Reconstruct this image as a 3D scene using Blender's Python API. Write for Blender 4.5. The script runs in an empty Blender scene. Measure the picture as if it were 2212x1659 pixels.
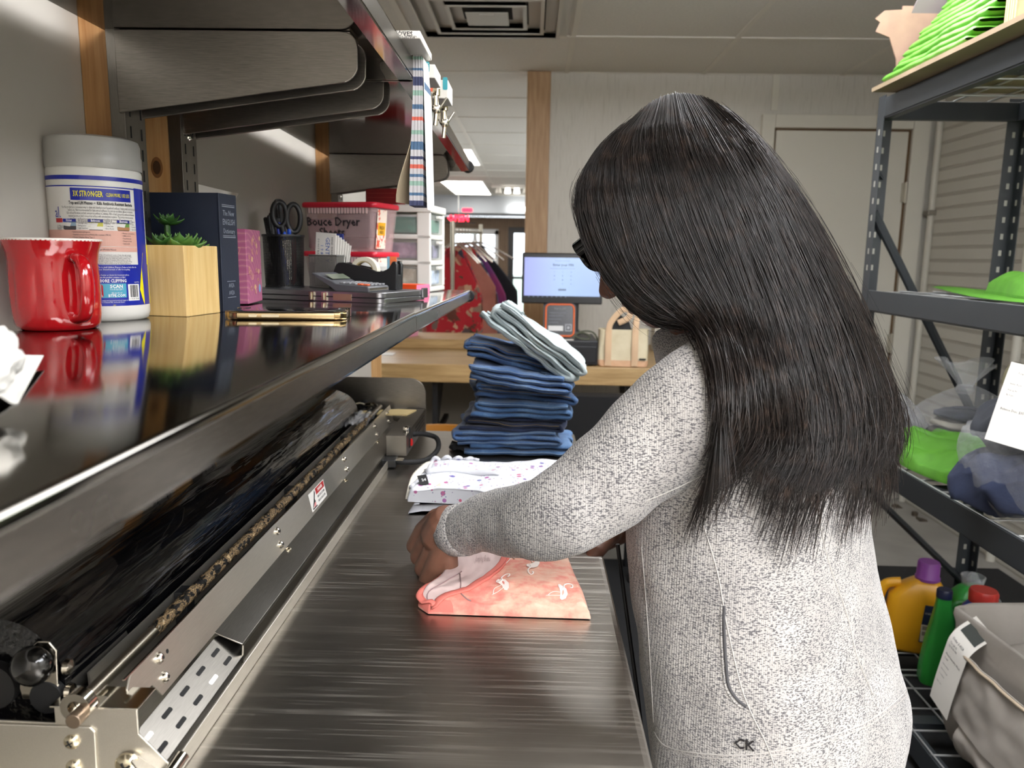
import bpy, math, random
from mathutils import Vector, Matrix, noise as mnoise
random.seed(7)
S = bpy.context.scene
COL = S.collection
V = Vector
PI = math.pi
# ------------------------------------------------------------------ camera model (image taken as 2212 x 1659)
FPX, CX, CY = 1662.0, 1106.0, 829.5
CAMZ = 1.35
TABLE_Z = 0.91
_psi, _th, _ro = math.radians(1.36), math.radians(9.46), math.radians(0.9)
_f = V((-math.sin(_psi)*math.cos(_th), math.cos(_psi)*math.cos(_th), -math.sin(_th)))
_r0 = V((math.cos(_psi), math.sin(_psi), 0))
_u0 = _r0.cross(_f)
_r = _r0*math.cos(_ro) + _u0*math.sin(_ro)
_u = _u0*math.cos(_ro) - _r0*math.sin(_ro)
CAM = V((0, 0, CAMZ))
def ray(px, py): return _f + _r*((px-CX)/FPX) - _u*((py-CY)/FPX)
def at(px, py, d):            # point seen at a pixel, at world depth y = d
    w = ray(px, py); return CAM + w*(d/w.y)
def on(px, py, z):            # point seen at a pixel, on the horizontal plane z
    w = ray(px, py); return CAM + w*((z-CAMZ)/w.z)
def atx(px, py, x):           # point seen at a pixel, on the plane x
    w = ray(px, py); return CAM + w*(x/w.x)
def onplane(px, py, p0, n):
    w = ray(px, py); return CAM + w*((V(p0)-CAM).dot(n)/w.dot(n))
cd = bpy.data.cameras.new('camera'); cam = bpy.data.objects.new('camera', cd); COL.objects.link(cam)
M3 = Matrix((( _r.x, _u.x, -_f.x), (_r.y, _u.y, -_f.y), (_r.z, _u.z, -_f.z)))
cam.matrix_world = Matrix.Translation(CAM) @ M3.to_4x4()
cd.sensor_width = 36; cd.lens = 36*FPX/2212; cd.clip_start = 0.02; cd.clip_end = 200
cd.dof.use_dof = True; cd.dof.focus_distance = 0.98; cd.dof.aperture_fstop = 8.0
S.camera = cam
# ------------------------------------------------------------------ materials
def lin(h):
    h = h.lstrip('#'); o = []
    for i in (0, 2, 4):
        c = int(h[i:i+2], 16)/255; o.append(c/12.92 if c <= .04045 else ((c+.055)/1.055)**2.4)
    return (*o, 1)
MATS = {}
class NT:
    def __init__(s, name):
        s.m = bpy.data.materials.new(name); s.m.use_nodes = True; s.t = s.m.node_tree
        s.b = s.t.nodes['Principled BSDF']; s.out = s.t.nodes['Material Output']; s._c = None
    def n(s, typ, **kw):
        x = s.t.nodes.new(typ)
        for k, v in kw.items():
            if k in x.inputs: x.inputs[k].default_value = v
            else: setattr(x, k, v)
        return x
    def l(s, a, b): s.t.links.new(a, b)
    def coord(s, scale=(1, 1, 1), rot=(0, 0, 0), kind='Object'):
        tc = s.n('ShaderNodeTexCoord'); mp = s.n('ShaderNodeMapping')
        mp.inputs['Scale'].default_value = scale; mp.inputs['Rotation'].default_value = rot
        s.l(tc.outputs[kind], mp.inputs['Vector']); return mp.outputs['Vector']
    def ramp(s, fac, stops):
        r = s.n('ShaderNodeValToRGB'); e = r.color_ramp.elements
        while len(e) < len(stops): e.new(.5)
        for el, (p, c) in zip(e, stops):
            el.position = p; el.color = lin(c) if isinstance(c, str) else (c, c, c, 1)
        s.l(fac, r.inputs['Fac']); return r.outputs['Color']
    def noise(s, vec, scale, detail=3, rough=.5):
        x = s.n('ShaderNodeTexNoise'); x.inputs['Scale'].default_value = scale; x.inputs['Detail'].default_value = detail
        x.inputs['Roughness'].default_value = rough; s.l(vec, x.inputs['Vector']); return x.outputs['Fac']
    def bump(s, h, strength=.3, dist=.002):
        b = s.n('ShaderNodeBump'); b.inputs['Strength'].default_value = strength; b.inputs['Distance'].default_value = dist
        s.l(h, b.inputs['Height']); s.l(b.outputs['Normal'], s.b.inputs['Normal'])
    def set(s, **kw):
        for k, v in kw.items(): s.b.inputs[k].default_value = v
def mat(name, col, rough=.5, metal=0, col2=None, nscale=20, stretch=(1, 1, 1), contrast=(.35, .65), bump=0, bscale=None, bdist=.001, bstretch=None, emit=0, **kw):
    if name in MATS: return MATS[name]
    q = NT(name); q.set(**{'Base Color': lin(col), 'Roughness': rough, 'Metallic': metal})
    for k, v in kw.items(): q.b.inputs[k.replace('_', ' ')].default_value = v
    if emit: q.set(**{'Emission Color': lin(col), 'Emission Strength': emit})
    if col2:
        f = q.noise(q.coord(stretch), nscale, 4); q.l(q.ramp(f, [(contrast[0], col), (contrast[1], col2)]), q.b.inputs['Base Color'])
    if bump:
        f = q.noise(q.coord(bstretch or stretch), bscale or nscale, 3); q.bump(f, bump, bdist)
    MATS[name] = q.m; return q.m
# ------------------------------------------------------------------ mesh builder
def frame(o, x, y):           # 4x4 from origin, x axis, y axis (z = x cross y)
    x = V(x).normalized(); z = x.cross(V(y)).normalized(); y = z.cross(x)
    return Matrix(((x.x, y.x, z.x, o[0]), (x.y, y.y, z.y, o[1]), (x.z, y.z, z.z, o[2]), (0, 0, 0, 1)))
def rotz(o, a): return Matrix.Translation(V(o)) @ Matrix.Rotation(a, 4, 'Z')
class MB:
    def __init__(s, M=None): s.v = []; s.f = []; s.mi = []; s.M = M or Matrix(); s.uv = None
    def add(s, vs, fs, mi=0, M=None):
        T = s.M @ M if M else s.M; b = len(s.v)
        s.v += [T @ V(p) for p in vs]; s.f += [tuple(i+b for i in f) for f in fs]; s.mi += [mi]*len(fs); return s
    def box(s, lo, hi, mi=0, M=None):
        x0, y0, z0 = [min(a, b) for a, b in zip(lo, hi)]; x1, y1, z1 = [max(a, b) for a, b in zip(lo, hi)]
        return s.add([(x0,y0,z0),(x1,y0,z0),(x1,y1,z0),(x0,y1,z0),(x0,y0,z1),(x1,y0,z1),(x1,y1,z1),(x0,y1,z1)],
              [(3,2,1,0),(4,5,6,7),(0,1,5,4),(1,2,6,5),(2,3,7,6),(3,0,4,7)], mi, M)
    def cbox(s, c, d, mi=0, M=None):
        return s.box([a-b/2 for a, b in zip(c, d)], [a+b/2 for a, b in zip(c, d)], mi, M)
    def rings(s, R, mi=0, closed=True, cap=True, loop=False, M=None):
        n = len(R[0]); vs = [p for r in R for p in r]; fs = []; k = len(R)
        for i in range(k if loop else k-1):
            a = i*n; b = ((i+1) % k)*n
            for j in range(n if closed else n-1):
                q = (j+1) % n; fs.append((a+j, a+q, b+q, b+j))
        if cap and closed and not loop:
            fs.append(tuple(reversed(range(n)))); fs.append(tuple(range((k-1)*n, k*n)))
        return s.add(vs, fs, mi, M)
    def tube(s, P, r, mi=0, n=8, cap=True, loop=False, flat=1.0, up=None, M=None):
        P = [V(p) for p in P]; R = []; k = len(P); prev = V(up) if up else None
        for i, p in enumerate(P):
            if loop: t = P[(i+1) % k]-P[i-1]
            else: t = P[min(i+1, k-1)]-P[max(i-1, 0)]
            t = t.normalized() if t.length > 1e-9 else V((0, 0, 1))
            if prev is None: prev = t.orthogonal()
            x = (prev - t*prev.dot(t)); x = x.normalized() if x.length > 1e-6 else t.orthogonal().normalized()
            if not up: prev = x
            y = t.cross(x); rr = r[i] if isinstance(r, (list, tuple)) else r
            R.append([p + x*(rr*flat*math.cos(2*PI*j/n)) + y*(rr*math.sin(2*PI*j/n)) for j in range(n)])
        return s.rings(R, mi, True, cap, loop, M)
    def cyl(s, a, b, r0, r1=None, mi=0, n=24, M=None): return s.tube([a, b], [r0, r0 if r1 is None else r1], mi, n, M=M)
    def lathe(s, prof, mi=0, n=32, M=None, cap=True, sx=1, sy=1):
        return s.rings([[(r*sx*math.cos(2*PI*j/n), r*sy*math.sin(2*PI*j/n), z) for j in range(n)] for r, z in prof], mi, True, cap, False, M)
    def prism(s, poly, h, mi=0, M=None):
        n = len(poly); vs = [(x, y, 0) for x, y in poly] + [(x, y, h) for x, y in poly]
        a = sum(poly[i-1][0]*poly[i][1]-poly[i][0]*poly[i-1][1] for i in range(n))
        fs = [tuple(reversed(range(n))), tuple(range(n, 2*n))] + [(i, (i+1) % n, n+(i+1) % n, n+i) for i in range(n)]
        if a < 0: fs = [tuple(reversed(f)) for f in fs]
        return s.add(vs, fs, mi, M)
    def grid(s, fn, nu, nv, mi=0, M=None, mfn=None):
        b = len(s.f); vs = [fn(i/nu, j/nv) for j in range(nv+1) for i in range(nu+1)]; w = nu+1
        fs = [(j*w+i, j*w+i+1, (j+1)*w+i+1, (j+1)*w+i) for j in range(nv) for i in range(nu)]
        s.add(vs, fs, mi, M)
        if mfn:
            for q, (j, i) in enumerate((j, i) for j in range(nv) for i in range(nu)): s.mi[b+q] = mfn((i+.5)/nu, (j+.5)/nv)
        return s
    def shell(s, fn, nu, nv, th, mi=0, M=None, mfn=None):   # a sheet with a thickness
        def P(u, v): return V(fn(u, v))
        def N(u, v):
            e = 1e-3; a = P(min(u+e, 1), v)-P(max(u-e, 0), v); b = P(u, min(v+e, 1))-P(u, max(v-e, 0))
            c = a.cross(b); return c.normalized() if c.length > 1e-12 else V((0, 0, 1))
        s.grid(lambda u, v: P(u, v), nu, nv, mi, M, mfn)
        s.grid(lambda u, v: P(1-u, v)-N(1-u, v)*th, nu, nv, mi, M, (lambda u, v: mfn(1-u, v)) if mfn else None)
        edge = [(i/nu, 0) for i in range(nu)]+[(1, j/nv) for j in range(nv)]+[(1-i/nu, 1) for i in range(nu)]+[(0, 1-j/nv) for j in range(nv)]
        k = len(edge); vs = [P(u, v) for u, v in edge]+[P(u, v)-N(u, v)*th for u, v in edge]
        return s.add(vs, [((i+1) % k, i, k+i, k+(i+1) % k) for i in range(k)], mi, M)
    def sphere(s, c, r, mi=0, n=16, m=10, M=None, sc=(1, 1, 1)):
        return s.rings([[(c[0]+sc[0]*r*math.sin(PI*i/m)*math.cos(2*PI*j/n), c[1]+sc[1]*r*math.sin(PI*i/m)*math.sin(2*PI*j/n), c[2]-sc[2]*r*math.cos(PI*i/m)) for j in range(n)]
                        for i in range(m+1)], mi, True, False, False, M)
    def text(s, txt, size, M, mi=0, depth=.0002, bend=None, cx=True, sx=1.0, font_w=0, res=1):
        vs, fs = text_geo(txt, size, depth, cx, sx, font_w, res)
        if bend: vs = [bend(p) for p in vs]
        return s.add(vs, fs, mi, M)
    def build(s, name, mats, parent=None, smooth=35, bevel=0, seg=2, sub=0, kind=None, label=None):
        me = bpy.data.meshes.new(name)
        T = None; loc = V((0, 0, 0))
        if parent is not None: T = root_inv(parent)
        elif s.v:
            loc = V((sum(p.x for p in s.v)/len(s.v), sum(p.y for p in s.v)/len(s.v), min(p.z for p in s.v))); T = Matrix.Translation(-loc)
        vs = [T @ p for p in s.v] if T else s.v
        me.from_pydata([tuple(p) for p in vs], [], s.f)
        for m in (mats if isinstance(mats, (list, tuple)) else [mats]): me.materials.append(m)
        me.polygons.foreach_set('material_index', s.mi)
        me.polygons.foreach_set('use_smooth', [bool(smooth)]*len(s.f))
        if smooth and smooth < 180: me.set_sharp_from_angle(angle=math.radians(smooth))
        me.validate(); me.update()
        o = bpy.data.objects.new(name, me); COL.objects.link(o)
        if parent is not None: o.parent = parent
        else: o.location = loc
        if bevel:
            b = o.modifiers.new('bevel', 'BEVEL'); b.width = bevel; b.segments = seg; b.limit_method = 'ANGLE'; b.angle_limit = math.radians(40); b.harden_normals = False
        if sub:
            b = o.modifiers.new('sub', 'SUBSURF'); b.levels = sub; b.render_levels = sub
        if kind: o['kind'] = kind
        if label: o['label'] = label
        return o
def root_inv(o):
    while o.parent is not None: o = o.parent
    return (Matrix.Translation(o.location) @ o.rotation_euler.to_matrix().to_4x4()).inverted()
_tc = {}
def text_geo(txt, size, depth, cx, sx, font_w=0, res=1):
    k = (txt, size, depth, cx, sx, font_w, res)
    if k in _tc: return _tc[k]
    c = bpy.data.curves.new('t', 'FONT'); c.body = txt; c.size = size; c.resolution_u = res; c.extrude = depth/2; c.offset = font_w
    c.align_x = 'CENTER' if cx else 'LEFT'; c.align_y = 'CENTER'
    o = bpy.data.objects.new('t', c); COL.objects.link(o)
    dg = bpy.context.evaluated_depsgraph_get(); me = bpy.data.meshes.new_from_object(o.evaluated_get(dg))
    vs = [(p.co.x*sx, p.co.y, p.co.z+depth/2) for p in me.vertices]; fs = [tuple(p.vertices) for p in me.polygons]
    bpy.data.objects.remove(o); bpy.data.curves.remove(c); bpy.data.meshes.remove(me)
    _tc[k] = (vs, fs); return vs, fs
def bake(o):                  # apply the modifiers of an object
    dg = bpy.context.evaluated_depsgraph_get(); me = bpy.data.meshes.new_from_object(o.evaluated_get(dg))
    old = o.data; o.modifiers.clear(); o.data = me; bpy.data.meshes.remove(old); return o
def thing(name, label, cat, loc=(0, 0, 0), rz=0, group=None):
    o = bpy.data.objects.new(name, None); COL.objects.link(o); o.location = loc; o.rotation_euler = (0, 0, rz); o.empty_display_size = .02
    return tag(o, label, cat, group)
def tag(o, label, cat, group=None):
    o['label'] = label; o['category'] = cat
    if group: o['group'] = group
    return o
def struct(o): o['kind'] = 'structure'; return o
def dup(root, loc, rz=0, label=None):
    def cp(o, p):
        c = o.copy(); COL.objects.link(c)
        if p is not None: c.parent = p
        for ch in [x for x in bpy.data.objects if x.parent == o]: cp(ch, c)
        return c
    r = cp(root, None); r.location = loc; r.rotation_euler = (0, 0, rz)
    if label: r['label'] = label
    return r
def nz(p, s=1.0, o=0.0): return mnoise.noise(V((p[0]*s+o, p[1]*s+o*1.7, p[2]*s-o)))
def lerp(a, b, t): return a+(b-a)*t
def ss(a, b, x):
    t = max(0, min(1, (x-a)/(b-a))); return t*t*(3-2*t)
def catmull(P, n):            # smooth path through points
    P = [V(p) for p in P]; out = []
    for i in range(len(P)-1):
        a, b, c, d = P[max(i-1, 0)], P[i], P[i+1], P[min(i+2, len(P)-1)]
        for k in range(n):
            t = k/n; out.append(.5*((2*b)+(c-a)*t+(2*a-5*b+4*c-d)*t*t+(3*b-a-3*c+d)*t*t*t))
    return out+[P[-1]]
def rrect(w, h, r, n=5):      # rounded rectangle outline, centred
    out = []
    for cx, cy, a in ((w/2-r, h/2-r, 0), (-w/2+r, h/2-r, 90), (-w/2+r, -h/2+r, 180), (w/2-r, -h/2+r, 270)):
        for k in range(n+1):
            t = math.radians(a+90*k/n); out.append((cx+r*math.cos(t), cy+r*math.sin(t)))
    return out
# ------------------------------------------------------------------ common materials
def steel(name, col='8f8b85', rough=.3, scratch=.4, stretch=(40, 1, 1), fine=60, bump=.05, col2='7d7973'):
    if name in MATS: return MATS[name]
    q = NT(name); v = q.coord(stretch); f = q.noise(v, fine, 4, .6)
    q.set(Metallic=1.0); q.l(q.ramp(f, [(.3, col2), (.7, col)]), q.b.inputs['Base Color'])
    g = q.noise(q.coord((1, 1, 1)), 7, 3); m = q.n('ShaderNodeMath', operation='MULTIPLY_ADD'); m.inputs[1].default_value = rough*.5; m.inputs[2].default_value = rough*.75
    q.l(g, m.inputs[0]); q.l(m.outputs[0], q.b.inputs['Roughness']); q.bump(f, bump, .0006)
    MATS[name] = q.m; return q.m
ST_SHELF = steel('shelf_steel', '8a8781', .075, stretch=(1, 40, 1), bump=.012, col2='7c7974')
ST_LIP = steel('lip_steel', '9a958d', .26, stretch=(30, 1, 30), bump=.03)
ST_BRK = steel('bracket_steel', '97918a', .33, stretch=(1, 20, 30), bump=.04)
ST_POST = steel('post_steel', '8d8983', .33, stretch=(30, 30, 1), bump=.04)
ST_MACH = steel('machine_steel', 'dad5ca', .42, stretch=(30, 1, 30), bump=.03, col2='cec9be')
ST_DARKM = steel('machine_dark_steel', '8a8780', .33, stretch=(30, 1, 30), bump=.03)
CHROME = mat('chrome', 'cfcac0', .12, 1)
BRASSY = mat('warm_chrome', 'd8cdb4', .16, 1)
BLACKP = mat('black_plastic', '17181a', .42, bump=.1, nscale=300)
BLACKR = mat('black_rubber', '0e0e0f', .7)
WHITEP = mat('white_plastic', 'dedcd4', .4)
PAPER = mat('white_paper', 'ebe8e1', .8)
INK = mat('black_ink', '1a1a1c', .7)
def tablemat():
    q = NT('table_steel'); q.set(Metallic=1.0)
    f = q.noise(q.coord((1, 60, 1)), 40, 4, .6)
    q.l(q.ramp(f, [(.3, 'a39e96'), (.7, 'aaa59d')]), q.b.inputs['Base Color'])
    # fine scratches running in several directions
    mx = None
    for i, (a, s, lo) in enumerate(((.55, 60, .60), (-.40, 48, .62), (.22, 80, .61), (1.0, 44, .64))):
        w = q.noise(q.coord((.25, 14, 1), (0, 0, a)), s*.32, 2, .35)
        c = q.ramp(w, [(lo, 0.0), (lo+.08, .6)])
        if mx is None: mx = c
        else:
            m = q.n('ShaderNodeMix', data_type='RGBA', blend_type='LIGHTEN'); m.inputs['Factor'].default_value = 1
            q.l(mx, m.inputs['A']); q.l(c, m.inputs['B']); mx = m.outputs['Result']
    patch = q.noise(q.coord(), 9, 2); pm = q.n('ShaderNodeMath', operation='MULTIPLY'); q.l(q.ramp(patch, [(.35, .15), (.65, 1.0)]), pm.inputs[0]); q.l(mx, pm.inputs[1]); mx = pm.outputs[0]
    bc = q.n('ShaderNodeMix', data_type='RGBA'); q.l(mx, bc.inputs['Factor']); q.l(q.b.inputs['Base Color'].links[0].from_socket, bc.inputs['A']); bc.inputs['B'].default_value = lin('d2cec6'); q.l(bc.outputs['Result'], q.b.inputs['Base Color'])
    g = q.noise(q.coord(), 5, 3); r = q.n('ShaderNodeMath', operation='MULTIPLY_ADD'); r.inputs[1].default_value = .14; r.inputs[2].default_value = .24
    q.l(g, r.inputs[0]); r2 = q.n('ShaderNodeMath', operation='MULTIPLY_ADD'); r2.inputs[1].default_value = .2
    q.l(mx, r2.inputs[0]); q.l(r.outputs[0], r2.inputs[2]); q.l(r2.outputs[0], q.b.inputs['Roughness'])
    ad = q.n('ShaderNodeMath', operation='MULTIPLY_ADD'); ad.inputs[1].default_value = .05; q.l(f, ad.inputs[0]); q.l(mx, ad.inputs[2])
    q.bump(ad.outputs[0], .12, .0006); return q.m
ST_TABLE = tablemat()
def wood(name, a, b, axis=2, rings=7, rough=.55, wscale=1.0, knot=False):
    if name in MATS: return MATS[name]
    q = NT(name); st = [9, 9, 9]; st[axis] = .7
    f = q.noise(q.coord(tuple(x*wscale for x in st)), rings, 4, .55)
    st2 = [60, 60, 60]; st2[axis] = 2; g = q.noise(q.coord(tuple(x*wscale for x in st2)), 5, 3)
    m = q.n('ShaderNodeMath', operation='MULTIPLY_ADD'); m.inputs[1].default_value = .35; q.l(g, m.inputs[0]); q.l(f, m.inputs[2])
    q.l(q.ramp(m.outputs[0], [(.45, a), (.85, b)]), q.b.inputs['Base Color']); q.set(Roughness=rough); q.bump(g, .08, .0005)
    MATS[name] = q.m; return q.m
PINE = wood('pine', 'd9b07c', 'bb8a52')
PINE2 = wood('pine_dull', 'b98f5e', '97683a')
OAK = wood('counter_wood', 'c3a473', '9f7f51', axis=0, rough=.45)
TRIMW = wood('trim_wood', 'c4a27d', 'a98661', rough=.5)
MAPLE = wood('planter_wood', 'eacb8c', 'd9b371', rough=.5, wscale=1.6)
WALLP = mat('wall_paint', 'bfbab1', .7, col2='b8b3aa', nscale=3, bump=.06, bscale=240)
WHITEW = mat('white_paint', 'd6d3c8', .6, bump=.05, bscale=160)
CEILP = mat('ceiling_tile', 'dad8d2', .9, col2='d2d0ca', nscale=90, bump=.25, bscale=150, bdist=.002)
TBAR = mat('ceiling_bar', 'd8d5cc', .5)
def panelmat():
    q = NT('partition_panel'); f = q.noise(q.coord((14, 14, .8)), 9, 5, .65)
    q.l(q.ramp(f, [(.3, 'bebbb2'), (.5, 'd0cdc5'), (.72, 'c7c4bb')]), q.b.inputs['Base Color']); q.set(Roughness=.5); return q.m
PANEL = panelmat()
def brickmat():
    q = NT('painted_brick'); tc = q.n('ShaderNodeTexCoord'); sp = q.n('ShaderNodeSeparateXYZ'); cb = q.n('ShaderNodeCombineXYZ')
    q.l(tc.outputs['Object'], sp.inputs[0]); q.l(sp.outputs['Y'], cb.inputs['X']); q.l(sp.outputs['Z'], cb.inputs['Y'])
    b = q.n('ShaderNodeTexBrick'); q.l(cb.outputs[0], b.inputs['Vector'])
    for k, v in (('Scale', 1.0), ('Mortar Size', .009), ('Mortar Smooth', .3), ('Brick Width', 3.1), ('Row Height', .068), ('Bias', 0)): b.inputs[k].default_value = v
    b.inputs['Color1'].default_value = lin('cfccc2'); b.inputs['Color2'].default_value = lin('d6d3c9'); b.inputs['Mortar'].default_value = lin('bab6ab')
    q.l(b.outputs['Color'], q.b.inputs['Base Color']); q.set(Roughness=.65)
    n = q.noise(q.coord((1, 90, 6)), 2.2, 4, .7)
    mp = q.n('ShaderNodeMath', operation='MULTIPLY_ADD'); mp.inputs[1].default_value = -1.6; q.l(b.outputs['Fac'], mp.inputs[0]); q.l(n, mp.inputs[2])
    q.bump(mp.outputs[0], .8, .008); return q.m
BRICK = brickmat()
FLOORM = mat('floor_tile', 'a19e98', .5, col2='94918b', nscale=6)
# ------------------------------------------------------------------ the shell
CEIL = 2.325; PY = 4.35; WX = -.55; RX = 2.15
struct(MB().box((-3.2, -2.2, -.1), (RX+.3, 14.2, 0)).build('floor', FLOORM, smooth=0))
c = struct(MB().box((-3.2, -2.2, CEIL), (RX+.3, 14.2, CEIL+.1)).build('ceiling', CEILP, smooth=0))
m = MB()
for k in range(-3, 5):
    x = .165+.73*k
    if -3 < x < RX: m.box((x-.012, -2.2, CEIL-.004), (x+.012, 14, CEIL+.01))
for k in range(-8, 16):
    y = 3.665+.69*k
    m.box((-3, y-.012, CEIL-.0045), (RX, y+.012, CEIL+.01))
struct(m.build('trim_1', TBAR, smooth=0))
struct(MB().box((WX-.12, -2.2, 0), (WX, 2.78, CEIL)).build('wall_left', WALLP, smooth=0))
struct(MB().box((-3.2, -2.3, 0), (RX+.3, -2.2, CEIL)).build('wall_back', WALLP, smooth=0))
struct(MB().box((RX, -2.2, 0), (RX+.2, 14, CEIL)).build('wall_right', BRICK, smooth=0))
struct(MB().box((-3.2, 2.6, 0), (-3.0, 14, CEIL)).build('wall_far_left', WHITEW, smooth=0))
struct(MB().box((-3.2, 2.6, 0), (WX-.12, 2.7, CEIL)).build('wall_return', WHITEW, smooth=0))
# partition with a door, to the right of the wood column
X0 = .08; DL, DR, DT = 1.286, 2.02, 2.05
m = MB().box((X0, PY, 0), (DL, PY+.1, CEIL)).box((DL, PY, DT), (DR, PY+.1, CEIL)).box((DR, PY, 0), (RX, PY+.1, CEIL))
m.box((1.262, PY-.008, DT+.09), (1.296, PY+.01, CEIL), 1)
struct(m.build('wall_partition', [PANEL, WHITEW], smooth=0))
m = MB().box((-.046, PY-.03, 0), (X0, PY+.13, CEIL-.002)); m.box((-.046, PY-.034, 0), (-.036, PY, CEIL-.002))
struct(m.build('trim_2', TRIMW, smooth=0, bevel=.003))
# wood jamb where the left wall stops
struct(MB().box((WX-.13, 2.62, 0), (WX+.004, 2.785, CEIL-.003)).build('trim_3', PINE, smooth=0, bevel=.002))
# white door in its frame
m = MB()
for a, b in (((DL-.07, PY-.025, 0), (DL, PY+.02, DT+.07)), ((DR, PY-.025, 0), (DR+.09, PY+.02, DT+.07)), ((DL, PY-.025, DT), (DR, PY+.02, DT+.07))): m.box(a, b)
df = struct(m.build('door_1', WHITEW, smooth=0, bevel=.004))
MB().box((DL, PY+.001, .02), (DR, PY+.02, DT), 0).build('door_gap', mat('brown_gap', '6b5238', .8), df, smooth=0)
MB().box((DL+.012, PY-.012, .02), (DR-.018, PY+.03, DT-.012)).build('door_leaf', WHITEW, df, smooth=0, bevel=.003)
for z in (1.72, .9, .2):
    mm = MB(); mm.cyl((DR-.008, PY-.02, z-.055), (DR-.008, PY-.02, z+.055), .008); mm.box((DR-.03, PY-.022, z-.05), (DR+.01, PY-.012, z+.05))
    mm.build('door_hinge', mat('painted_hinge', 'b4afa0', .4, .4), df)
tag(MB().box((.16, .2, .0005), (2.1, 3.3, .012)).build('added_floor_mat', mat('black_mat', '1b1c1e', .8, bump=.3, nscale=150), smooth=0, bevel=.004), 'large black mat added to darken the floor under the person and the rack', 'mat')  # added to keep this part of the floor dark
# half wall under the counter; its darker colour holds the shade there
struct(MB().box((-3, 4.36, 0), (-.05, 4.44, .86)).build('wall_low', mat('low_wall_shaded', '8f887c', .8, col2='867f74', nscale=4), smooth=0))
# ------------------------------------------------------------------ the shop beyond
SLAT = wood('slat_wood', 'a98f77', '8c735d', rough=.6)
m = MB(); FY = 13.6
m.box((-3, FY+.06, 0), (-1.42, FY+.2, 2.0), 1); m.box((.55, FY+.06, 0), (RX, FY+.2, 2.0), 1); m.box((-.02, FY+.06, 2.0), (-.02, FY+.2, 2.0), 1)
m.box((-.62, FY+.06, 0), (-.42, FY+.2, 2.0), 1); m.box((-1.42, FY+.06, 0), (-.62, FY+.2, .35), 1); m.box((-1.42, FY+.06, 1.78), (-.62, FY+.2, 2.0), 1); m.box((-.42, FY+.06, 1.82), (.55, FY+.2, 2.0), 1)
m.box((-3, FY-.6, 2.04), (RX, FY+.2, CEIL), 2)
for k in range(170):
    x = -3+k*.03
    if (-1.42 < x < -.62): z0, z1 = 1.80, 2.04
    elif (-.42 < x < .55): z0, z1 = 1.84, 2.04
    else: z0, z1 = 0, 2.04
    m.box((x, FY, z0), (x+.018, FY+.06, z1), 0)
struct(m.build('wall_street', [SLAT, mat('slat_back', '4a3e34', .8), mat('soffit_paint', 'c3c9d2', .6)], smooth=0))
GLASS = NT('window_glass'); GLASS.set(**{'Base Color': (1, 1, 1, 1), 'Roughness': .02, 'Transmission Weight': 1, 'IOR': 1.02}); GLASS = GLASS.m
FRAMEW = mat('frame_white', 'd8d8da', .5)
m = MB(); y0, y1 = FY-.02, FY+.1
for x in (-1.42, -1.04, -.66): m.box((x, y0, .35), (x+.06, y1, 1.78))
m.box((-1.42, y0, .35), (-.6, y1, .42)); m.box((-1.42, y0, 1.71), (-.6, y1, 1.80))
w = struct(m.build('window_1', FRAMEW, smooth=0)); MB().box((-1.4, FY+.04, .4), (-.62, FY+.046, 1.75)).build('window_pane', GLASS, w, smooth=0)
m = MB(); dk = mat('dark_frame', '2c2a2a', .4)
for a, b in (((-.43, y0, 0), (-.33, y1, 1.84)), ((.42, y0, 0), (.55, y1, 1.84)), ((-.33, y0, 1.74), (.42, y1, 1.84)), ((-.33, y0, 0), (.42, y1, .12)), ((-.36, y0, .95), (.42, y1, .99))): m.box(a, b)
m.cyl((-.36, y0-.05, .8), (-.36, y0-.05, 1.15), .015)
w = struct(m.build('door_2', dk, smooth=30)); MB().box((-.35, FY+.04, .1), (.43, FY+.046, 1.76)).build('door_pane', GLASS, w, smooth=0)
struct(MB().box((-30, 13.85, -.12), (30, 60, -.08)).build('ground', mat('street_ground', '9fb59c', .9, col2='b5b8b4', nscale=.5), smooth=0))
# ------------------------------------------------------------------ lights of the place, with unseen ones added to brighten the ceilings
DIFF = mat('light_diffuser', 'fffbf2', .5, emit=3.5)
LFR = mat('light_frame', 'e6e4de', .4)
def troffer(x, y, w, d, label, strength=None, lens=True):
    t = thing('ceiling_light', label, 'light', (x, y, CEIL-.006), 0, 'ceiling light panels')
    e = .03; z = CEIL-.012
    if lens:                  # recessed panel
        m = MB()
        for a, b in (((x-w/2, y-d/2), (x+w/2, y-d/2+e)), ((x-w/2, y+d/2-e), (x+w/2, y+d/2)), ((x-w/2, y-d/2+e), (x-w/2+e, y+d/2-e)), ((x+w/2-e, y-d/2+e), (x+w/2, y+d/2-e))):
            m.box((*a, z), (*b, CEIL-.001))
        m.build('frame', LFR, t, smooth=0)
        MB().box((x-w/2+e, y-d/2+e, z+.003), (x+w/2-e, y+d/2-e, CEIL-.001)).build('diffuser', strength or DIFF, t, smooth=0)
    else:                     # unseen fixture, its hung form made up to brighten the ceiling above
        MB().box((x-w/2, y-d/2, CEIL-.125), (x+w/2, y+d/2, CEIL-.085)).build('diffuser', strength or DIFF, t, smooth=0)
        for sy in (-1, 1): MB().cyl((x, y+sy*d*.35, CEIL-.085), (x, y+sy*d*.35, CEIL-.001), .006, n=10).build('hanger_rod', LFR, t)
    return t
DIFM = mat('light_diffuser_room', 'f8f8fc', .5, emit=17)
DIFM2 = mat('light_diffuser_shop', 'f4f8ff', .5, emit=9)
troffer(.75, 1.8, .9, 1.3, 'bright ceiling light panel over the middle of the room', mat('light_diffuser_soft', 'f8f8fc', .5, emit=6.5), False)
troffer(.6, -1.25, .9, 1.4, 'bright ceiling light panel behind the photographer', DIFM, False)
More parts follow.
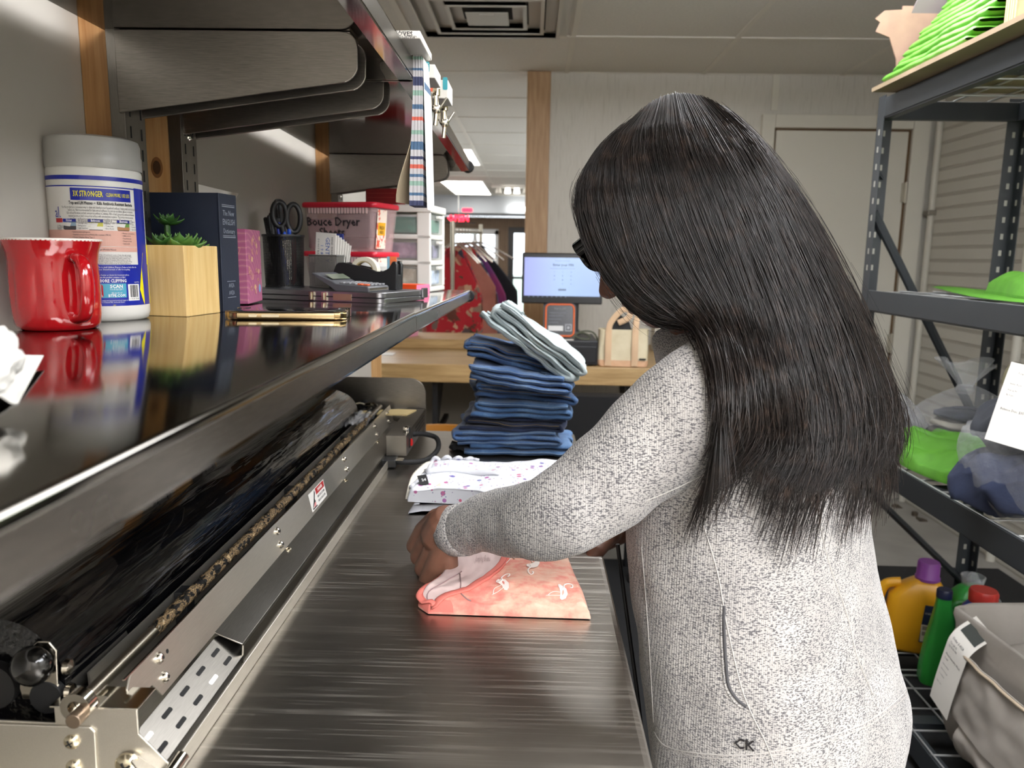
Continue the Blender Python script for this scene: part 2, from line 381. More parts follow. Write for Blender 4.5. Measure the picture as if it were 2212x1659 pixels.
troffer(1.6, -.2, .66, 1.3, 'bright ceiling light panel on the right, above the near end of the rack', DIFM2, False)
troffer(-1.9, 7.0, .64, 2.6, 'unseen ceiling light added behind the left wall to brighten the shop ceiling', DIFM2, False)  # out of sight, added to brighten the far ceiling
troffer(.9, 7.5, .64, 2.6, 'unseen ceiling light added behind the partition to brighten the shop ceiling', DIFM2, False)  # second added lamp, hidden, for a brighter shop ceiling
troffer(-.97, 11.6, .62, 2.3, 'bright ceiling panel seen through the opening, above the clothes', DIFF)
troffer(-.66, 8.0, .2, 1.3, 'narrow ceiling light panel just past the end of the upper shelf', DIFF)
t = thing('track_light', 'row of small spot heads near the far ceiling', 'light', (-.4, 11.2, CEIL-.1))
m = MB().box((-.6, 11.17, CEIL-.03), (.1, 11.23, CEIL-.001)); m.build('rail', LFR, t, smooth=0)
for k in range(5):
    x = -.5+.13*k; MB().cyl((x, 11.2, CEIL-.03), (x, 11.2, CEIL-.1), .03, .045, 0, 14).build('spot_head', DIFF if k in (1, 2) else LFR, t)
t = thing('wall_lamp', 'small bright round lamp under the far soffit, left of the wood column', 'light', (-.22, FY-.75, 2.06))
MB().box((-.42, FY-.72, 2.07), (-.05, FY-.62, 2.14)).build('lamp_glow', DIFF, t, smooth=0, bevel=.02)
W = bpy.data.worlds.new('world'); S.world = W; W.use_nodes = True
W.node_tree.nodes['Background'].inputs['Color'].default_value = (.86, .93, 1, 1); W.node_tree.nodes['Background'].inputs['Strength'].default_value = 2.2
S.view_settings.view_transform = 'Standard'; S.view_settings.look = 'None'; S.view_settings.gamma = 1; S.view_settings.exposure = 0.8; S.view_settings.use_curve_mapping = False
S.cycles.max_bounces = 8; S.cycles.diffuse_bounces = 4; S.cycles.glossy_bounces = 5; S.cycles.transmission_bounces = 6; S.cycles.transparent_max_bounces = 12
S.cycles.sample_clamp_indirect = 6; S.cycles.caustics_reflective = False; S.cycles.caustics_refractive = False
# ------------------------------------------------------------------ ceiling vent
VM = mat('vent_paint', 'c2bfb8', .35); VD = mat('vent_dark', '2b2927', .8)
vx, vy, vh = -.2, 3.31, .335
t = thing('ceiling_vent', 'square white metal air vent with nested louvres in the ceiling', 'vent', (vx, vy, CEIL-.02))
def sqring(m, h0, z0, h1, z1, th=.004):
    for s in range(4):
        a = s*PI/2; R = rotz((vx, vy, 0), a)
        m.add([(-h0, -h0, z0), (h0, -h0, z0), (h1, -h1, z1), (-h1, -h1, z1), (-h0, -h0, z0+th), (h0, -h0, z0+th), (h1, -h1, z1+th), (-h1, -h1, z1+th)],
              [(3,2,1,0),(4,5,6,7),(0,1,5,4),(1,2,6,5),(2,3,7,6),(3,0,4,7)], 0, R)
m = MB(); sqring(m, vh, CEIL-.006, vh-.035, CEIL-.008); m.build('outer_frame', VM, t, smooth=0)
for h0, h1 in ((.295, .235), (.225, .165), (.155, .10)):
    m = MB(); sqring(m, h0, CEIL-.004, h1, CEIL-.028+.02); sqring(m, h0+.004, CEIL-.03, h0-.012, CEIL-.03, .003); sqring(m, h0, CEIL-.03, h0, CEIL-.001, .004)
    m.build('louvre', VM, t, smooth=0)
m = MB().box((vx-.085, vy-.085, CEIL-.034), (vx+.085, vy+.085, CEIL-.03)); m.box((vx-.03, vy-.08, CEIL-.04), (vx+.03, vy-.06, CEIL-.034)); m.build('centre_plate', VM, t, smooth=0, bevel=.003)
MB().box((vx-.3, vy-.3, CEIL-.002), (vx+.3, vy+.3, CEIL-.0005)).build('duct_dark', VD, t, smooth=0)
# pipes on the brick wall
PIPE = mat('painted_pipe', 'c9c6bb', .5)
def pipe(x, y, r, label, z1):
    t = thing('conduit_pipe', label, 'pipe', (x, y, 0)); MB().cyl((x, y, .0), (x, y, z1), r, n=12).build('pipe_run', PIPE, t)
    for z in (.5, 1.6):
        MB().box((x-.03, y-.03, z), (x+.02, y+.03, z+.025)).build('clamp', mat('clamp_metal', '8f8a80', .4, .5), t, smooth=0, bevel=.003)
pipe(RX-.012, PY-.06, .017, 'white painted pipe running down the corner beside the white door', CEIL-.01)
pipe(RX-.016, 3.42, .02, 'white painted conduit on the brick wall behind the grey rack', CEIL-.01)
t = thing('gas_valve', 'dark old pipe valve on the brick wall behind the yellow bottle', 'valve', (RX-.06, 3.55, .02))
R0 = atx(1975, 1120, RX-.06)
m = MB().tube([(R0.x, R0.y, .02), (R0.x, R0.y, R0.z)], .016); m.tube([R0-V((.0, .1, -.01)), R0+V((0, .1, -.03))], .024); m.build('pipe_body', mat('rusty_pipe', '4a443c', .7, .4, col2='6a5e50', nscale=60), t)
MB().cyl(R0+V((-.03, .12, 0)), R0+V((-.03, .16, 0)), .03).build('valve_nut', mat('rusty_pipe', '4a443c'), t)
# ------------------------------------------------------------------ work table
t = thing('work_table', 'long scratched stainless steel work table under the shelves', 'table', (-.21, 1.0, 0))
TX0, TX1, TY0, TY1 = WX+.01, .115, .12, 1.895
m = MB(); m.box((TX0, TY0, TABLE_Z-.006), (TX1-.008, TY1, TABLE_Z)); 
prof = [(TX1-.008, TABLE_Z), (TX1-.003, TABLE_Z-.001), (TX1, TABLE_Z-.005), (TX1, TABLE_Z-.036), (TX1-.012, TABLE_Z-.036), (TX1-.012, TABLE_Z-.006), (TX1-.008, TABLE_Z-.006)]
m.rings([[(x, TY0, z) for x, z in prof], [(x, TY1, z) for x, z in prof]])
m.box((TX0, TY1-.012, TABLE_Z-.036), (TX1, TY1, TABLE_Z-.006)); m.box((TX0, TY0, TABLE_Z-.036), (TX1, TY0+.012, TABLE_Z-.006))
m.build('tabletop', ST_TABLE, t, smooth=30)
for x in (TX0+.05, TX1-.05):
    for y in (TY0+.08, TY1-.08): MB().cyl((x, y, 0), (x, y, TABLE_Z-.036), .02).build('leg', ST_POST, t)
MB().box((TX0+.03, TY0+.06, .22), (TX1-.03, TY1-.06, .245)).build('undershelf', ST_DARKM, t, smooth=0, bevel=.004)
# ------------------------------------------------------------------ wall shelves
SX = -.165                     # front edge of all the shelves
def shelf(name, label, y0, y1, z0, z1, lip, brackets, grp, lipx=0):
    """z0/z1: top height at the near and far end; the steel sheet folds down at the front"""
    t = thing(name, label, 'shelf', (SX, y0, z0), 0, grp); b = .004
    def Z(y): return lerp(z0, z1, (y-y0)/(y1-y0))
    xb = WX+.035
    prof = [(xb, -.0035), (xb, 0)] + [(SX-b+b*math.sin(a), -b+b*math.cos(a)) for a in [k*PI/10 for k in range(6)]] + [(SX+lipx, -lip), (SX-.02, -lip), (SX-.02, -lip+.002), (SX-.004+lipx, -lip+.002), (SX-.004, -.0035)]
    m = MB(); m.rings([[(x, y, Z(y)+z) for x, z in prof] for y in (y0, y1)])
    o = m.build('shelf_sheet', [ST_SHELF], t, smooth=40)
    m = MB(); m.box((SX+.0002, y0, -lip+.003), (SX+.0008, y1, -.006))
    m.v = [V((p.x, p.y, p.z+Z(p.y))) for p in m.v]; m.build('front_lip', ST_LIP, t, smooth=0)
    for ya, yb in ((y0, y0+.003), (y1-.003, y1)):
        m = MB(); m.box((xb, ya, -lip), (SX-.004, yb, -.0035)); m.v = [V((p.x, p.y, p.z+Z(p.y))) for p in m.v]; m.build('end_fold', ST_LIP, t, smooth=0)
    for by, w in brackets:
        z = Z(by)-.0002
        for s in (0, 1):
            pts = [(WX+.05, 0)]+[(-.230+.02*math.sin(q), -.02+.02*math.cos(q)) for q in [k*PI/12 for k in range(7)]]+[(-.232+.022*math.cos(q), -.036-.022*math.sin(q)) for q in [k*PI/12 for k in range(1, 7)]]+[(WX+.05, -.095)]
            m = MB(); m.prism(pts, .003, 0, Matrix(((1, 0, 0, 0), (0, 0, -1, by+s*w), (0, 1, 0, z-.004), (0, 0, 0, 1))))
            if s == 0: m.box((WX+.05, by, z-.045), (-.225, by+.0012-.004, z-.043))
            m.build('bracket', ST_BRK, t, smooth=0, bevel=.0012)
        MB().box((WX+.06, by, z-.008), (-.22, by+w, z-.004)).build('bracket_top', ST_BRK, t, smooth=0)
    return t
ZS0, ZS1 = 1.268, 1.257
shelf('wall_shelf', 'near lower steel wall shelf holding the red mug and the wipes', .02, 1.095, ZS0, ZS0, .028, ((.955, .045),), 'steel wall shelves')
shelf('wall_shelf', 'far lower steel wall shelf holding bins and drawers', 1.098, 2.075, ZS0-.001, ZS1, .027, ((1.115, .045), (1.98, .045)), 'steel wall shelves')
shelf('wall_shelf', 'near upper steel wall shelf overhead at the top left', .02, 1.085, 1.611, 1.611, .03, ((.955, .045),), 'steel wall shelves')
shelf('wall_shelf', 'far upper steel wall shelf with papers hanging from its edge', 1.088, 2.02, 1.610, 1.590, .03, ((1.115, .045), (1.93, .045)), 'steel wall shelves')
for y, z, l in ((2.083, ZS1-.012, 'black rubber bumper on the end of the lower far shelf'), (2.028, 1.577, 'black rubber bumper on the end of the upper far shelf')):
    m = MB(); m.rings([[(SX-.005+.016*math.cos(a), y+dy, z-.004+.016*math.sin(a)) for a in [k*PI/8 for k in range(16)]] for dy in (-.006, .01)]); tag(m.build('shelf_bumper', BLACKR, bevel=.003), l, 'bumper', 'shelf bumpers')
def upright(y, label, screws, z0=1.0, z1=CEIL-.01):
    t = thing('shelf_upright', label, 'upright', (WX+.04, y, z0), 0, 'steel shelf uprights')
    m = MB(); x0, x1 = WX+.038, WX+.056
    m.box((x0, y, z0), (x1, y+.002, z1)); m.box((x0, y+.047, z0), (x1, y+.049, z1)); m.box((x1-.002, y, z0), (x1, y+.049, z1)); m.build('channel', ST_POST, t, smooth=0, bevel=.0008)
    m = MB(); z = z0+.01
    while z < z1-.03:
        for dy in (.010, .036): m.box((x1-.0005, y+dy, z), (x1+.0004, y+dy+.003, z+.014))
        z += .025
    m.build('slot_pattern', BLACKR, t, smooth=0)
    for z in screws:
        m = MB(); m.lathe([(0.0, .0035), (.003, .003), (.0055, .0008), (.0058, 0)][::-1], 0, 14, frame((x1, y+.026, z), (0, 1, 0), (0, 0, 1))); m.lathe([(.0022, .0028), (.0022, .0037)], 1, 6, frame((x1, y+.026, z), (0, 1, 0), (0, 0, 1))); m.build('screw', [CHROME, BLACKR], t)
upright(.955, 'near steel shelf upright behind the wipes canister', (1.575, 1.535))
upright(1.105, 'steel shelf upright right of the knotty wood board', (1.548, 1.51))
upright(1.985, 'far steel shelf upright above the dryer sheet bins', (1.49, 1.455))
def board(y, x1, w, label, mt, knot=None):
    m = MB().box((WX, y, .9), (x1, y+w, CEIL-.006)); t = thing('wood_board', label, 'board', (WX+.01, y, .9)); m.build('board', mt, t, smooth=0, bevel=.002)
    if knot:
        for k, r in ((0, .0085), (1, .0055)):
            mm = MB(); mm.cyl((knot[0], y-.0004-.0003*k, knot[1]), (knot[0], y+.002, knot[1]), r, n=20); mm.v = [V((p.x, p.y, knot[1]+(p.z-knot[1])*1.7)) for p in mm.v]
            mm.build('knot', mat('knot_wood%d' % k, ('8a5c33', '4c2f1a')[k]), t)
board(.965, WX+.037, .05, 'narrow orange wood board left of the near steel upright', PINE2)
board(1.107, WX+.037, .09, 'knotty pale pine board between the two steel uprights', PINE, (-.532, 1.465))
board(1.985, WX+.037, .05, 'wood board behind the far steel shelf upright', PINE2)
# ------------------------------------------------------------------ red mug
def nsurf(t): return t
REDG = mat('red_glaze', 'b8141b', .09, Coat_Weight=.5, col2='a81018', nscale=8)
REDI = mat('mug_inside', 'e9e4da', .25)
MC = V((-.493, .79, ZS0)); MS = .885
t = thing('mug', 'red glazed mug with white rim at the left edge of the shelf', 'mug', MC, 0)
prof = [(0, .003), (.036, .003), (.038, 0), (.0415, .001), (.0445, .006), (.046, .015), (.047, .035), (.0468, .055), (.0462, .068), (.0475, .078), (.0505, .086), (.052, .0905)]
m = MB(Matrix.Translation(MC) @ Matrix.Diagonal((MS, MS, 1, 1))); N = 72
def mugr(r, z, a):            # shallow vertical flutes pressed in the wall
    k = ss(.012, .022, z)*(1-ss(.060, .068, z)); w = max(0, math.cos(a*9+.55)-.55)/.45
    return r - .0022*k*ss(0, .5, w)
m.rings([[(mugr(r, z, 2*PI*j/N)*math.cos(2*PI*j/N), mugr(r, z, 2*PI*j/N)*math.sin(2*PI*j/N), z) for j in range(N)] for r, z in prof], 0, cap=False)
m.build('body', REDG, t, smooth=60)
m = MB(Matrix.Translation(MC) @ Matrix.Diagonal((MS, MS, 1, 1))); m.lathe([(.0518, .0898), (.0522, .0912), (.0512, .0922), (.0495, .0905), (.044, .078), (.043, .05), (.042, .01), (0, .008)], 0, 64, cap=False); m.build('rim', REDI, t, smooth=60, label='white glazed rim and inside')
ha = math.radians(-33); hx, hy = math.cos(ha), math.sin(ha)
hp = catmull([(hx*.043, hy*.043, .072), (hx*.056, hy*.056, .0735), (hx*.068, hy*.068, .066), (hx*.0725, hy*.0725, .048), (hx*.070, hy*.070, .03), (hx*.061, hy*.061, .0155), (hx*.044, hy*.044, .0125)], 5)
m = MB(Matrix.Translation(MC) @ Matrix.Diagonal((MS, MS, 1, 1))); m.tube(hp, [.0088]+[.0076]*(len(hp)-2)+[.009], 0, 14, flat=.62, up=(hx, hy, .01)); m.build('handle', REDG, t, smooth=80)
# ------------------------------------------------------------------ wipes canister
CC = V((-.513, .912, ZS0)); CR = .0505; LR = .0605
def canister():
    t = thing('wipes_canister', 'white and blue disinfecting wipes canister with a grey lid', 'canister', CC)
    T = Matrix.Translation(CC)
    m = MB(T); m.lathe([(r*CR/LR, z) for r, z in [(0, .002), (.05, .002), (.054, 0), (.0585, .002), (.0608, .009), (.0608, .017), (.0602, .02), (.0602, .168), (.059, .173), (.0595, .18)]], 0, 72, cap=False); m.build('body', WHITEP, t, smooth=50)
    m = MB(T); m.lathe([(r*CR/LR, z) for r, z in [(.0605, .172), (.0612, .174), (.0612, .187), (.0603, .1885), (.0603, .2), (.058, .2055), (.05, .208), (0, .208)]], 0, 72, cap=False); m.build('lid', mat('grey_lid', 'b6b5b0', .35, col2='a9a8a3', nscale=12), t, smooth=50, label='translucent grey snap lid')
    BLUE = mat('label_blue', '1d2a9a', .3); PALE = mat('label_white', 'dfdcd6', .35); PINKL = mat('label_pink', 'd9a898', .4); YEL = mat('label_yellow', 'f0e409', .35); TEAL = mat('label_teal', '4aa3bd', .35); RED = mat('label_red', 'b3242c', .35)
    GREYT = mat('label_text', '4a4648', .6); WHT = mat('label_print_white', 'f4f2ee', .5); GRN = mat('label_green', '6f9a4c', .4); TAN = mat('label_tan', 'b07c52', .5); LB = mat('label_lightblue', '8fa7b8', .5); YG = mat('label_lime', 'c8c24a', .5)
    mats = [BLUE, PALE, PINKL, YEL, TEAL, RED, GREYT, WHT, GRN, TAN, LB, YG, INK]
    # label coordinates: u = arc length to the right of the point facing the camera, v = height
    a0 = math.atan2(-CC.y, -CC.x)+.02
    def bend(lift):
        def f(p):
            a = a0+p[0]/LR; r = CR+lift*.8+p[2]*.3; v = p[1] if p[1] < .103 or p[1] > .155 else .103+(p[1]-.103)*1.33
            return (r*math.cos(a), r*math.sin(a), v)
        return f
    m = MB(T)
    def patch(u0, u1, v0, v1, mi, lift=.0004):
        n = max(2, int(abs(u1-u0)/.003)); b = bend(lift)
        m.grid(lambda u, v: b((lerp(u0, u1, u), lerp(v0, v1, v), 0)), n, 1, mi)
    def poly(P, mi, lift=.0009): b = bend(lift); m.add([b((x, y, 0)) for x, y in P], [tuple(range(len(P)))], mi)
    def txt(s, u, v, size, mi, sx=1, lift=.0012, cx=True, w=0): m.text(s, size, Matrix(), mi, depth=0, bend=lambda p: bend(lift)((p[0]+u, p[1]+v, 0)), cx=cx, sx=sx*1.17, font_w=w)
    patch(-.17, .17, .018, .1385, 1, .0002)
    patch(-.17, .17, .158, .1625, 0, .0003)
    patch(-.17, .17, .1385, .1395, 0, .0003)
    patch(-.06, .17, .018, .065, 0, .0005)              # lower blue field
    patch(.052, .078, .018, .140, 0, .0006)             # blue band at the right
    poly([(.052, .036), (.0575, .06), (.063, .078), (.085, .09), (.085, .0185), (.060, .0185), (.056, .026)], 3, .001)
    patch(-.032, .045, .1275, .1375, 0, .0006)
    patch(-.09, .052, .0855, .103, 2, .0005); patch(-.09, .052, .0795, .085, 2, .0005)
    txt('3X STRONGER', -.0105, .1326, .0066, 3, .70, w=.0001); txt('CLEAN MORE, USE LESS', .0268, .1324, .0042, 3, .62, w=.00005)
    txt('Trap and Lift Messes  •  Kills Antibiotic Resistant Bacteria', .006, .1252, .0038, 12, .78, w=.00008)
    lines = ['Use this product as a convenient way to clean and disinfect your household surfaces. Unplug small electrical appliances', 'before use. Not recommended for bare wood surfaces. Do not use on dishes, glasses, or utensils.', 'Kills cold and flu viruses on hard, non-porous surfaces in 2 minutes. Kills on hard, non-porous surfaces in 4 minutes',
             'resistant bacteria on hard, non-porous surfaces with extended beta resistance. This product removes soil and', 'virus Type 1 and Respiratory virus on hard, non-porous surfaces in 4 minutes. This product removes the', 'not to skin. For larger area use particles from timothy grass, in a paper towel. This area temperature.']
    for i, s in enumerate(lines): txt(s, .0055, .1217-.0024*i, .0029, 6, .62 if i < 2 else .55)
    txt('al.', -.052, .117, .013, 0, .8); patch(-.057, -.046, .109, .1125, 5, .0007); txt('ECTING', -.05, .1055, .003, 6, .8); txt('WIPES', -.051, .1035, .003, 6, .8)
    for u, nm, c0, c1 in ((-.036, 'Kitchen', 10, 6), (-.0035, 'Bathroom', 11, 1), (.0315, 'Electronics', 8, 9)):
        patch(u-.008, u+.008, .1026, .1045, 6, .0004); patch(u-.0085, u+.0085, .1045, .1025+.0155, c0, .0006) if False else None
        patch(u-.0088, u+.0088, .1042-.0005, .1048+.0052, c0, .0006); patch(u-.0088, u+.0088, .1035, .1062, c1, .0007); patch(u-.0088, u-.001, .1064, .109, 1, .0007)
        poly([(u-.006, .1062), (u-.002, .1092), (u+.003, .1088), (u+.001, .1058)], 1, .0011)
        patch(u-.009, u+.009, .1095, .1121, 0, .0008); txt(nm, u, .1108, .0026, 7, .85, .0013, w=.00005)
        for k, s in enumerate({'Kitchen': ('Sink & Counter', 'Garbage Cans', 'Refrigerator', 'Light Switches'), 'Bathroom': ('Bathtub &', 'Faucets', 'Toilet Seats', 'Door Knobs'), 'Electronics': ('Light &', 'Cable', 'Counters', 'Game lines')}[nm]):
            txt('• '+s, u+.0104, .1108-.0021*k, .0021, 6, .8, cx=False)
    for k, s in enumerate(('• Listeria monocytogenes', '• Staphylococcus aureus-Methicillin resistant (MRSA)', '• Herpes Simplex Virus Type 1', '• Staphylococcus aureus (Staph)', '• Influenza A Virus (wildtype A)')): txt(s, -.033, .1008-.0029*k, .0026, 5 if k < 0 else 6, .72, cx=False)
    for k, s in enumerate(('• Human Coronavirus', '• SARS-CoV-2', '• Pseudomonas', '• Streptococcus', '• Salmonella')): txt(s, .028, .1003-.0029*k, .0025, 6, .75, cx=False)
    txt('FUNGISTATIC: Aspergillus niger (Mold & Mildew)', -.005, .0817, .0028, 6, .72)
    for k, s in enumerate(('in its labeling.', 'Locate wipe at the center of the roll and insert corner of wipe through opening', 'and snap lid securely shut between uses to prevent moisture loss. To Clean: Wipe', 'unclean surface. Use enough fresh wipes to visibly wet surface. Surface must', 'Disinfect: Allow to remain visibly wet for 4 minutes. Allow surface to air dry', 'surfaces and rinse thoroughly with potable water. To Prevent the Growth of Mold', 'remain visibly wet for 3 minutes. Allow surface to air dry. Repeat applications')): txt(s, .008 if k else -.01, .0777-.0019*k, .0025, 6, .66)
    for k, s in enumerate(('in areas inaccessible to small children. Dispose of wipe in trash after use.', 'container. Discard in trash or offer for recycling.')): txt(s, .014, .062-.0026*k, .0026, 7, .75)
    for k, s in enumerate(('Poison Control Center or doctor for treatment advice.', '1-800. Have the product container or label')): txt(s, .009, .0532-.0026*k, .0026, 7, .75)
    txt('NO MORE CLIPPING', .008, .0465, .0052, 7, .8, w=.0001)
    patch(-.03, .0295, .0275, .0435, 4, .0008); poly([(-.02, .0285), (-.02, .0405), (-.014, .043), (-.002, .043), (0, .041), (0, .0295), (-.002, .028)], 5, .0011)
    txt('BOX', -.0105, .0385, .0062, 7, .9, .0014, w=.0002); txt('TOPS', -.0095, .0335, .0058, 7, .85, .0014, w=.0002); txt('EDUCATION', -.009, .0296, .0027, 7, .85, .0014)
    txt('SCAN', .0165, .0402, .0054, 7, 1, .0013, w=.00015); txt('YOUR RECEIPT', .0165, .0368, .0026, 7, .85, .0013); txt('SEE HOW AT', .0165, .0327, .0024, 7, .85, .0013); txt('BTFE.COM', .0165, .0297, .0044, 7, .9, .0013, w=.0001)
    patch(.032, .050, .0235, .0425, 7, .0009); rng = random.Random(3); u = .0345
    while u < .0475: w = rng.choice((.0003, .0005, .0008)); patch(u, u+w, .0275, .0415, 12, .0012); u += w+rng.choice((.0003, .0005, .0007))
    txt('0 19200 77182', .041, .0255, .0026, 12, .9, .0013); txt('3229778', .046, .0445, .0022, 7, .9)
    for k, s in enumerate(('Box Tops for Education and associated words and designs are', 'trademarks of General Mills, used under license.')): txt(s, .008, .0243-.002*k, .0021, 7, .75)
    poly([(-.03, .0185), (-.03, .0197), (.012, .0197), (.0148, .0191), (.012, .0185)], 3, .0011)
    m.build('printed_label', mats, t, smooth=0)
canister()
# ------------------------------------------------------------------ crumpled white tissue by the left edge
def tissue():
    t = thing('crumpled_tissue', 'crumpled white paper tissue lying on the shelf in front of the red mug', 'tissue', (-.33, .43, ZS0))
    c = on(-62, 850, ZS0+.012)
    m = MB()
    def ball(u, v):
        th = 2*PI*u; ph = PI*v; d = V((math.sin(ph)*math.cos(th), math.sin(ph)*math.sin(th), -math.cos(ph)))
        k = 1+.35*nz(d*2.3, 1, 3)+.16*nz(d*6, 1, 8); p = V((d.x*.018*k, d.y*.03*k, d.z*.017*k+.015)); p.z = max(p.z, .0005); return c+p
    m.grid(ball, 44, 30)
    m.build('tissue_ball', mat('tissue_paper', 'e9e6df', .9, bump=.2, nscale=180), t, smooth=180)
    a, b_, cc, d = on(-25, 772, ZS0+.006), on(95, 775, ZS0+.004), on(38, 868, ZS0+.0015), on(-30, 880, ZS0+.001)
    m = MB(); m.shell(lambda u, v: lerp(lerp(a, b_, u), lerp(d, cc, u), v)+V((0, 0, .0025+.003*math.sin(u*5)*v)), 10, 8, -.0006); m.build('loose_corner', mat('tissue_paper', 'e9e6df'), t, smooth=180)
tissue()
# ------------------------------------------------------------------ planter with succulent
PL = V((-.4315, .955, ZS0)); pa = math.radians(-8)
t = thing('planter', 'square pale wood planter box holding a green succulent', 'planter', PL, pa)
T = rotz(PL, pa); w, h = .064, .0885; dp = .078
m = MB(T)
m.box((-w, 0, 0), (0, .008, h)); m.box((-w, dp-.008, 0), (0, dp, h)); m.box((-w, .008, 0), (-w+.008, dp-.008, h)); m.box((-.008, .008, 0), (0, dp-.008, h)); m.box((-w+.008, .008, 0), (-.008, dp-.008, .06))
m.build('wooden_box', MAPLE, t, smooth=0, bevel=.0012)
LEAF = mat('succulent_leaf', '5f8a3c', .42, col2='43702c', nscale=40, Subsurface_Weight=.08); LEAF2 = mat('succulent_leaf_dark', '3f6a2a', .45, col2='2d5220', nscale=40)
rng = random.Random(5)
def rosette(c, R, n, mt, tilt=0):
    for k in range(n):
        q = k/n; a = k*2.39996; L = R*(.35+.65*(1-q)**.7); el = math.radians(8+72*q**1.2)+rng.uniform(-.08, .08); wd = L*.3
        d = V((math.cos(a)*math.cos(el), math.sin(a)*math.cos(el), math.sin(el))); sd = V((-math.sin(a), math.cos(a), 0)); up = sd.cross(d)*-1
        R_ = []
        for i in range(9):
            s = i/8; ww = wd*(math.sin(PI*min(1, .12+s*.88))**.75)*(1 if s < .7 else 1-(s-.7)/.3*.85); th = wd*.33*(1-.6*s)
            o = V(c)+d*(L*s)+up*(L*.10*math.sin(PI*s)*-1+L*.12*s*s)
            R_.append([o+sd*(ww*math.cos(2*PI*j/10))+up*(th*math.sin(2*PI*j/10)+.10*ww*math.cos(2*PI*j/10)**2*2) for j in range(10)])
        MB().rings(R_).build('leaf', mt, t, smooth=80)
top = T @ V((-.5*w, .5*dp, h-.012))
rosette(top+V((.006, -.008, .008)), .036, 20, LEAF); rosette(top+V((-.012, -.02, .012)), .026, 14, LEAF2); rosette(top+V((-.02, .015, .04)), .024, 12, LEAF2); rosette(top+V((.006, .018, .008)), .028, 13, LEAF)
m = MB(); m.tube([top+V((-.02, .015, -.008)), top+V((-.02, .015, .045))], .004); m.build('stem', LEAF2, t)
MB(T).box((-w+.008, .008, .06), (-.008, dp-.008, .077)).build('moss', mat('moss', '3c3524', .95, bump=.6, nscale=200), t, smooth=0)
# ------------------------------------------------------------------ dictionary
NAVY = mat('navy_cover', '1b2335', .55, bump=.12, nscale=260); PAGES = mat('page_block', 'd9d0ba', .8)
B0 = V((-.421, 1.044, ZS0)); ba = math.radians(-5)
t = thing('book', 'thick navy dictionary standing upright behind the wooden planter', 'book', B0, ba)
T = rotz(B0, ba); bw, bt, bh = .108, .05, .159
m = MB(T); m.box((-bw, 0, 0), (0, .003, bh)); m.box((-bw, bt-.003, 0), (0, bt, bh)); m.box((-.0035, 0, 0), (.0005, bt, bh)); m.build('cover', NAVY, t, smooth=0, bevel=.001)
MB(T).box((-bw+.004, .003, .003), (-.0035, bt-.003, bh-.003)).build('page_block', PAGES, t, smooth=0)
SIL = mat('silver_print', 'a9b0bd', .4, .5)
m = MB(T); F = frame((.0007, bt/2, .121), (0, 1, 0), (0, 0, 1))
for s, y, z in (('The New', .012, .0105), ('ENGLISH', 0, .0112), ('Dictionary', -.012, .0095)): m.text(s, z, F @ Matrix.Translation((0, y, 0)), 0, .0001, sx=.8)
for y in (.021, -.02): m.box((-.018, y-.0006, 0), (.018, y+.0006, .0002), 0, F); m.box((-.018, y+.0018, 0), (.018, y+.0026, .0002), 0, F)
F2 = frame((.0007, bt/2, .03), (0, 1, 0), (0, 0, 1)); 
for y in (.005, -.005): m.text('AVIZA', .008, F2 @ Matrix.Translation((0, y, 0)), 0, .0001, sx=.7)
for y in (.011, -.011): m.box((-.012, y-.0004, 0), (.012, y+.0004, .0002), 0, F2)
m.build('spine_print', SIL, t, smooth=0)
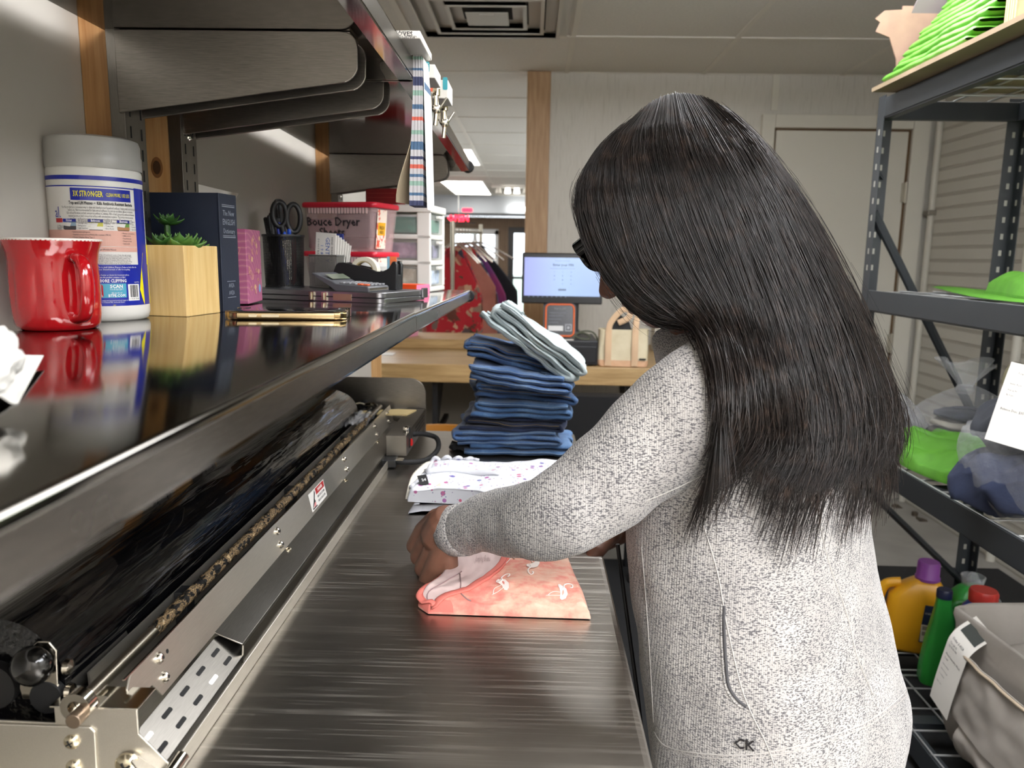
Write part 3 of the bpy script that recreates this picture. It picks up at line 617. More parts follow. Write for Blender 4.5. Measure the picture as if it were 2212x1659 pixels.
# ------------------------------------------------------------------ tissue box
def tissuebox():
    c0 = at(537, 656, 1.222); c0.z = ZS1+.0103; a = math.radians(7); w = .10; h = .118
    t = thing('tissue_box', 'pink leaf patterned tissue box with a white tissue, behind the dictionary', 'box', c0, a)
    q = NT('pink_carton'); v = q.coord((1, 1, 1)); n1 = q.noise(v, 30, 2)
    wv = q.n('ShaderNodeTexWave', wave_type='RINGS'); wv.inputs['Scale'].default_value = 30; wv.inputs['Distortion'].default_value = 5; wv.inputs['Detail'].default_value = 1.5; wv.inputs['Detail Scale'].default_value = .8; q.l(v, wv.inputs['Vector'])
    q.l(q.ramp(wv.outputs['Fac'], [(0, 'b45f86'), (.86, 'bb6a8f'), (.93, 'c98594')]), q.b.inputs['Base Color']); q.set(Roughness=.5)
    T = rotz(c0, a)
    m = MB(T); m.box((-w, 0, 0), (0, w, h)); m.build('carton', q.m, t, smooth=0, bevel=.0012)
    CRE = mat('carton_leaf', 'e6b894', .5); PK2 = mat('carton_magenta', 'a2426f', .5); m = MB(T); rng = random.Random(9)
    for k in range(26):       # printed leaves
        f = rng.random() < .7; x = rng.uniform(.012, w-.012); z = rng.uniform(.012, h-.012); L = rng.uniform(.008, .016); g = rng.uniform(0, PI)
        F = frame((.0004, x, z), (0, 1, 0), (0, 0, 1)) if f else frame((-x, -.0004, z), (1, 0, 0), (0, 0, 1))
        pts = [V((math.cos(g)*L*s+math.sin(g)*L*.3*math.sin(PI*s)*sg, math.sin(g)*L*s-math.cos(g)*L*.3*math.sin(PI*s)*sg, 0)) for sg in (1, -1) for s in ([i/8 for i in range(9)] if sg == 1 else [1-i/8 for i in range(1, 8)])]
        pts = [p for p in pts]
        if any(not(0 < ((x if f else 0)+p.x*(1 if f else 1)) < w) for p in pts) and f: continue
        if k % 4 == 0: m.prism([(p.x, p.y) for p in pts], .0002, 0, F)
        else: m.tube(pts, .00035, 0, 4, loop=True, M=F)
    m.box((.0002, .0, .046), (.0005, w, .0475), 1); m.cyl((.0005, w-.02, .022), (.0007, w-.02, .022), .007, n=16, mi=2)
    m.build('leaf_print', [CRE, PK2, mat('blue_logo', '8fb3e0', .5)], t, smooth=0)
    m = MB(T); tp = V((-w*.72, w*.35, h))
    def sheet(u, v):
        x = (u-.5)*.085*(.35+.65*v); z = .072*v*(1-.25*abs(u-.35)); y = .012*math.sin(u*9+v*2)*v+.006*math.sin(u*17)*v+(.03*(u-.4))*v
        return tp+V((x+.012*v, y, z-.004))
    m.shell(sheet, 26, 14, .0004); m.build('tissue', mat('tissue_paper', 'e9e6df'), t, smooth=180, label='white tissue sheet sticking out of the top')
tissuebox()
# ------------------------------------------------------------------ phone
def phone():
    b = on(744, 691, ZS0+.001); L = .14; x = V((math.cos(.14), math.sin(.14), 0)); a = b-x*L; y = V((-x.y, x.x, 0))
    t = thing('phone', 'gold framed phone in a clear case lying flat on the steel shelf', 'phone', (a+b)/2+y*.037)
    T = frame(a+x*(L/2)+y*.037+V((0, 0, .0006-.001)), x, y); m = MB(T); R = rrect(L, .074, .011, 6)
    def ring(s, z): return [(px*(1-s/L*2), py*(1-s/.074*2), z) for px, py in R]
    m.rings([ring(.0012, 0), ring(.0002, .001), ring(0, .003), ring(0, .0072), ring(.0004, .0088), ring(.0014, .0094)], 0); m.build('metal_frame', mat('gold_metal', 'b8a27c', .22, 1), t, smooth=50)
    MB(T).rings([ring(.002, .0093), ring(.002, .0099), ring(.003, .0102)]).build('screen', mat('phone_glass', '0a0a0c', .05), t, smooth=50)
    for x0, x1 in ((-.036, -.026), (-.021, .0005)):
        x0 -= .008; x1 -= .008
        MB(T).rings([[(px+(x0+x1)/2, -.0371-dz, .005+py) for px, py in rrect(x1-x0, .0034, .0016, 4)] for dz in (0, .0009)]).build('side_button', BRASSY, t, smooth=40)
    q = NT('clear_case'); q.set(**{'Base Color': lin('e8e2d2'), 'Roughness': .08, 'Transmission Weight': 1, 'IOR': 1.2})
    for sx in (-1, 1):
        for sy in (-1, 1):
            m = MB(T); m.rings([[(px+sx*(L/2-.006), py+sy*(.037-.006), z) for px, py in rrect(.0165, .0165, .007, 5)] for z in (.0002, .0104)]); m.build('case_corner', q.m, t, smooth=40)
phone()
# ------------------------------------------------------------------ metal clipboard box under the pens and the calculator
ALU = steel('brushed_aluminium', 'a9a9ad', .34, stretch=(2, 40, 40), bump=.03, col2='9a9a9f')
A0 = on(826, 655, ZS1+.0085); aa = math.radians(-20); zc = ZS1+.0075
def clipboard():
    t = thing('clipboard_box', 'flat brushed aluminium clipboard box under the calculator and pen cup', 'clipboard', (A0.x, A0.y, zc), aa)
    T = rotz((A0.x, A0.y, zc), aa); L, W, h = .30, .165, .0185
    def slab(z0, z1, r=.014): 
        R = [(x-L/2, y+W/2) for x, y in rrect(L, W, r, 6)]; return [[(x, y, z) for x, y in R] for z in (z0, z1)]
    MB(T).rings(slab(0, h*.45)).build('lower_tray', ALU, t, smooth=40, bevel=.0008)
    MB(T).rings(slab(h*.5, h)).build('lid', ALU, t, smooth=40, bevel=.0008)
    MB(T).rings(slab(h*.44, h*.51, .012)).build('seam_gap', BLACKR, t, smooth=0)
    for x in (-.145, -.118):
        m = MB(T); m.box((x-.005, -.003, .002), (x+.005, .0, h-.002)); m.cyl((x, -.003, .003), (x, -.003, h-.003), .0028, n=10); m.build('hinge', BRASSY, t, smooth=40)
    MB(T).box((-.1, -.0012, .003), (-.062, 0, h-.004)).build('label_strip', mat('tarnished_label', 'bca98a', .3, .8), t, smooth=0)
    m = MB(T); m.box((.0, W*.86, .004), (.004, W*.98, h+.004)); m.build('latch', ALU, t, smooth=0, bevel=.001)
    return T, h
CT, CH = clipboard()
def ct(x, y, z=0): return CT @ V((x, y, CH+z))
# ------------------------------------------------------------------ pen cup
def meshmat(name, col, sx, sy, th, metal=.6, rough=.4, kind='ring', R=.03):
    q = NT(name); tc = q.n('ShaderNodeTexCoord'); mp = q.n('ShaderNodeMapping'); q.l(tc.outputs['UV'], mp.inputs['Vector']); mp.inputs['Scale'].default_value = (sx, sy, 1)
    sp = q.n('ShaderNodeSeparateXYZ'); q.l(mp.outputs[0], sp.inputs[0]); outs = []
    for ax in ('X', 'Y'):
        f = q.n('ShaderNodeMath', operation='FRACT'); q.l(sp.outputs[ax], f.inputs[0]); g = q.n('ShaderNodeMath', operation='LESS_THAN'); g.inputs[1].default_value = th; q.l(f.outputs[0], g.inputs[0]); outs.append(g.outputs[0])
    mx = q.n('ShaderNodeMath', operation='MAXIMUM'); q.l(outs[0], mx.inputs[0]); q.l(outs[1], mx.inputs[1]); q.l(mx.outputs[0], q.b.inputs['Alpha'])
    q.set(**{'Base Color': lin(col), 'Metallic': metal, 'Roughness': rough}); return q.m
def add_uv(o, n, k, w=1, h=1):   # uv for a lathe/ring grid built first in the mesh
    uv = o.data.uv_layers.new(name='UV'); 
    for p in o.data.polygons:
        for li, vi in zip(p.loop_indices, p.vertices):
            i, j = divmod(vi, n); uv.data[li].uv = (j/n*w, i/max(1, k-1)*h)
        us = [uv.data[li].uv[0] for li in p.loop_indices]
        if max(us)-min(us) > .5*w:
            for li in p.loop_indices:
                if uv.data[li].uv[0] < .25*w: uv.data[li].uv[0] += w
PCUP = meshmat('black_wire_mesh', '141415', 70, 34, .55, .5, .45)
def pencup():
    b = ct(-.262, .075); t = thing('pen_cup', 'round black wire mesh cup full of pens and scissors', 'cup', b)
    T = Matrix.Translation(b); r, h = .0385, .098
    m = MB(T); m.lathe([(r*.93, .002), (r*.95, h*.25), (r*.97, h*.5), (r*.985, h*.75), (r, h)], 0, 48, cap=False); o = m.build('mesh_wall', PCUP, t, smooth=80); add_uv(o, 48, 5)
    m = MB(T); m.lathe([(r-.001, h-.002), (r+.0012, h-.002), (r+.0016, h), (r+.0012, h+.0022), (r-.001, h+.0022)], 0, 40); m.build('rim', BLACKP, t, smooth=60)
    MB(T).lathe([(0, 0), (r*.95, 0), (r*.95, .003), (0, .003)], 0, 40, cap=False).build('base', BLACKP, t)
    # scissors
    sc = thing('scissors', 'black handled scissors standing in the wire mesh pen cup', 'scissors', b+V((.012, -.008, .03)))
    o = b+V((.010, -.010, .1)); X = V((.95, .3, 0)).normalized(); Z = V((.05, -.02, 1)).normalized(); F = frame(o, X, Z)
    for s, cx, cz, rx, rz_ in ((-1, -.012, .038, .0125, .023), (1, .0135, .031, .0125, .026)):
        m = MB(F); m.tube([(cx+rx*math.cos(a), cz+rz_*math.sin(a), 0) for a in [k*PI/14 for k in range(28)]], .0052, 0, 10, loop=True, flat=1, up=(0, 0, 1)); m.tube([(cx*.7, cz-rz_, 0), (cx*.3, -.01, 0)], [.006, .005], 0, 8); m.build('handle', BLACKP, sc, smooth=60)
        MB(F).box((-.008 if s < 0 else .0, -.085, -.0012), (0 if s < 0 else .008, -.01, .0012)).build('blade', CHROME, sc, smooth=0)
        m = MB(F); m.sphere((cx*.35, -.002+.006*(s > 0), .003), .0055, 0, 12, 8, sc=(.8, 1.6, .7)); m.build('blue_grip', mat('blue_grip', '1d4fc4', .4), sc)
    rng = random.Random(11)
    def pen(dx, dy, lean, L, r, mt, cap, label):
        p0 = b+V((dx*.5, dy*.5, .004)); d = V((lean[0], lean[1], 1)).normalized(); p = thing('pen', label, 'pen', p0, 0, 'pens in the mesh cup')
        MB().tube([p0, p0+d*.006, p0+d*(L*.7)], [r*.3, r, r], 0, 10).build('barrel', mt, p); MB().tube([p0+d*(L*.7), p0+d*(L*.985), p0+d*L], [r*1.08, r*1.05, r*.6], 0, 10).build('cap', cap, p)
        MB().tube([p0+d*(L*.78)+V((0, -r*1.4, 0)), p0+d*(L*.97)+V((0, -r*1.4, 0))], r*.25, 0, 6).build('clip', cap, p)
    BLP = mat('blue_pen', '2a3fae', .35); RDP = mat('red_pen', '9b3427', .4); DKP = mat('dark_pen', '202124', .35)
    for a in ((-.022, -.012, (-.16, .02), .13, .0048, DKP, BLACKP, 'black pen leaning left in the mesh cup, the leftmost'), (-.012, -.02, (-.1, -.05), .133, .0052, DKP, BLACKP, 'thick dark pen beside the leftmost pen in the mesh cup'), (.0, -.02, (-.05, .02), .128, .0045, DKP, DKP, 'dark pen in the middle of the mesh cup in front of the scissors'),
              (.016, -.022, (-.12, .02), .12, .005, BLP, BLP, 'blue pen low in the mesh cup'), (.03, .01, (.02, .03), .10, .0055, RDP, RDP, 'reddish brown marker at the right side of the mesh cup'), (-.02, .02, (-.14, .08), .14, .0045, DKP, BLACKP, 'black pen at the back left of the mesh cup'), (-.005, .03, (-.08, .06), .165, .0075, BLACKP, BLACKP, 'tall black handled tool behind the scissors in the cup')): pen(*a)
pencup()
# ------------------------------------------------------------------ card holder
SILM = mat('silver_wire', 'a9a9a6', .35, .9)
def cardholder():
    b = ct(-.187, .118); a = aa+.05; t = thing('card_holder', 'silver wire basket beside the black pen cup holding printed cards', 'basket', b, a)
    T = rotz(b, a); w, d, h = .06, .05, .062
    m = MB(T)
    for s in range(28):
        x = -w/2+w*s/27; m.box((x-.0005, -d/2, .002), (x+.0005, -d/2+.001, h)); m.box((x-.0005, d/2-.001, .002), (x+.0005, d/2, h))
    for s in range(16):
        y = -d/2+d*s/15; m.box((-w/2, y-.0005, .002), (-w/2+.001, y+.0005, h)); m.box((w/2-.001, y-.0005, .002), (w/2, y+.0005, h))
    o = m.build('wire_wall', SILM, t, smooth=0)
    for z in (.002, h): MB(T).tube([(-w/2, -d/2, z), (w/2, -d/2, z), (w/2, d/2, z), (-w/2, d/2, z)], .0018, 0, 8, loop=True).build('rim', SILM, t)
    MB(T).box((-w/2, -d/2, 0), (w/2, d/2, .0025)).build('base', SILM, t, smooth=0)
    BLT = mat('blue_text', '2e5fb0', .6); rng = random.Random(2)
    for k in range(7):
        tl = -.05+.035*k; F = T @ Matrix.Translation((-.0035+.001*k, -.016+.0048*k, .003)) @ Matrix.Rotation(.06+.022*k, 4, 'Y') @ Matrix.Rotation(0, 4, 'X')
        c = thing('folded_card', ('white printed card standing first in the silver basket', 'second white printed card in the silver basket', 'third white printed card in the silver basket', 'middle white printed card in the silver basket', 'fifth white printed card in the silver basket', 'sixth white printed card in the silver basket', 'rearmost printed card leaning right in the silver basket')[k], 'card', F.translation, 0, 'printed cards in the silver basket')
        MB(F).box((-.022, 0, 0), (.022, .0012, .102-.003*k)).build('card_stock', PAPER, c, smooth=0)
        m = MB(F); G = frame((0, -.0002, .07), (0, 0, -1), (1, 0, 0))
        for s, y, sz, mi in (('GENTLY', .004, .013, 0), ('1 9 8', -.008, .009, 0), ('HAND WASH ONLY', .014, .0055, 1), ('DO NOT BLEACH', -.016, .005, 1)): m.text(s, sz, G @ Matrix.Translation((0, y, 0)), mi, .0001)
        m.build('card_print', [BLT, INK], c, smooth=0)
    MB(T).box((-.022, .0195, .003), (.018, .0225, .104)).build('divider_card', mat('navy_card', '22347e', .5), t, smooth=0)
cardholder()
# ------------------------------------------------------------------ calculator and tape dispenser
def calculator():
    o = ct(-.03, .004); a = aa+math.radians(2); t = thing('calculator', 'dark grey desk calculator with tilted screen lying on the aluminium box', 'calculator', o, a); T = rotz(o, a) @ Matrix.Diagonal((.74, .74, .8, 1))
    G = mat('calc_grey', '55565a', .45); L, W = .135, .10
    side = [(0, 0), (0, .010), (-.004, .013), (-.09, .017), (-.098, .022), (-L-.018, .040), (-L-.022, .037), (-.10, .006), (-.09, 0)]
    m = MB(T); m.prism(side, W, 0, Matrix(((1, 0, 0, 0), (0, 0, 1, 0), (0, 1, 0, 0), (0, 0, 0, 1)))); m.build('case', G, t, smooth=30, bevel=.0015)
    MB(T).box((-.0005, .004, .003), (.0012, W-.004, .009)).build('chrome_edge', CHROME, t, smooth=0, bevel=.0004)
    for i in range(5):
        for j in range(5):
            x = -.012-.0165*i; z = .0136+.0008*i
            MB(T).box((x-.0065, .008+j*.018, z), (x+.0055, .020+j*.018, z+.004)).build('key', mat('orange_key', 'd9633a', .5) if (i < 2 and j == 0) else mat('grey_key', '8a8b8e', .5), t, smooth=0, bevel=.001)
    m = MB(T @ Matrix.Translation((-.103, .01, .0262)) @ Matrix.Rotation(.42, 4, 'Y')); m.box((-.024, 0, 0), (0, .08, .001)); m.build('display', mat('lcd', '6f7767', .2), t, smooth=0)
calculator()
def tapedisp():
    o = ct(-.032, .105); a = aa+math.radians(12); t = thing('tape_dispenser', 'black tape dispenser with a white tape roll behind the calculator', 'dispenser', o, a); T = rotz(o, a) @ Matrix.Diagonal((.8, .8, .95, 1))
    side = [(0, 0), (-.165, 0), (-.168, .006), (-.15, .046), (-.143, .052), (-.13, .0525), (-.07, .042), (-.05, .036), (-.035, .036), (-.02, .042), (-.010, .056), (-.003, .056), (.002, .05)]
    m = MB(T)
    for y0, y1 in ((0, .012), (.036, .048)): m.prism(side, y1-y0, 0, Matrix(((1, 0, 0, 0), (0, 0, 1, y0), (0, 1, 0, 0), (0, 0, 0, 1))))
    m.prism([(0, 0), (-.165, 0), (-.165, .02), (-.05, .02), (-.01, .03), (0, .03)], .024, 0, Matrix(((1, 0, 0, 0), (0, 0, 1, .012), (0, 1, 0, 0), (0, 0, 0, 1))))
    m.build('housing', BLACKP, t, smooth=30, bevel=.002)
    r = thing('tape_roll', 'white roll of tape in the black dispenser', 'tape', o)
    R = frame(T @ V((-.085, .014, .036)), T.to_3x3() @ V((1, 0, 0)), T.to_3x3() @ V((0, 0, 1)))
    MB(R).rings([[(rr*math.cos(2*PI*j/36), rr*math.sin(2*PI*j/36), z) for j in range(36)] for rr, z in ((.0265, 0), (.0265, -.019), (.019, -.019), (.019, 0))], loop=True).build('tape', mat('tape_cream', 'e4dfcb', .3), r)
    MB(R).rings([[(rr*math.cos(2*PI*j/36), rr*math.sin(2*PI*j/36), z) for j in range(36)] for rr, z in ((.019, -.001), (.019, -.018), (.0165, -.018), (.0165, -.001))], loop=True).build('core', mat('tape_core', 'b9a77a', .6), r)
    MB(T).box((-.004, .013, .056), (.004, .035, .0575)).build('cutter', CHROME, t, smooth=0)
tapedisp()
def tinybits():
    # small two tone box, white spool, orange box
    o = V((-.276, 1.66, ZS1+.004)); t = thing('orange_box', 'flat orange and pink box on the shelf before the white drawers', 'box', o, math.radians(-14)); T = rotz(o, math.radians(-14))
    MB(T).box((-.055, 0, 0), (.03, .07, .024)).build('carton', mat('orange_card', 'f2531b', .5), t, smooth=0, bevel=.001)
    m = MB(T); m.box((.0302, .0, .0), (.0306, .075, .024), 0); m.box((-.055, .0, .0242), (.03, .03, .0246), 1); F = frame((-.01, -.0003, .013), (1, 0, 0), (0, 0, 1)); m.text('fast', .014, F, 2, .0001); m.build('carton_print', [mat('pink_card', 'e77aa0', .5), mat('orange_card', 'f2531b'), mat('violet_print', '7a3d8e', .6)], t, smooth=0)
    o = ct(-.135, .192); t = thing('white_spool', 'small white plastic tub behind the tape dispenser', 'tub', o); MB(Matrix.Translation(o)).lathe([(0, 0), (.026, 0), (.027, .03), (.033, .034), (.033, .042), (.02, .05), (0, .05)], 0, 28, cap=False).build('tub_body', mat('tub_white', 'd0cfca', .4), t)
    o = ct(-.075, .155); t = thing('sticky_flags', 'orange and blue sticky flags standing behind the tape roll', 'flags', o)
    MB(Matrix.Translation(o)).box((0, 0, 0), (.012, .004, .062)).build('orange_flag', mat('flag_orange', 'e8743a', .6), t, smooth=0); MB(Matrix.Translation(o)).box((-.006, .001, 0), (-.0005, .004, .062)).build('blue_flag', mat('flag_blue', '8ab6cc', .6), t, smooth=0)
    o = ct(-.15, .145); t = thing('yellow_clip', 'small yellow clip beside the silver basket', 'clip', o); MB(Matrix.Translation(o)).prism([(-.008, 0), (.008, 0), (.003, .014), (-.003, .014)], .008, 0, Matrix(((1, 0, 0, 0), (0, 0, -1, 0), (0, 1, 0, 0), (0, 0, 0, 1)))).build('clip_body', mat('yellow_clip', 'c9b82a', .5), t, smooth=0)
tinybits()
# ------------------------------------------------------------------ dryer sheet bins
q = NT('clear_bin'); q.set(**{'Base Color': lin('e6c3c2'), 'Roughness': .12, 'Alpha': .3}); BINM = q.m
REDLID = mat('red_lid', 'd32138', .35)
def bin_(o, a, w, d, h, label, words, contents):
    t = thing('storage_bin', label, 'bin', o, a, 'clear bins with red lids'); T = rotz(o, a)
    def R(s, z): return [(x*s-w/2, y*s+d/2, z) for x, y in rrect(w, d, .012, 4)]
    m = MB(T); m.rings([R(.86, 0), R(.97, h-.012), R(.93, h-.012), R(.83, .002)], cap=False); m.add([(p[0], p[1], .001) for p in R(.86, 0)], [tuple(range(24))], 0); m.build('bin_body', BINM, t, smooth=40)
    m = MB(T); m.rings([R(1.0, h-.011), R(1.015, h-.009), R(1.015, h-.003), R(.99, h), R(.94, h)]); m.build('lid', REDLID, t, smooth=40, label='red snap lid')
    m = MB(T)
    for k in range(20): x = -w+.02+k*(w-.04)/19; m.box((x-.0018, .0008, h-.024), (x+.0018, .0045, h-.012))
    m.build('rib_row', mat('bin_rib', 'e9c9c8', .3), t, smooth=0)
    m = MB(T)
    tw = math.atan2(.055*d+.0, h)
    for s, x, z, sz in words: m.text(s, sz, frame((-w/2+x, d/2*(1-(.86+.11*z/(h-.012)))-.0016, z), (1, 0, 0), (0, -.055*d/h, 1)), 0, .0001, sx=.95, font_w=.0004)
    m.build('marker_writing', INK, t, smooth=0)
    for c0, c1, mt, nm in contents:
        MB(T).box(c0, c1).build(nm, mt, t, smooth=0, bevel=.006)
    m = MB(T); F = frame((-.005, d*.33, h*.46), (0, 1, 0), (.08, 0, 1)); m.box((-.022, -h*.4, 0), (.022, h*.4, .0004), 0, F); m.box((-.017, -h*.12, .0004), (.017, h*.14, .0008), 1, F)
    rng = random.Random(4)
    for k in range(10): m.cyl(F @ V((rng.uniform(-.018, .018), rng.choice((-1, 1))*rng.uniform(h*.2, h*.38), .0003)), F @ V((0, 0, .0003)) + F.to_3x3() @ V((0, 0, .0004)), .004, n=8, mi=2) if False else m.box((lambda x, y: (x, y, .0004))(rng.uniform(-.018, .012), rng.uniform(-h*.38, h*.34)), (0, 0, .0006), 2, F) if False else None
    m.text('FRESH', .011, F @ Matrix.Translation((0, h*.03, .001)), 3, .0001, sx=.8); m.text('KIDS', .009, F @ Matrix.Translation((0, -h*.06, .001)), 3, .0001, sx=.9)
    m.build('yellow_sticker', [mat('sticker_white', 'f0e0d0', .5, col2='d8573f', nscale=60, contrast=(.55, .6)), mat('sticker_yellow', 'f0b92e', .5, col2='e8a81e', nscale=50), REDLID, INK], t, smooth=0)
DK = mat('bin_dark_goods', '3b4048', .8, col2='565a62', nscale=30); MAU = mat('bin_mauve_goods', '8d6a74', .8, col2='76535e', nscale=25)
bo = on(817, 612, ZS1+.003); bo = V((-.336, 1.655, ZS1+.0045)); bA = math.radians(-16)
bin_(bo, bA, .178, .125, .092, 'lower clear bin with a red lid, beneath another bin', (('Black', .03, .06, .026), ), (((-.165, .02, .004), (-.02, .10, .06), MAU, 'mauve_contents'),))
bin_(bo+V((0, .0, .0925)), bA, .178, .125, .104, 'upper clear bin with a red lid, marked for dryer sheets', (('Bouce Dryer', -.012, .062, .026), ('Sheets', -.016, .040, .025), ('mesh', -.02, .018, .014)), (((-.10, .014, .03), (-.012, .10, .085), DK, 'dark_contents'), ((-.175, .02, .004), (-.105, .10, .07), MAU, 'mauve_contents'), ((-.10, .022, .004), (-.025, .10, .03), mat('bin_navy', '20262f', .7), 'navy_contents')))
# ------------------------------------------------------------------ drawer tower
def tower():
    o = V((-.247, 1.878, ZS1+.0025)); a = math.radians(-8); w, d, h = .21, .14, .208
    t = thing('drawer_tower', 'white plastic drawer tower with three clear drawers on the shelf', 'drawers', o, a); T = rotz(o, a)
    m = MB(T); e = .016
    m.box((-w, 0, 0), (0, d, .012)); m.box((-w-.003, -.003, h-.018), (.003, d+.003, h))
    for z in (.07, .132): m.box((-w, 0, z-.006), (0, d, z+.006))
    for x0, x1 in ((-w, -w+.012), (-.034, 0)): m.box((x0, 0, .012), (x1, .012, h-.018)); m.box((x0, d-.016, .012), (x1, d, h-.018))
    m.build('frame', mat('white_frame_plastic', 'e6e3db', .4), t, smooth=0, bevel=.003)
    q = NT('clear_drawer'); q.set(**{'Base Color': lin('dfe6e2'), 'Roughness': .15, 'Alpha': .24})
    for k, (z0, z1, mt, lb) in enumerate(((.013, .063, mat('tan_goods', '9b8163', .8, col2='d0bfa6', nscale=40), 'bottom'), (.077, .125, mat('plum_goods', '7c4a6a', .7, col2='b3819d', nscale=40), 'middle'), (.139, .186, mat('green_goods', '2f6b55', .6, col2='3f8068', nscale=30), 'top'))):
        dr = MB(T).box((-w+.013, .003, z0), (-.001, d-.018, z1)).build('drawer', q.m, t, smooth=0, bevel=.002)
        MB(T).box((-w+.02, .008, z0+.003), (-.036, d-.03, z1-.006)).build('drawer_contents', mt, dr, smooth=0, bevel=.008)
        MB(T).box((-.012, .03, z0+.004), (-.004, d-.04, z1-.012)).build('side_goods', (mat('blue_goods', '8fa9d0', .6, col2='d8dfe8', nscale=60), mat('lilac_goods', '8c84a8', .6, col2='2f2f38', nscale=50), mat('green_goods', '2f6b55'))[k], dr, smooth=0, bevel=.004)
        MB(T).box((0, d*.35, z1-.01), (.01, d*.65, z1-.002)).build('drawer_pull', WHITEP, dr, smooth=0, bevel=.002)
    # red box on top
    o2 = T @ V((-.172, .03, h)); t2 = thing('red_box', 'dark red carton standing on top of the white drawer tower', 'box', o2, a-.03); T2 = rotz(o2, a-.03)
    MB(T2).box((0, 0, 0), (.082, .06, .04)).build('carton', mat('dark_red_card', '8e1418', .5, col2='7d1013', nscale=8), t2, smooth=0, bevel=.001)
    m = MB(T2); F = frame((.041, -.0003, .02), (1, 0, 0), (0, 0, 1))
    for z in (.008, -.002): m.box((-.036, z, 0), (.034, z+.001, .0002), 0, F)
    m.text('HEAVY DUTY', .006, F @ Matrix.Translation((-.012, -.012, 0)), 0, .0001); m.build('carton_print', mat('dim_red_print', 'b0453a', .6), t2, smooth=0)
    o3 = T @ V((-.03, .1, h)); t3 = thing('small_knob', 'small white topped bottle standing on the white drawer tower', 'bottle', o3); MB(Matrix.Translation(o3)).lathe([(0, 0), (.008, 0), (.008, .016), (0, .016)], 0, 14, cap=False).build('bottle_body', mat('dark_green_bottle', '3c4638', .4), t3); MB(Matrix.Translation(o3)).lathe([(0, .016), (.009, .016), (.009, .02), (0, .02)], 0, 14, cap=False).build('bottle_cap', WHITEP, t3)
tower()
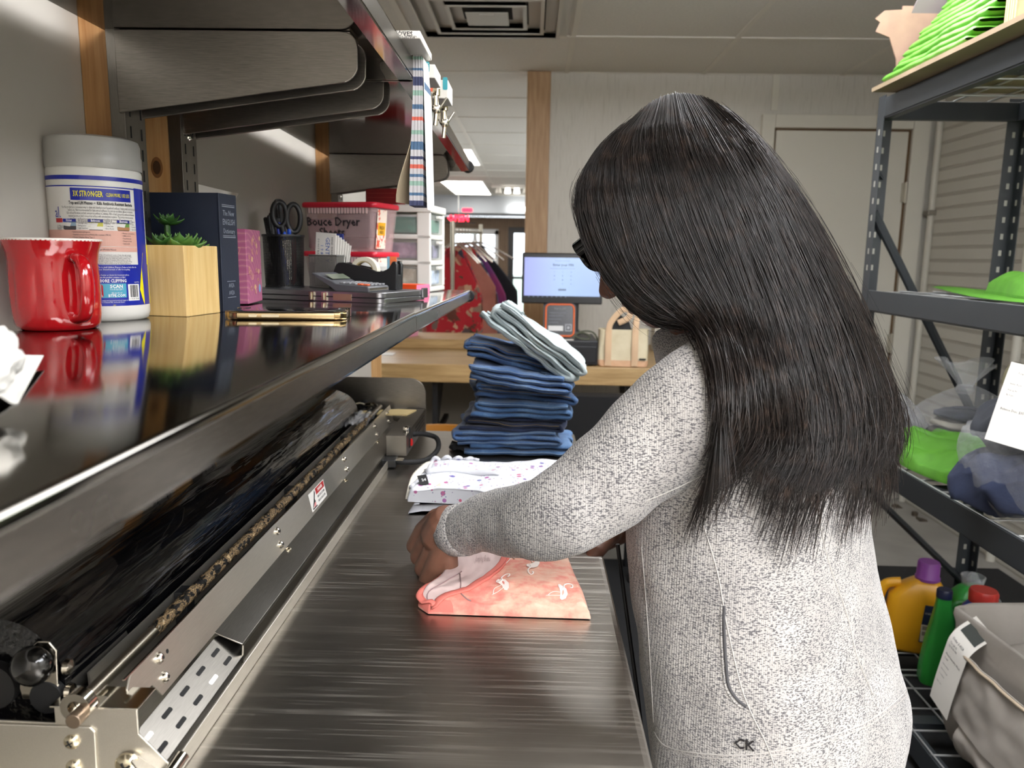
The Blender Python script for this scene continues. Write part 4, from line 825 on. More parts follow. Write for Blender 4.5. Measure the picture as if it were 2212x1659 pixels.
# ------------------------------------------------------------------ things on and at the edge of the upper shelf
def upper():
    # hanging pad of striped tags
    top = V((-.1645, 1.078, 1.612)); t = thing('tag_pad', 'thick pad of striped paper tags hanging from the upper shelf edge', 'tags', top)
    cols = [('pad_grey', 'b9b6b8'), ('pad_green', '86a596'), ('pad_navy', '3a3f5e'), ('pad_blue', '4a6785'), ('pad_red', 'c9604f'), ('pad_white', 'd9d8d6')]
    ms = [mat(a, b, .8, bump=.25, bscale=90, bstretch=(20, 20, .3)) for a, b in cols]
    seq = [(0, .3), (1, .6), (0, 1.6), (3, .45), (0, 1.2), (2, 1.7), (0, .9), (1, 1.0), (0, 1.7), (3, .9), (0, 1.5), (4, .7), (0, 1.9), (1, .8), (0, 1.4), (3, 1.6), (0, 1.3), (2, .6), (0, 1.0), (4, .8), (0, 1.1), (3, .6), (0, .8), (1, .9), (0, 1.4), (3, .6), (0, 1.0), (2, 1.0)]
    tot = sum(s for _, s in seq); H = .196
    def off(z): return .010*math.sin(z/H*2.2)*0-.0
    for nm, y0, x0, x1 in (('front_stack', 0, 0, .0125),):
        m = MB(); z = 0
        nst = 10
        for k in range(nst):      # individual leaves of the stack
            za = 0
            for mi, s in seq:
                h = H*s/tot; zb = za+h; w0 = lambda q: (x0+(x1-x0)*k/nst)-.010*ss(.1, 1, q/H)*(1-k/nst)*.6; w1 = lambda q: w0(q)+(x1-x0)/nst*.9+.0008*q/H
                y = (k % 3)*.0006
                m.add([(top.x+w0(za), top.y+y, top.z-za), (top.x+w1(za), top.y+y, top.z-za), (top.x+w1(zb), top.y+y, top.z-zb), (top.x+w0(zb), top.y+y, top.z-zb),
                       (top.x+w0(za), top.y+.05, top.z-za), (top.x+w1(za), top.y+.05, top.z-za), (top.x+w1(zb), top.y+.05, top.z-zb), (top.x+w0(zb), top.y+.05, top.z-zb)], [(3,2,1,0),(4,5,6,7),(0,1,5,4),(1,2,6,5),(2,3,7,6),(3,0,4,7)], mi)
                za = zb
        m.build('tag_leaves', ms, t, smooth=0)
    m = MB(); m.shell(lambda u, v: (top.x+.0130+.003*ss(0, .3, v)*u+.005*v, top.y+.004+.05*u, top.z-.003-v*(H+.002)), 12, 20, .0008, 0, None, lambda u, v: 1 if (.06 < v < .075 or .13 < v < .14 or .17 < v < .176) else 0); m.build('front_sheet', [mat('sheet_white', 'f3f2f0', .7), ms[3]], t, smooth=180)
    m = MB(); m.shell(lambda u, v: (top.x-.001-.024*ss(.45, 1, v)*(.4+.6*(1-u)), top.y+.002+.05*u, top.z-v*(H-.004)), 8, 20, .0012); m.build('card_back', mat('brown_card', 'a8987f', .85), t, smooth=180, label='brown card backing')
    m = MB(); m.tube(catmull([(top.x-.011, top.y, top.z+.0), (top.x-.013, top.y, top.z+.012), (top.x-.008, top.y, top.z+.016), (top.x-.006, top.y, top.z+.0), (top.x-.009, top.y, top.z-.03)], 5), .0016); m.tube([(top.x-.006, top.y, top.z), (top.x+.02, top.y, top.z+.004), (top.x+.02, top.y+.01, top.z-.004)], .0012); m.build('hanging_clip', mat('white_clip', 'dcd9cf', .4), t)
    # cartons on the shelf: built as upright boxes on the sheet, just behind the front edge
    def carton(px0, px1, pyt, pyb, d, dep, name, label, art, zbase=None):
        a = at(px0, pyt, d); b = at(px1, pyb, d); z0 = (1.6108-.02*max(0, (d-1.09))/.93) if zbase is None else zbase
        t = thing(name, label, 'box', ((a.x+b.x)/2, d, z0)); x0, x1, z1 = min(a.x, b.x), max(a.x, b.x), a.z
        MB().box((x0, d, z0+.0005), (x1, d+dep, z1)).build('carton', mat('white_carton', 'e4e0d8', .55), t, smooth=0, bevel=.0015)
        m = MB(); art(m, x0, x1, z0, z1, d); m.build('carton_print', [INK, mat('teal_print', '2f9aa6', .5), mat('print_white', 'f2f2ee', .5), mat('print_orange', 'e8663f', .5)], t, smooth=0)
    def g(m, x0, x1, z0, z1, d):
        for s, x, z, sz in (('All Purpose', .78, .80, .005), ('GLOVES', .76, .55, .008), ('use once de Rouge', .8, .3, .004), ('powder free', .84, .14, .0035)): m.text(s, sz, frame((lerp(x0, x1, x), d-.0004, lerp(z0, z1, z)), (1, 0, 0), (0, 0, 1)), 0, .0001)
    a = at(860, 65, .93); carton(735, 908, 64, 108, 1.0, .11, 'glove_box', 'white box of disposable gloves high on the upper shelf', g, 1.6112)
    def c1(m, x0, x1, z0, z1, d):
        F = frame((lerp(x0, x1, .62), d-.0004, lerp(z0, z1, .78)), (1, 0, 0), (0, 0, 1)); m.prism(rrect(.019, .016, .003, 3), .0002, 1, F); m.text('CUTIS', .006, F @ Matrix.Translation((0, .003, .0003)), 2, .0001, font_w=.0001); m.text('GEAR', .0065, F @ Matrix.Translation((0, -.0035, .0003)), 2, .0001, font_w=.0002)
        m.text('60 ct', .006, F @ Matrix.Translation((.002, -.024, .0)), 0, .0001)
    carton(872, 940, 138, 240, 1.2, .07, 'carton', 'white carton with a teal logo behind the hanging tags', c1)
    def c2(m, x0, x1, z0, z1, d):
        F = frame((lerp(x0, x1, .86), d-.0004, lerp(z0, z1, .8)), (1, 0, 0), (0, 0, 1)); m.prism(rrect(.008, .02, .002, 3), .0002, 1, F)
        m.cyl((lerp(x0, x1, .3), d-.0001, lerp(z0, z1, .62)), (lerp(x0, x1, .3), d-.0006, lerp(z0, z1, .62)), .008, mi=3, n=16)
    carton(922, 968, 172, 262, 1.335, .07, 'carton', 'second white carton with an orange spot, right of the teal logo carton', c2)
    for k, (px, py, d) in enumerate(((940, 232, 1.36), (958, 262, 1.48))):
        p = atx(px, py, SX+.004); t = thing('metal_clamp', ('shiny metal clamp on the upper shelf edge beside the white cartons', 'second shiny metal clamp further along the upper shelf edge')[k], 'clamp', p, 0, 'metal clamps on the shelf edge')
        m = MB(); m.tube([p+V((.0, 0, -.028)), p+V((.002, 0, -.01)), p+V((.002, 0, .022))], .0035, 0, 10); m.lathe([(0, 0), (.006, 0), (.006, .01), (.0045, .012), (0, .012)], 0, 14, Matrix.Translation(p+V((.002, 0, .018)))); m.build('clamp_body', BRASSY, t)
        MB().lathe([(0, -.006), (.006, -.005), (.0075, 0), (.006, .006), (0, .007)], 0, 14, Matrix.Translation(p+V((.003, -.004, -.004))), cap=False).build('clamp_knob', CHROME, t)
        MB().tube([p+V((.004, .006, -.004)), p+V((.016, .02, .018))], [.003, .002], 0, 8).build('clamp_lever', CHROME, t)
upper()
# ------------------------------------------------------------------ film wrapping machine on the work table
def machine():
    z0 = TABLE_Z; t = thing('wrapping_machine', 'long steel film wrapping machine at the back of the work table', 'machine', (-.4, 1.2, z0))
    Y0, Y1 = .597, 1.835; FLM = mat('black_film', '050507', .12, Coat_Weight=.6, bump=.5, bscale=9, bstretch=(6, .5, 6), bdist=.02)
    def bar(name, prof, y0, y1, mt, **k):
        n = MB().rings([[(x, y, z) for x, z in prof] for y in (y0, y1)]); return n.build(name, mt, t, smooth=k.pop('smooth', 30), **k)
    def L(xa, za, xb, zb, th=.0018):
        d = V((xb-xa, 0, zb-za)).normalized(); n = V((-d.z, 0, d.x))*th; return [(xa, za), (xb, zb), (xb+n.x, zb+n.z), (xa+n.x, za+n.z)]
    b = z0+.0005
    # base: floor plate and outer flange
    bar('base_plate', [(-.505, b), (-.291, b), (-.291, b+.017), (-.293, b+.017), (-.293, b+.0025), (-.505, b+.0025)], .53, 1.56, ST_MACH, bevel=.0006)
    # housing with a flat dark top; its near end is cut away and slotted
    bar('housing_top', L(-.335, z0+.037, -.303, z0+.0235), .76, 1.84, ST_DARKM, bevel=.0006)
    bar('housing_side', L(-.303, z0+.0235, -.3045, b+.002), .76, 1.56, ST_DARKM)
    # slotted plate
    pa, pb = V((-.333, 0, z0+.031)), V((-.3035, 0, z0+.010))
    F = frame((pa.x, 0, pa.z), (pb-pa), (0, 1, 0)); W = (pb-pa).length
    out = [(W, .555), (W, .762), (W*.72, .78), (W*.2, .78), (0, .76), (0, .60), (W*.35, .565)]
    MB().prism(out, .0016, 0, F).build('slotted_plate', ST_DARKM, t, smooth=0, bevel=.0005)
    for k in range(5):
        for x in (.3, .72):
            y = .595+.036*k; MB().prism([(p[0]+W*x, p[1]+y) for p in rrect(.0045, .017, .0021, 5)], .0004, 0, F @ Matrix.Translation((0, 0, .0014))).build('slot', BLACKR if (k+int(x*3)) % 5 else PAPER, t, smooth=0)
    # sealing bar plate
    qa, qb = V((-.3335, 0, z0+.036)), V((-.3425, 0, z0+.077)); G = frame((qa.x, 0, qa.z), (0, 1, 0), (qb-qa)); H = (qb-qa).length   # x along +Y, y up the plate, z towards +X
    out = [(Y0+.012, H*.42), (Y0+.035, H*.40), (Y0+.045, 0), (Y1, 0), (Y1, H), (Y0+.01, H), (Y0, H-.008), (Y0-.001, H*.5)]
    MB().prism(out, .0018, 0, G).build('seal_plate', ST_MACH, t, smooth=0, bevel=.0006)
    MB().box((Y0, H, -.0002), (Y1, H+.0012, .0022), 0, G).build('plate_edge', CHROME, t, smooth=0)
    MB().box((Y0+.08, .002, -.012), (Y1-.02, H*.6, -.0005), 0, G).build('plate_backing', BLACKP, t, smooth=0)
    for y in (.652, .985, 1.36, 1.64, 1.78):
        for v in (.30, .76):
            m = MB(); m.lathe([(.0056, .0018), (.0056, .003), (.0042, .003), (.0042, .0052), (.003, .0062), (0, .0064)], 0, 16, G @ Matrix.Translation((y, H*v, 0))); m.lathe([(.0018, .0062), (.0015, .0067)], 1, 6, G @ Matrix.Translation((y, H*v, 0))); m.build('screw', [CHROME, BLACKR], t)
    for y in (1.0, 1.33, 1.62):
        MB().lathe([(.004, 0), (.004, .002), (.002, .0035), (0, .004)], 0, 12, Matrix.Translation((-.328, y, z0+.0355))).build('lower_screw', BRASSY, t)
    MB().lathe([(.0022, .0017), (.0022, .0021)], 0, 12, G @ Matrix.Translation((.668, H*.72, 0))).build('hole', BLACKR, t)
    # warning sticker
    m = MB(G @ Matrix.Translation((1.135, H*.16, .0019))); w, h = .085, H*.68
    m.box((0, 0, 0), (w, h, .0003), 0); m.box((w*.42, h*.62, .0003), (w*.97, h*.96, .0005), 1)
    for v in (.40, .16): m.box((w*.46, h*v, .0003), (w*.92, h*(v+.11), .0005), 2)
    m.prism([(w*.05, h*.1), (w*.2, h*.45), (w*.34, h*.93), (w*.36, h*.8), (w*.27, h*.5), (w*.3, h*.35), (w*.2, h*.3)], .0003, 3, Matrix.Translation((0, 0, .0003))); m.box((w*.08, h*.05, .0003), (w*.34, h*.12, .0005), 3); m.prism([(w*.14, h*.14), (w*.22, h*.34), (w*.3, h*.3), (w*.26, h*.14)], .0003, 4, Matrix.Translation((0, 0, .0005)))
    m.text('DANGER', h*.22, Matrix.Translation((w*.69, h*.79, .0005)), 0, .0001, font_w=.0002); m.text('HOT SURFACE', h*.13, Matrix.Translation((w*.69, h*.46, .0005)), 0, .0001); m.text('DO NOT TOUCH', h*.13, Matrix.Translation((w*.69, h*.22, .0005)), 0, .0001)
    m.build('warning_sticker', [mat('sticker_paper', 'e9e6e0', .5), mat('sticker_red', 'b02a2a', .5), mat('sticker_grey', '777777', .6), INK, mat('sticker_pink', 'd78a8a', .6)], t, smooth=0)
    # cutter rod with burnt crust
    rx, rz = -.3625, z0+.0735
    MB().cyl((rx, .57, rz), (rx, Y1-.01, rz), .0058, n=20).build('heating_rod', mat('rod_metal', 'b9b2a3', .3, 1), t)
    q = NT('burnt_crust'); f = q.noise(q.coord((1, .6, 1)), 130, 4, .7); q.l(q.ramp(f, [(.47, '0b0908'), (.52, 'a08560'), (.58, '15100c'), (.64, 'c2a67c')]), q.b.inputs['Base Color']); q.set(Roughness=.55, Metallic=.3); q.bump(f, 1, .004)
    m = MB(); rng = random.Random(8); n = 260
    m.rings([[(rx+(.0062+.0022*nz((j*1.3, k*.9, 0), 1, 5)+.0008*rng.random())*min(1, .9+k/40)*math.cos(2*PI*j/14), .69+(1.70-.69)*k/n, rz+(.0062+.0022*nz((j*1.3, k*.9, 3), 1, 5)+.0008*rng.random())*math.sin(2*PI*j/14)) for j in range(14)] for k in range(n+1)])
    m.build('burnt_residue', q.m, t, smooth=60, label='burnt black and tan plastic residue on the rod')
    m = MB(); C = frame((rx, .572, rz), (1, 0, 0), (0, 0, 1)); m.rings([[(r*math.cos(2*PI*j/28), r*math.sin(2*PI*j/28), z) for j in range(28)] for r, z in ((.0125, 0), (.0125, .011), (.0062, .011), (.0062, 0))], loop=True, M=C); m.build('rod_collar', CHROME, t)
    m = MB(); m.cyl((rx+.003, .552, rz-.006), (rx+.003, .58, rz-.006), .0062, n=20); m.build('rod_tip', mat('rod_tip', '8b7a68', .4, .8), t, bevel=.0006)
    m = MB(); m.box((rx-.004, .575, z0+.03), (rx+.012, .59, rz-.006)); m.build('rod_mount', ST_MACH, t, smooth=0, bevel=.001)
    MB().tube(catmull([(rx, Y1-.04, rz), (rx-.008, Y1-.02, rz+.004), (rx-.02, Y1-.01, rz+.006), (rx-.035, Y1-.008, rz+.004)], 5), .005).build('rod_hook', CHROME, t)
    # back plate, blocks, film bar
    bar('back_plate', L(-.387, z0+.07, -.385, b+.003), .62, Y1, ST_MACH)
    for y in (.79, 1.17, 1.53, 1.80): MB().box((-.385, y-.008, b+.003), (-.371, y+.012, z0+.071)).build('spacer_block', BLACKP, t, smooth=0, bevel=.001)
    for y in (.80, 1.14): MB().box((rx+.008, y-.02, z0+.03), (-.3465, y+.03, z0+.066)).build('rod_block', BLACKP, t, smooth=0, bevel=.001)
    MB().cyl((-.407, .69, z0+.062), (-.407, Y1+.005, z0+.062), .0075, n=18).build('guide_bar', BLACKP, t)
    MB().lathe([(0, 0), (.011, 0), (.012, .006), (.011, .014), (0, .016)], 0, 18, frame((-.407, Y1+.002, z0+.074), (1, 0, 0), (0, 0, -1))).build('bar_knob', BLACKR, t)
    MB().tube(catmull([(-.44, 1.62, z0+.06), (-.43, 1.72, z0+.078), (-.415, 1.80, z0+.085), (-.40, 1.82, z0+.08)], 6), .0022).build('thin_wire', mat('wire_tan', '8f8772', .4), t)
    # near end bracket facing the camera
    P = frame((-.5, .575, z0), (1, 0, 0), (0, 0, 1))        # z axis = -Y
    out = [(.0, .001), (.212, .001), (.214, .008), (.196, .028), (.1815, .044), (.1815, .0665), (.112, .0665), (.112, .052), (.0, .054)]
    MB().prism(out, .002, 0, P).build('end_plate', ST_MACH, t, smooth=0, bevel=.0007)
    MB().prism([(.0, .004), (.145, .004), (.146, .046), (.142, .0505), (.0, .051)], .0018, 0, P @ Matrix.Translation((0, 0, .0021))).build('cover_plate', ST_MACH, t, smooth=0, bevel=.001)
    MB().box((-.392, .573, z0+.0655), (-.318, .605, z0+.0672)).build('top_flange', CHROME, t, smooth=0, bevel=.0007)
    for x, y, r in ((.126, .037, .0065), (.126, .014, .0065), (.172, .018, .0105)):
        m = MB(); m.lathe([(r, 0), (r*.98, r*.2), (r*.75, r*.45), (r*.35, r*.58), (0, r*.6)], 0, 24, P @ Matrix.Translation((x, y, .004))); m.box((-r*.5, -r*.08, r*.5), (r*.5, r*.08, r*.64), 1, P @ Matrix.Translation((x, y, .004)) @ Matrix.Rotation(.5, 4, 'Z')); m.box((-r*.08, -r*.5, r*.5), (r*.08, r*.5, r*.64), 1, P @ Matrix.Translation((x, y, .004)) @ Matrix.Rotation(.5, 4, 'Z')); m.build('round_bolt', [BRASSY, BLACKR], t)
    for x, y, r in ((.128, .0575, .0058), (.022, .042, .003)): MB().lathe([(r, 0), (r, .0003)], 0, 18, P @ Matrix.Translation((x, y, .0021+(.0018 if y < .05 else 0)))).build('bolt_hole', BLACKR, t)
    m = MB(); m.cyl((-.291, .553, z0+.013), (-.291, .588, z0+.013), .007, n=18); m.build('side_bolt', CHROME, t, bevel=.001); MB().cyl((-.283, .528, z0+.0073), (-.283, .558, z0+.0073), .0068, n=18).build('side_bolt', CHROME, t, bevel=.001)
    # knob bracket at the near left
    Q = frame((-.423, .595, z0), (1, 0, 0), (0, 0, 1))
    MB().prism([(-.005, .06), (.026, .06), (.028, .105), (.022, .113), (.012, .113), (-.002, .1), (-.007, .07)], .002, 0, Q).build('knob_bracket', CHROME, t, smooth=0, bevel=.0006)
    m = MB(); m.lathe([(0, 0), (.014, .001), (.017, .006), (.016, .014), (.010, .019), (0, .02)], 0, 24, Q @ Matrix.Translation((.012, .096, .002)), cap=False); m.build('black_knob', mat('gloss_black', '060606', .15, Coat_Weight=.5), t, smooth=80)
    for z in (.09, .068): MB().lathe([(.007, 0), (.006, .004), (0, .006)], 0, 14, frame((-.389, .595, z0+z), (0, 1, 0), (0, 0, 1))).build('side_nut', CHROME, t)
    MB().cyl((-.407, .60, z0+.062), (-.407, .70, z0+.062), .0145, n=24).build('film_roller', mat('roller_grey', '55524d', .3, .7), t)
    MB().cyl((-.407, .592, z0+.062), (-.407, .60, z0+.062), .0148, n=24).build('roller_cap', BLACKR, t, bevel=.001)
    # far end
    EP = frame((-.54, 1.862, z0), (1, 0, 0), (0, 0, 1)); out = [(0, .001), (.284, .001), (.284, .104)]+[(.244+.04*math.cos(a), .100+.04*math.sin(a)) for a in [k*PI/16 for k in range(1, 9)]]+[(0, .14)]
    MB().prism(out, .002, 0, EP).build('far_end_plate', ST_BRK, t, smooth=0, bevel=.0006)
    m = MB(); m.box((-.259, 1.57, z0+.02), (-.257, 1.857, z0+.064)); m.box((-.30, 1.57, z0+.062), (-.257, 1.857, z0+.064)); m.box((-.30, 1.568, z0+.02), (-.257, 1.571, z0+.064)); m.build('switch_housing', ST_DARKM, t, smooth=0, bevel=.0006)
    m = MB()
    for i in range(16):
        for j in range(3): m.box((-.2568, 1.69+i*.009, z0+.033+j*.009), (-.2564, 1.694+i*.009, z0+.037+j*.009))
    m.build('vent_hole_grid', BLACKR, t, smooth=0)
    MB().box((-.257, 1.60, z0+.03), (-.2545, 1.625, z0+.052)).build('switch_surround', BLACKP, t, smooth=0, bevel=.0008)
    MB().prism([(0, 0), (.012, 0), (.012, .008), (0, .016)], .004, 0, frame((-.2545, 1.606, z0+.033), (0, 1, 0), (0, 0, 1))).build('red_switch', mat('red_switch', 'd3221f', .3), t, smooth=0, bevel=.0006)
    MB().prism([(0, 0), (.06, 0), (.075, .06), (.03, .065), (-.09, .02)], .003, 0, Matrix.Translation((-.35, 1.77, z0+.064))).build('yellow_card', mat('yellow_card', 'd8c08a', .7), t, smooth=0)
    m = MB(); m.tube(catmull([(-.30, 1.56, z0+.012), (-.262, 1.55, z0+.012), (-.22, 1.575, z0+.010), (-.198, 1.62, z0+.022), (-.205, 1.66, z0+.038), (-.235, 1.665, z0+.046), (-.258, 1.66, z0+.046)], 8), .0055, 0, 12); m.build('power_cord', BLACKR, t, smooth=80)
    MB().box((-.315, 1.535, z0+.003), (-.275, 1.568, z0+.02)).build('cord_plug', BLACKP, t, smooth=0, bevel=.002); MB().box((-.288, 1.54, z0+.0175), (-.26, 1.558, z0+.019)).build('plug_plate', CHROME, t, smooth=0)
    MB().lathe([(0, -.008), (.007, -.006), (.008, 0), (.007, .006), (0, .008)], 0, 14, Matrix.Translation((-.262, 1.60, z0+.07)), cap=False).build('cap_nut', CHROME, t)
    # the roll of film and the loose film between roll and bar
    r = thing('film_roll', 'large roll of shiny black plastic film under the wall shelf', 'film', (-.47, 1.2, z0+.0035))
    n = 60; m = MB(); R = .058; c = (-.452, z0+.0035+R+.010)
    m.rings([[(c[0]+(R+.0012*nz((j*.35, k*.25, 0), 1, 2))*math.cos(2*PI*j/64), .60+(1.73-.60)*k/n, c[1]+(R+.0012*nz((j*.35, k*.25, 0), 1, 2))*math.sin(2*PI*j/64)) for j in range(64)] for k in range(n+1)]); m.build('film_wound', FLM, r, smooth=60)
    MB().cyl((c[0], .59, c[1]), (c[0], 1.745, c[1]), .02, n=24).build('cardboard_core', mat('core_brown', '141313', .6), r)
    def web(u, v):
        x = lerp(c[0]+R*.72, -.408, u); z = lerp(c[1]-R*.70, z0+.0705, u)-.012*math.sin(PI*u)
        w = nz((u*3+v*2, v*46, 0), 1, 4)*.0035*(.3+u)+nz((u*2, v*14, 5), 1, 4)*.005*math.sin(PI*u)+.002*math.sin(v*420+8*nz((v*30, 0, 1)))*ss(.7, 1, u)
        return (x, lerp(.70, 1.70, v), z+w)
    m = MB(); m.shell(web, 14, 260, .0004); m.build('film_web', FLM, r, smooth=180)
    CLF = NT('clear_film'); CLF.set(**{'Base Color': lin('d8d8d8'), 'Roughness': .06, 'Alpha': .22}); CLF = CLF.m
    m = MB(); m.shell(lambda u, v: (lerp(-.405, -.35, u)+.004*nz((u*5, v*7, 0)), lerp(1.60, 1.72, v)+.02*u, z0+.078+.012*nz((u*6, v*8, 2))+.004*math.sin(u*20)), 18, 18, .0003); m.build('torn_film_edge', CLF, r, smooth=180)
machine()
# ------------------------------------------------------------------ fabrics
def denim(name, a, b, fade):
    if name in MATS: return MATS[name]
    q = NT(name); v = q.coord(); f = q.noise(v, 9, 4, .6); g = q.noise(q.coord((1, 1, 1), (0, 0, .7)), 420, 2)
    m = q.n('ShaderNodeMath', operation='MULTIPLY_ADD'); m.inputs[1].default_value = .28; q.l(g, m.inputs[0]); q.l(f, m.inputs[2])
    q.l(q.ramp(m.outputs[0], [(.45, a), (.65, b), (.85, fade)]), q.b.inputs['Base Color']); q.set(Roughness=.9, **{'Sheen Weight': .15}); q.bump(g, .25, .0006)
    MATS[name] = q.m; return q.m
DEN = [denim('denim_mid', '345078', '466593', '7a96b8'), denim('denim_navy', '182139', '243250', '3d4f70'), denim('denim_blue', '30507a', '40628c', '6a8ab0'), denim('denim_deep', '284066', '35527c', '56769e'), denim('denim_dark', '1a2035', '252f4b', '37456a')]
DLT = denim('denim_pale', 'a3b0b3', 'b4c0c1', 'ccd5d4')
STITCH = mat('stitch_tan', '8c7a58', .8); STW = mat('stitch_pale', '8ba0b8', .8)
def folded(name, label, group, M, w, d, layers, th, mt, mst, seed, waist=True, n=36, tag_mat=None, amp=1.0):
    """a folded garment: a cloth ribbon folded back and forth across x, running d deep in y; M places its lower centre"""
    t = thing(name, label, 'jeans', M.translation, 0, group); rng = random.Random(seed); h = th*layers
    prof = []                   # centre line of the folded cloth
    for L in range(layers):
        z = th*(L+.5); xa, xb = (-w/2, w/2-th*.5) if L % 2 == 0 else (w/2-th*.5, -w/2)
        ins = rng.uniform(0, .02) if L else 0
        k = 10
        for i in range(k+1): prof.append((lerp(xa+(ins if xa < 0 else 0), xb+(ins if xb < 0 else 0), i/k), z))
        if L < layers-1:
            cx, cz = prof[-1][0], th*(L+1); s = 1 if L % 2 == 0 else -1
            for i in range(1, 6): a = -PI/2+PI*i/6; prof.append((cx+s*th*.5*math.cos(a)*1.3, cz+th*.5*math.sin(a)))
    def P(u, v):
        i = u*(len(prof)-1); k = min(int(i), len(prof)-2); f = i-k; x = lerp(prof[k][0], prof[k+1][0], f); z = lerp(prof[k][1], prof[k+1][1], f); y = (v-.5)*d
        q = V((x*7, y*7, z*20+seed)); e = amp*th
        z += e*.55*nz((x*9, y*9, seed*3.1), 1)*min(1, z/(h*.4))+e*.34*nz((x*26, y*22, z*30+seed), 1); x += .020*nz((z*45, y*9, seed*1.7))+.006*nz((z*90, y*30, seed)); y += .022*nz((x*8, z*35, seed*2.2))*(1 if v < .5 else -1)
        return V((x, y, z))
    m = MB(M); t0 = th*.80
    # closed ribbon: outer and inner sides of each layer
    nu, nv = (len(prof)-1)*2, n
    def N2(u):
        e = .004; a = P(max(0, u-e), .5); b = P(min(1, u+e), .5); dx, dz = b.x-a.x, b.z-a.z; l = math.hypot(dx, dz) or 1; return V((-dz/l, 0, dx/l))
    R = []
    for j in range(nv+1):
        v = j/nv; s = (1 if 0 < j < nv else .35); top = [P(i/nu, v)+N2(i/nu)*t0*.5*s for i in range(nu+1)]; bot = [P(i/nu, v)-N2(i/nu)*t0*.5*s for i in range(nu+1)]
        R.append(top+bot[::-1])
    R.insert(0, [lerp(p, q, .5)+V((0, -.001, 0)) for p, q in zip(R[0], R[0][::-1])]) if False else None
    m.rings(R)
    # seams and bands close to the camera facing edge
    m.build('cloth', mt, t, smooth=180)
    for L in range(layers):       # stitched seams along the near edge of the folds
        if rng.random() < .75:
            z = th*(L+.5); mm = MB(M); pts = [P((L*15.6+i/12*9.5)/(len(prof)-1) if False else (prof_index(prof, L, i/12)), .0) for i in range(13)]
            mm.tube([p+V((0, -.0012, th*.16)) for p in pts], .0007, 0, 5); mm.build('seam', mst, t, smooth=180)
    if waist:
        L = layers-1; mm = MB(M); z = h
        band = lambda u, v: P(prof_index(prof, L, .80+.19*u), v*.9+.05)+V((0, 0, t0*.5+.0012))
        mm.shell(band, 6, 20, .003); mm.build('waistband', mt, t, smooth=180)
        mm = MB(M)
        for v in (.12,): mm.shell(lambda u, q: P(prof_index(prof, L, .74+.24*u), v+.045*q)+V((0, 0, t0*.5+.004)), 4, 3, .0015)
        mm.build('belt_loop', mt, t, smooth=180)
        mm = MB(M); mm.tube([P(prof_index(prof, L, .79), .05+.9*i/12)+V((0, 0, t0*.5+.0015)) for i in range(13)], .0008, 0, 5); mm.build('seam', mst, t, smooth=180)
    return t
def prof_index(prof, L, f): # parameter u for fraction f along layer L
    per = 16; return min(1, (L*per+f*10)/(len(prof)-1))
# ------------------------------------------------------------------ the pile of folded jeans
JX, JY = -.035, 1.75; z = TABLE_Z+.002
JEANS = [(2, 2, .0125, .235, .01, 2, 'faded blue jeans at the very bottom of the folded pile'),
         (0, 3, .0115, .225, -.012, 2, 'mid blue jeans second from the bottom of the folded pile'),
         (1, 3, .0115, .225, .004, 2, 'dark navy jeans third from the bottom of the pile'),
         (2, 3, .012, .215, .016, 2, 'blue jeans in the middle of the folded pile, fourth from the bottom'),
         (3, 3, .0115, .22, .012, 2, 'deep blue jeans fifth from the bottom of the folded pile'),
         (0, 3, .0125, .215, .010, 2, 'blue jeans with puckered seams just below the tilted navy pair'),
         (3, 3, .0125, .225, .0, 2, 'blue jeans sagging to the right directly under the pale pair')]
for k, (mi, ly, th, w, dx, _, lb) in enumerate(JEANS):
    tilt = 0 if k < 3 else (.03, .07, .13, .22)[k-3]
    M = Matrix.Translation((JX+dx, JY+.004*k*(-1)**k, z+ .5*w*abs(math.sin(tilt))*.55)) @ Matrix.Rotation(tilt, 4, 'Y') @ Matrix.Rotation(.05*math.sin(k*2.1), 4, 'Z')
    folded('folded_jeans', lb, 'folded jeans in the pile', M, w, .19, ly, th, DEN[(2, 0, 4, 2, 3, 0, 3)[k]], (STW, STW, STITCH, STW, STITCH, STW, STITCH)[k], 11+k*3, amp=1.25)
    z += ly*th*(.90)
zt = z
M = Matrix.Translation((JX+.028, JY-.02, zt+.012)) @ Matrix.Rotation(.62, 4, 'Y') @ Matrix.Rotation(-.12, 4, 'Z')
folded('folded_jeans', 'pale washed jeans slumped over the top of the folded pile', 'folded jeans in the pile', M, .235, .15, 4, .0155, DLT, mat('stitch_grey', '7d8a8c', .8), 61, n=30, amp=1.2)
M = Matrix.Translation((-.147, JY-.075, TABLE_Z+.002))
# black garment corner sticking out under the pile
t = tag(MB(M).shell(lambda u, v: (u*.07-.03, v*.05, .016+.006*math.sin(u*6)*math.cos(v*4)), 10, 8, .014).build('black_garment', mat('black_cloth', '141416', .9, bump=.3, nscale=200), smooth=180), 'small folded black garment under the left edge of the jeans pile', 'garment')
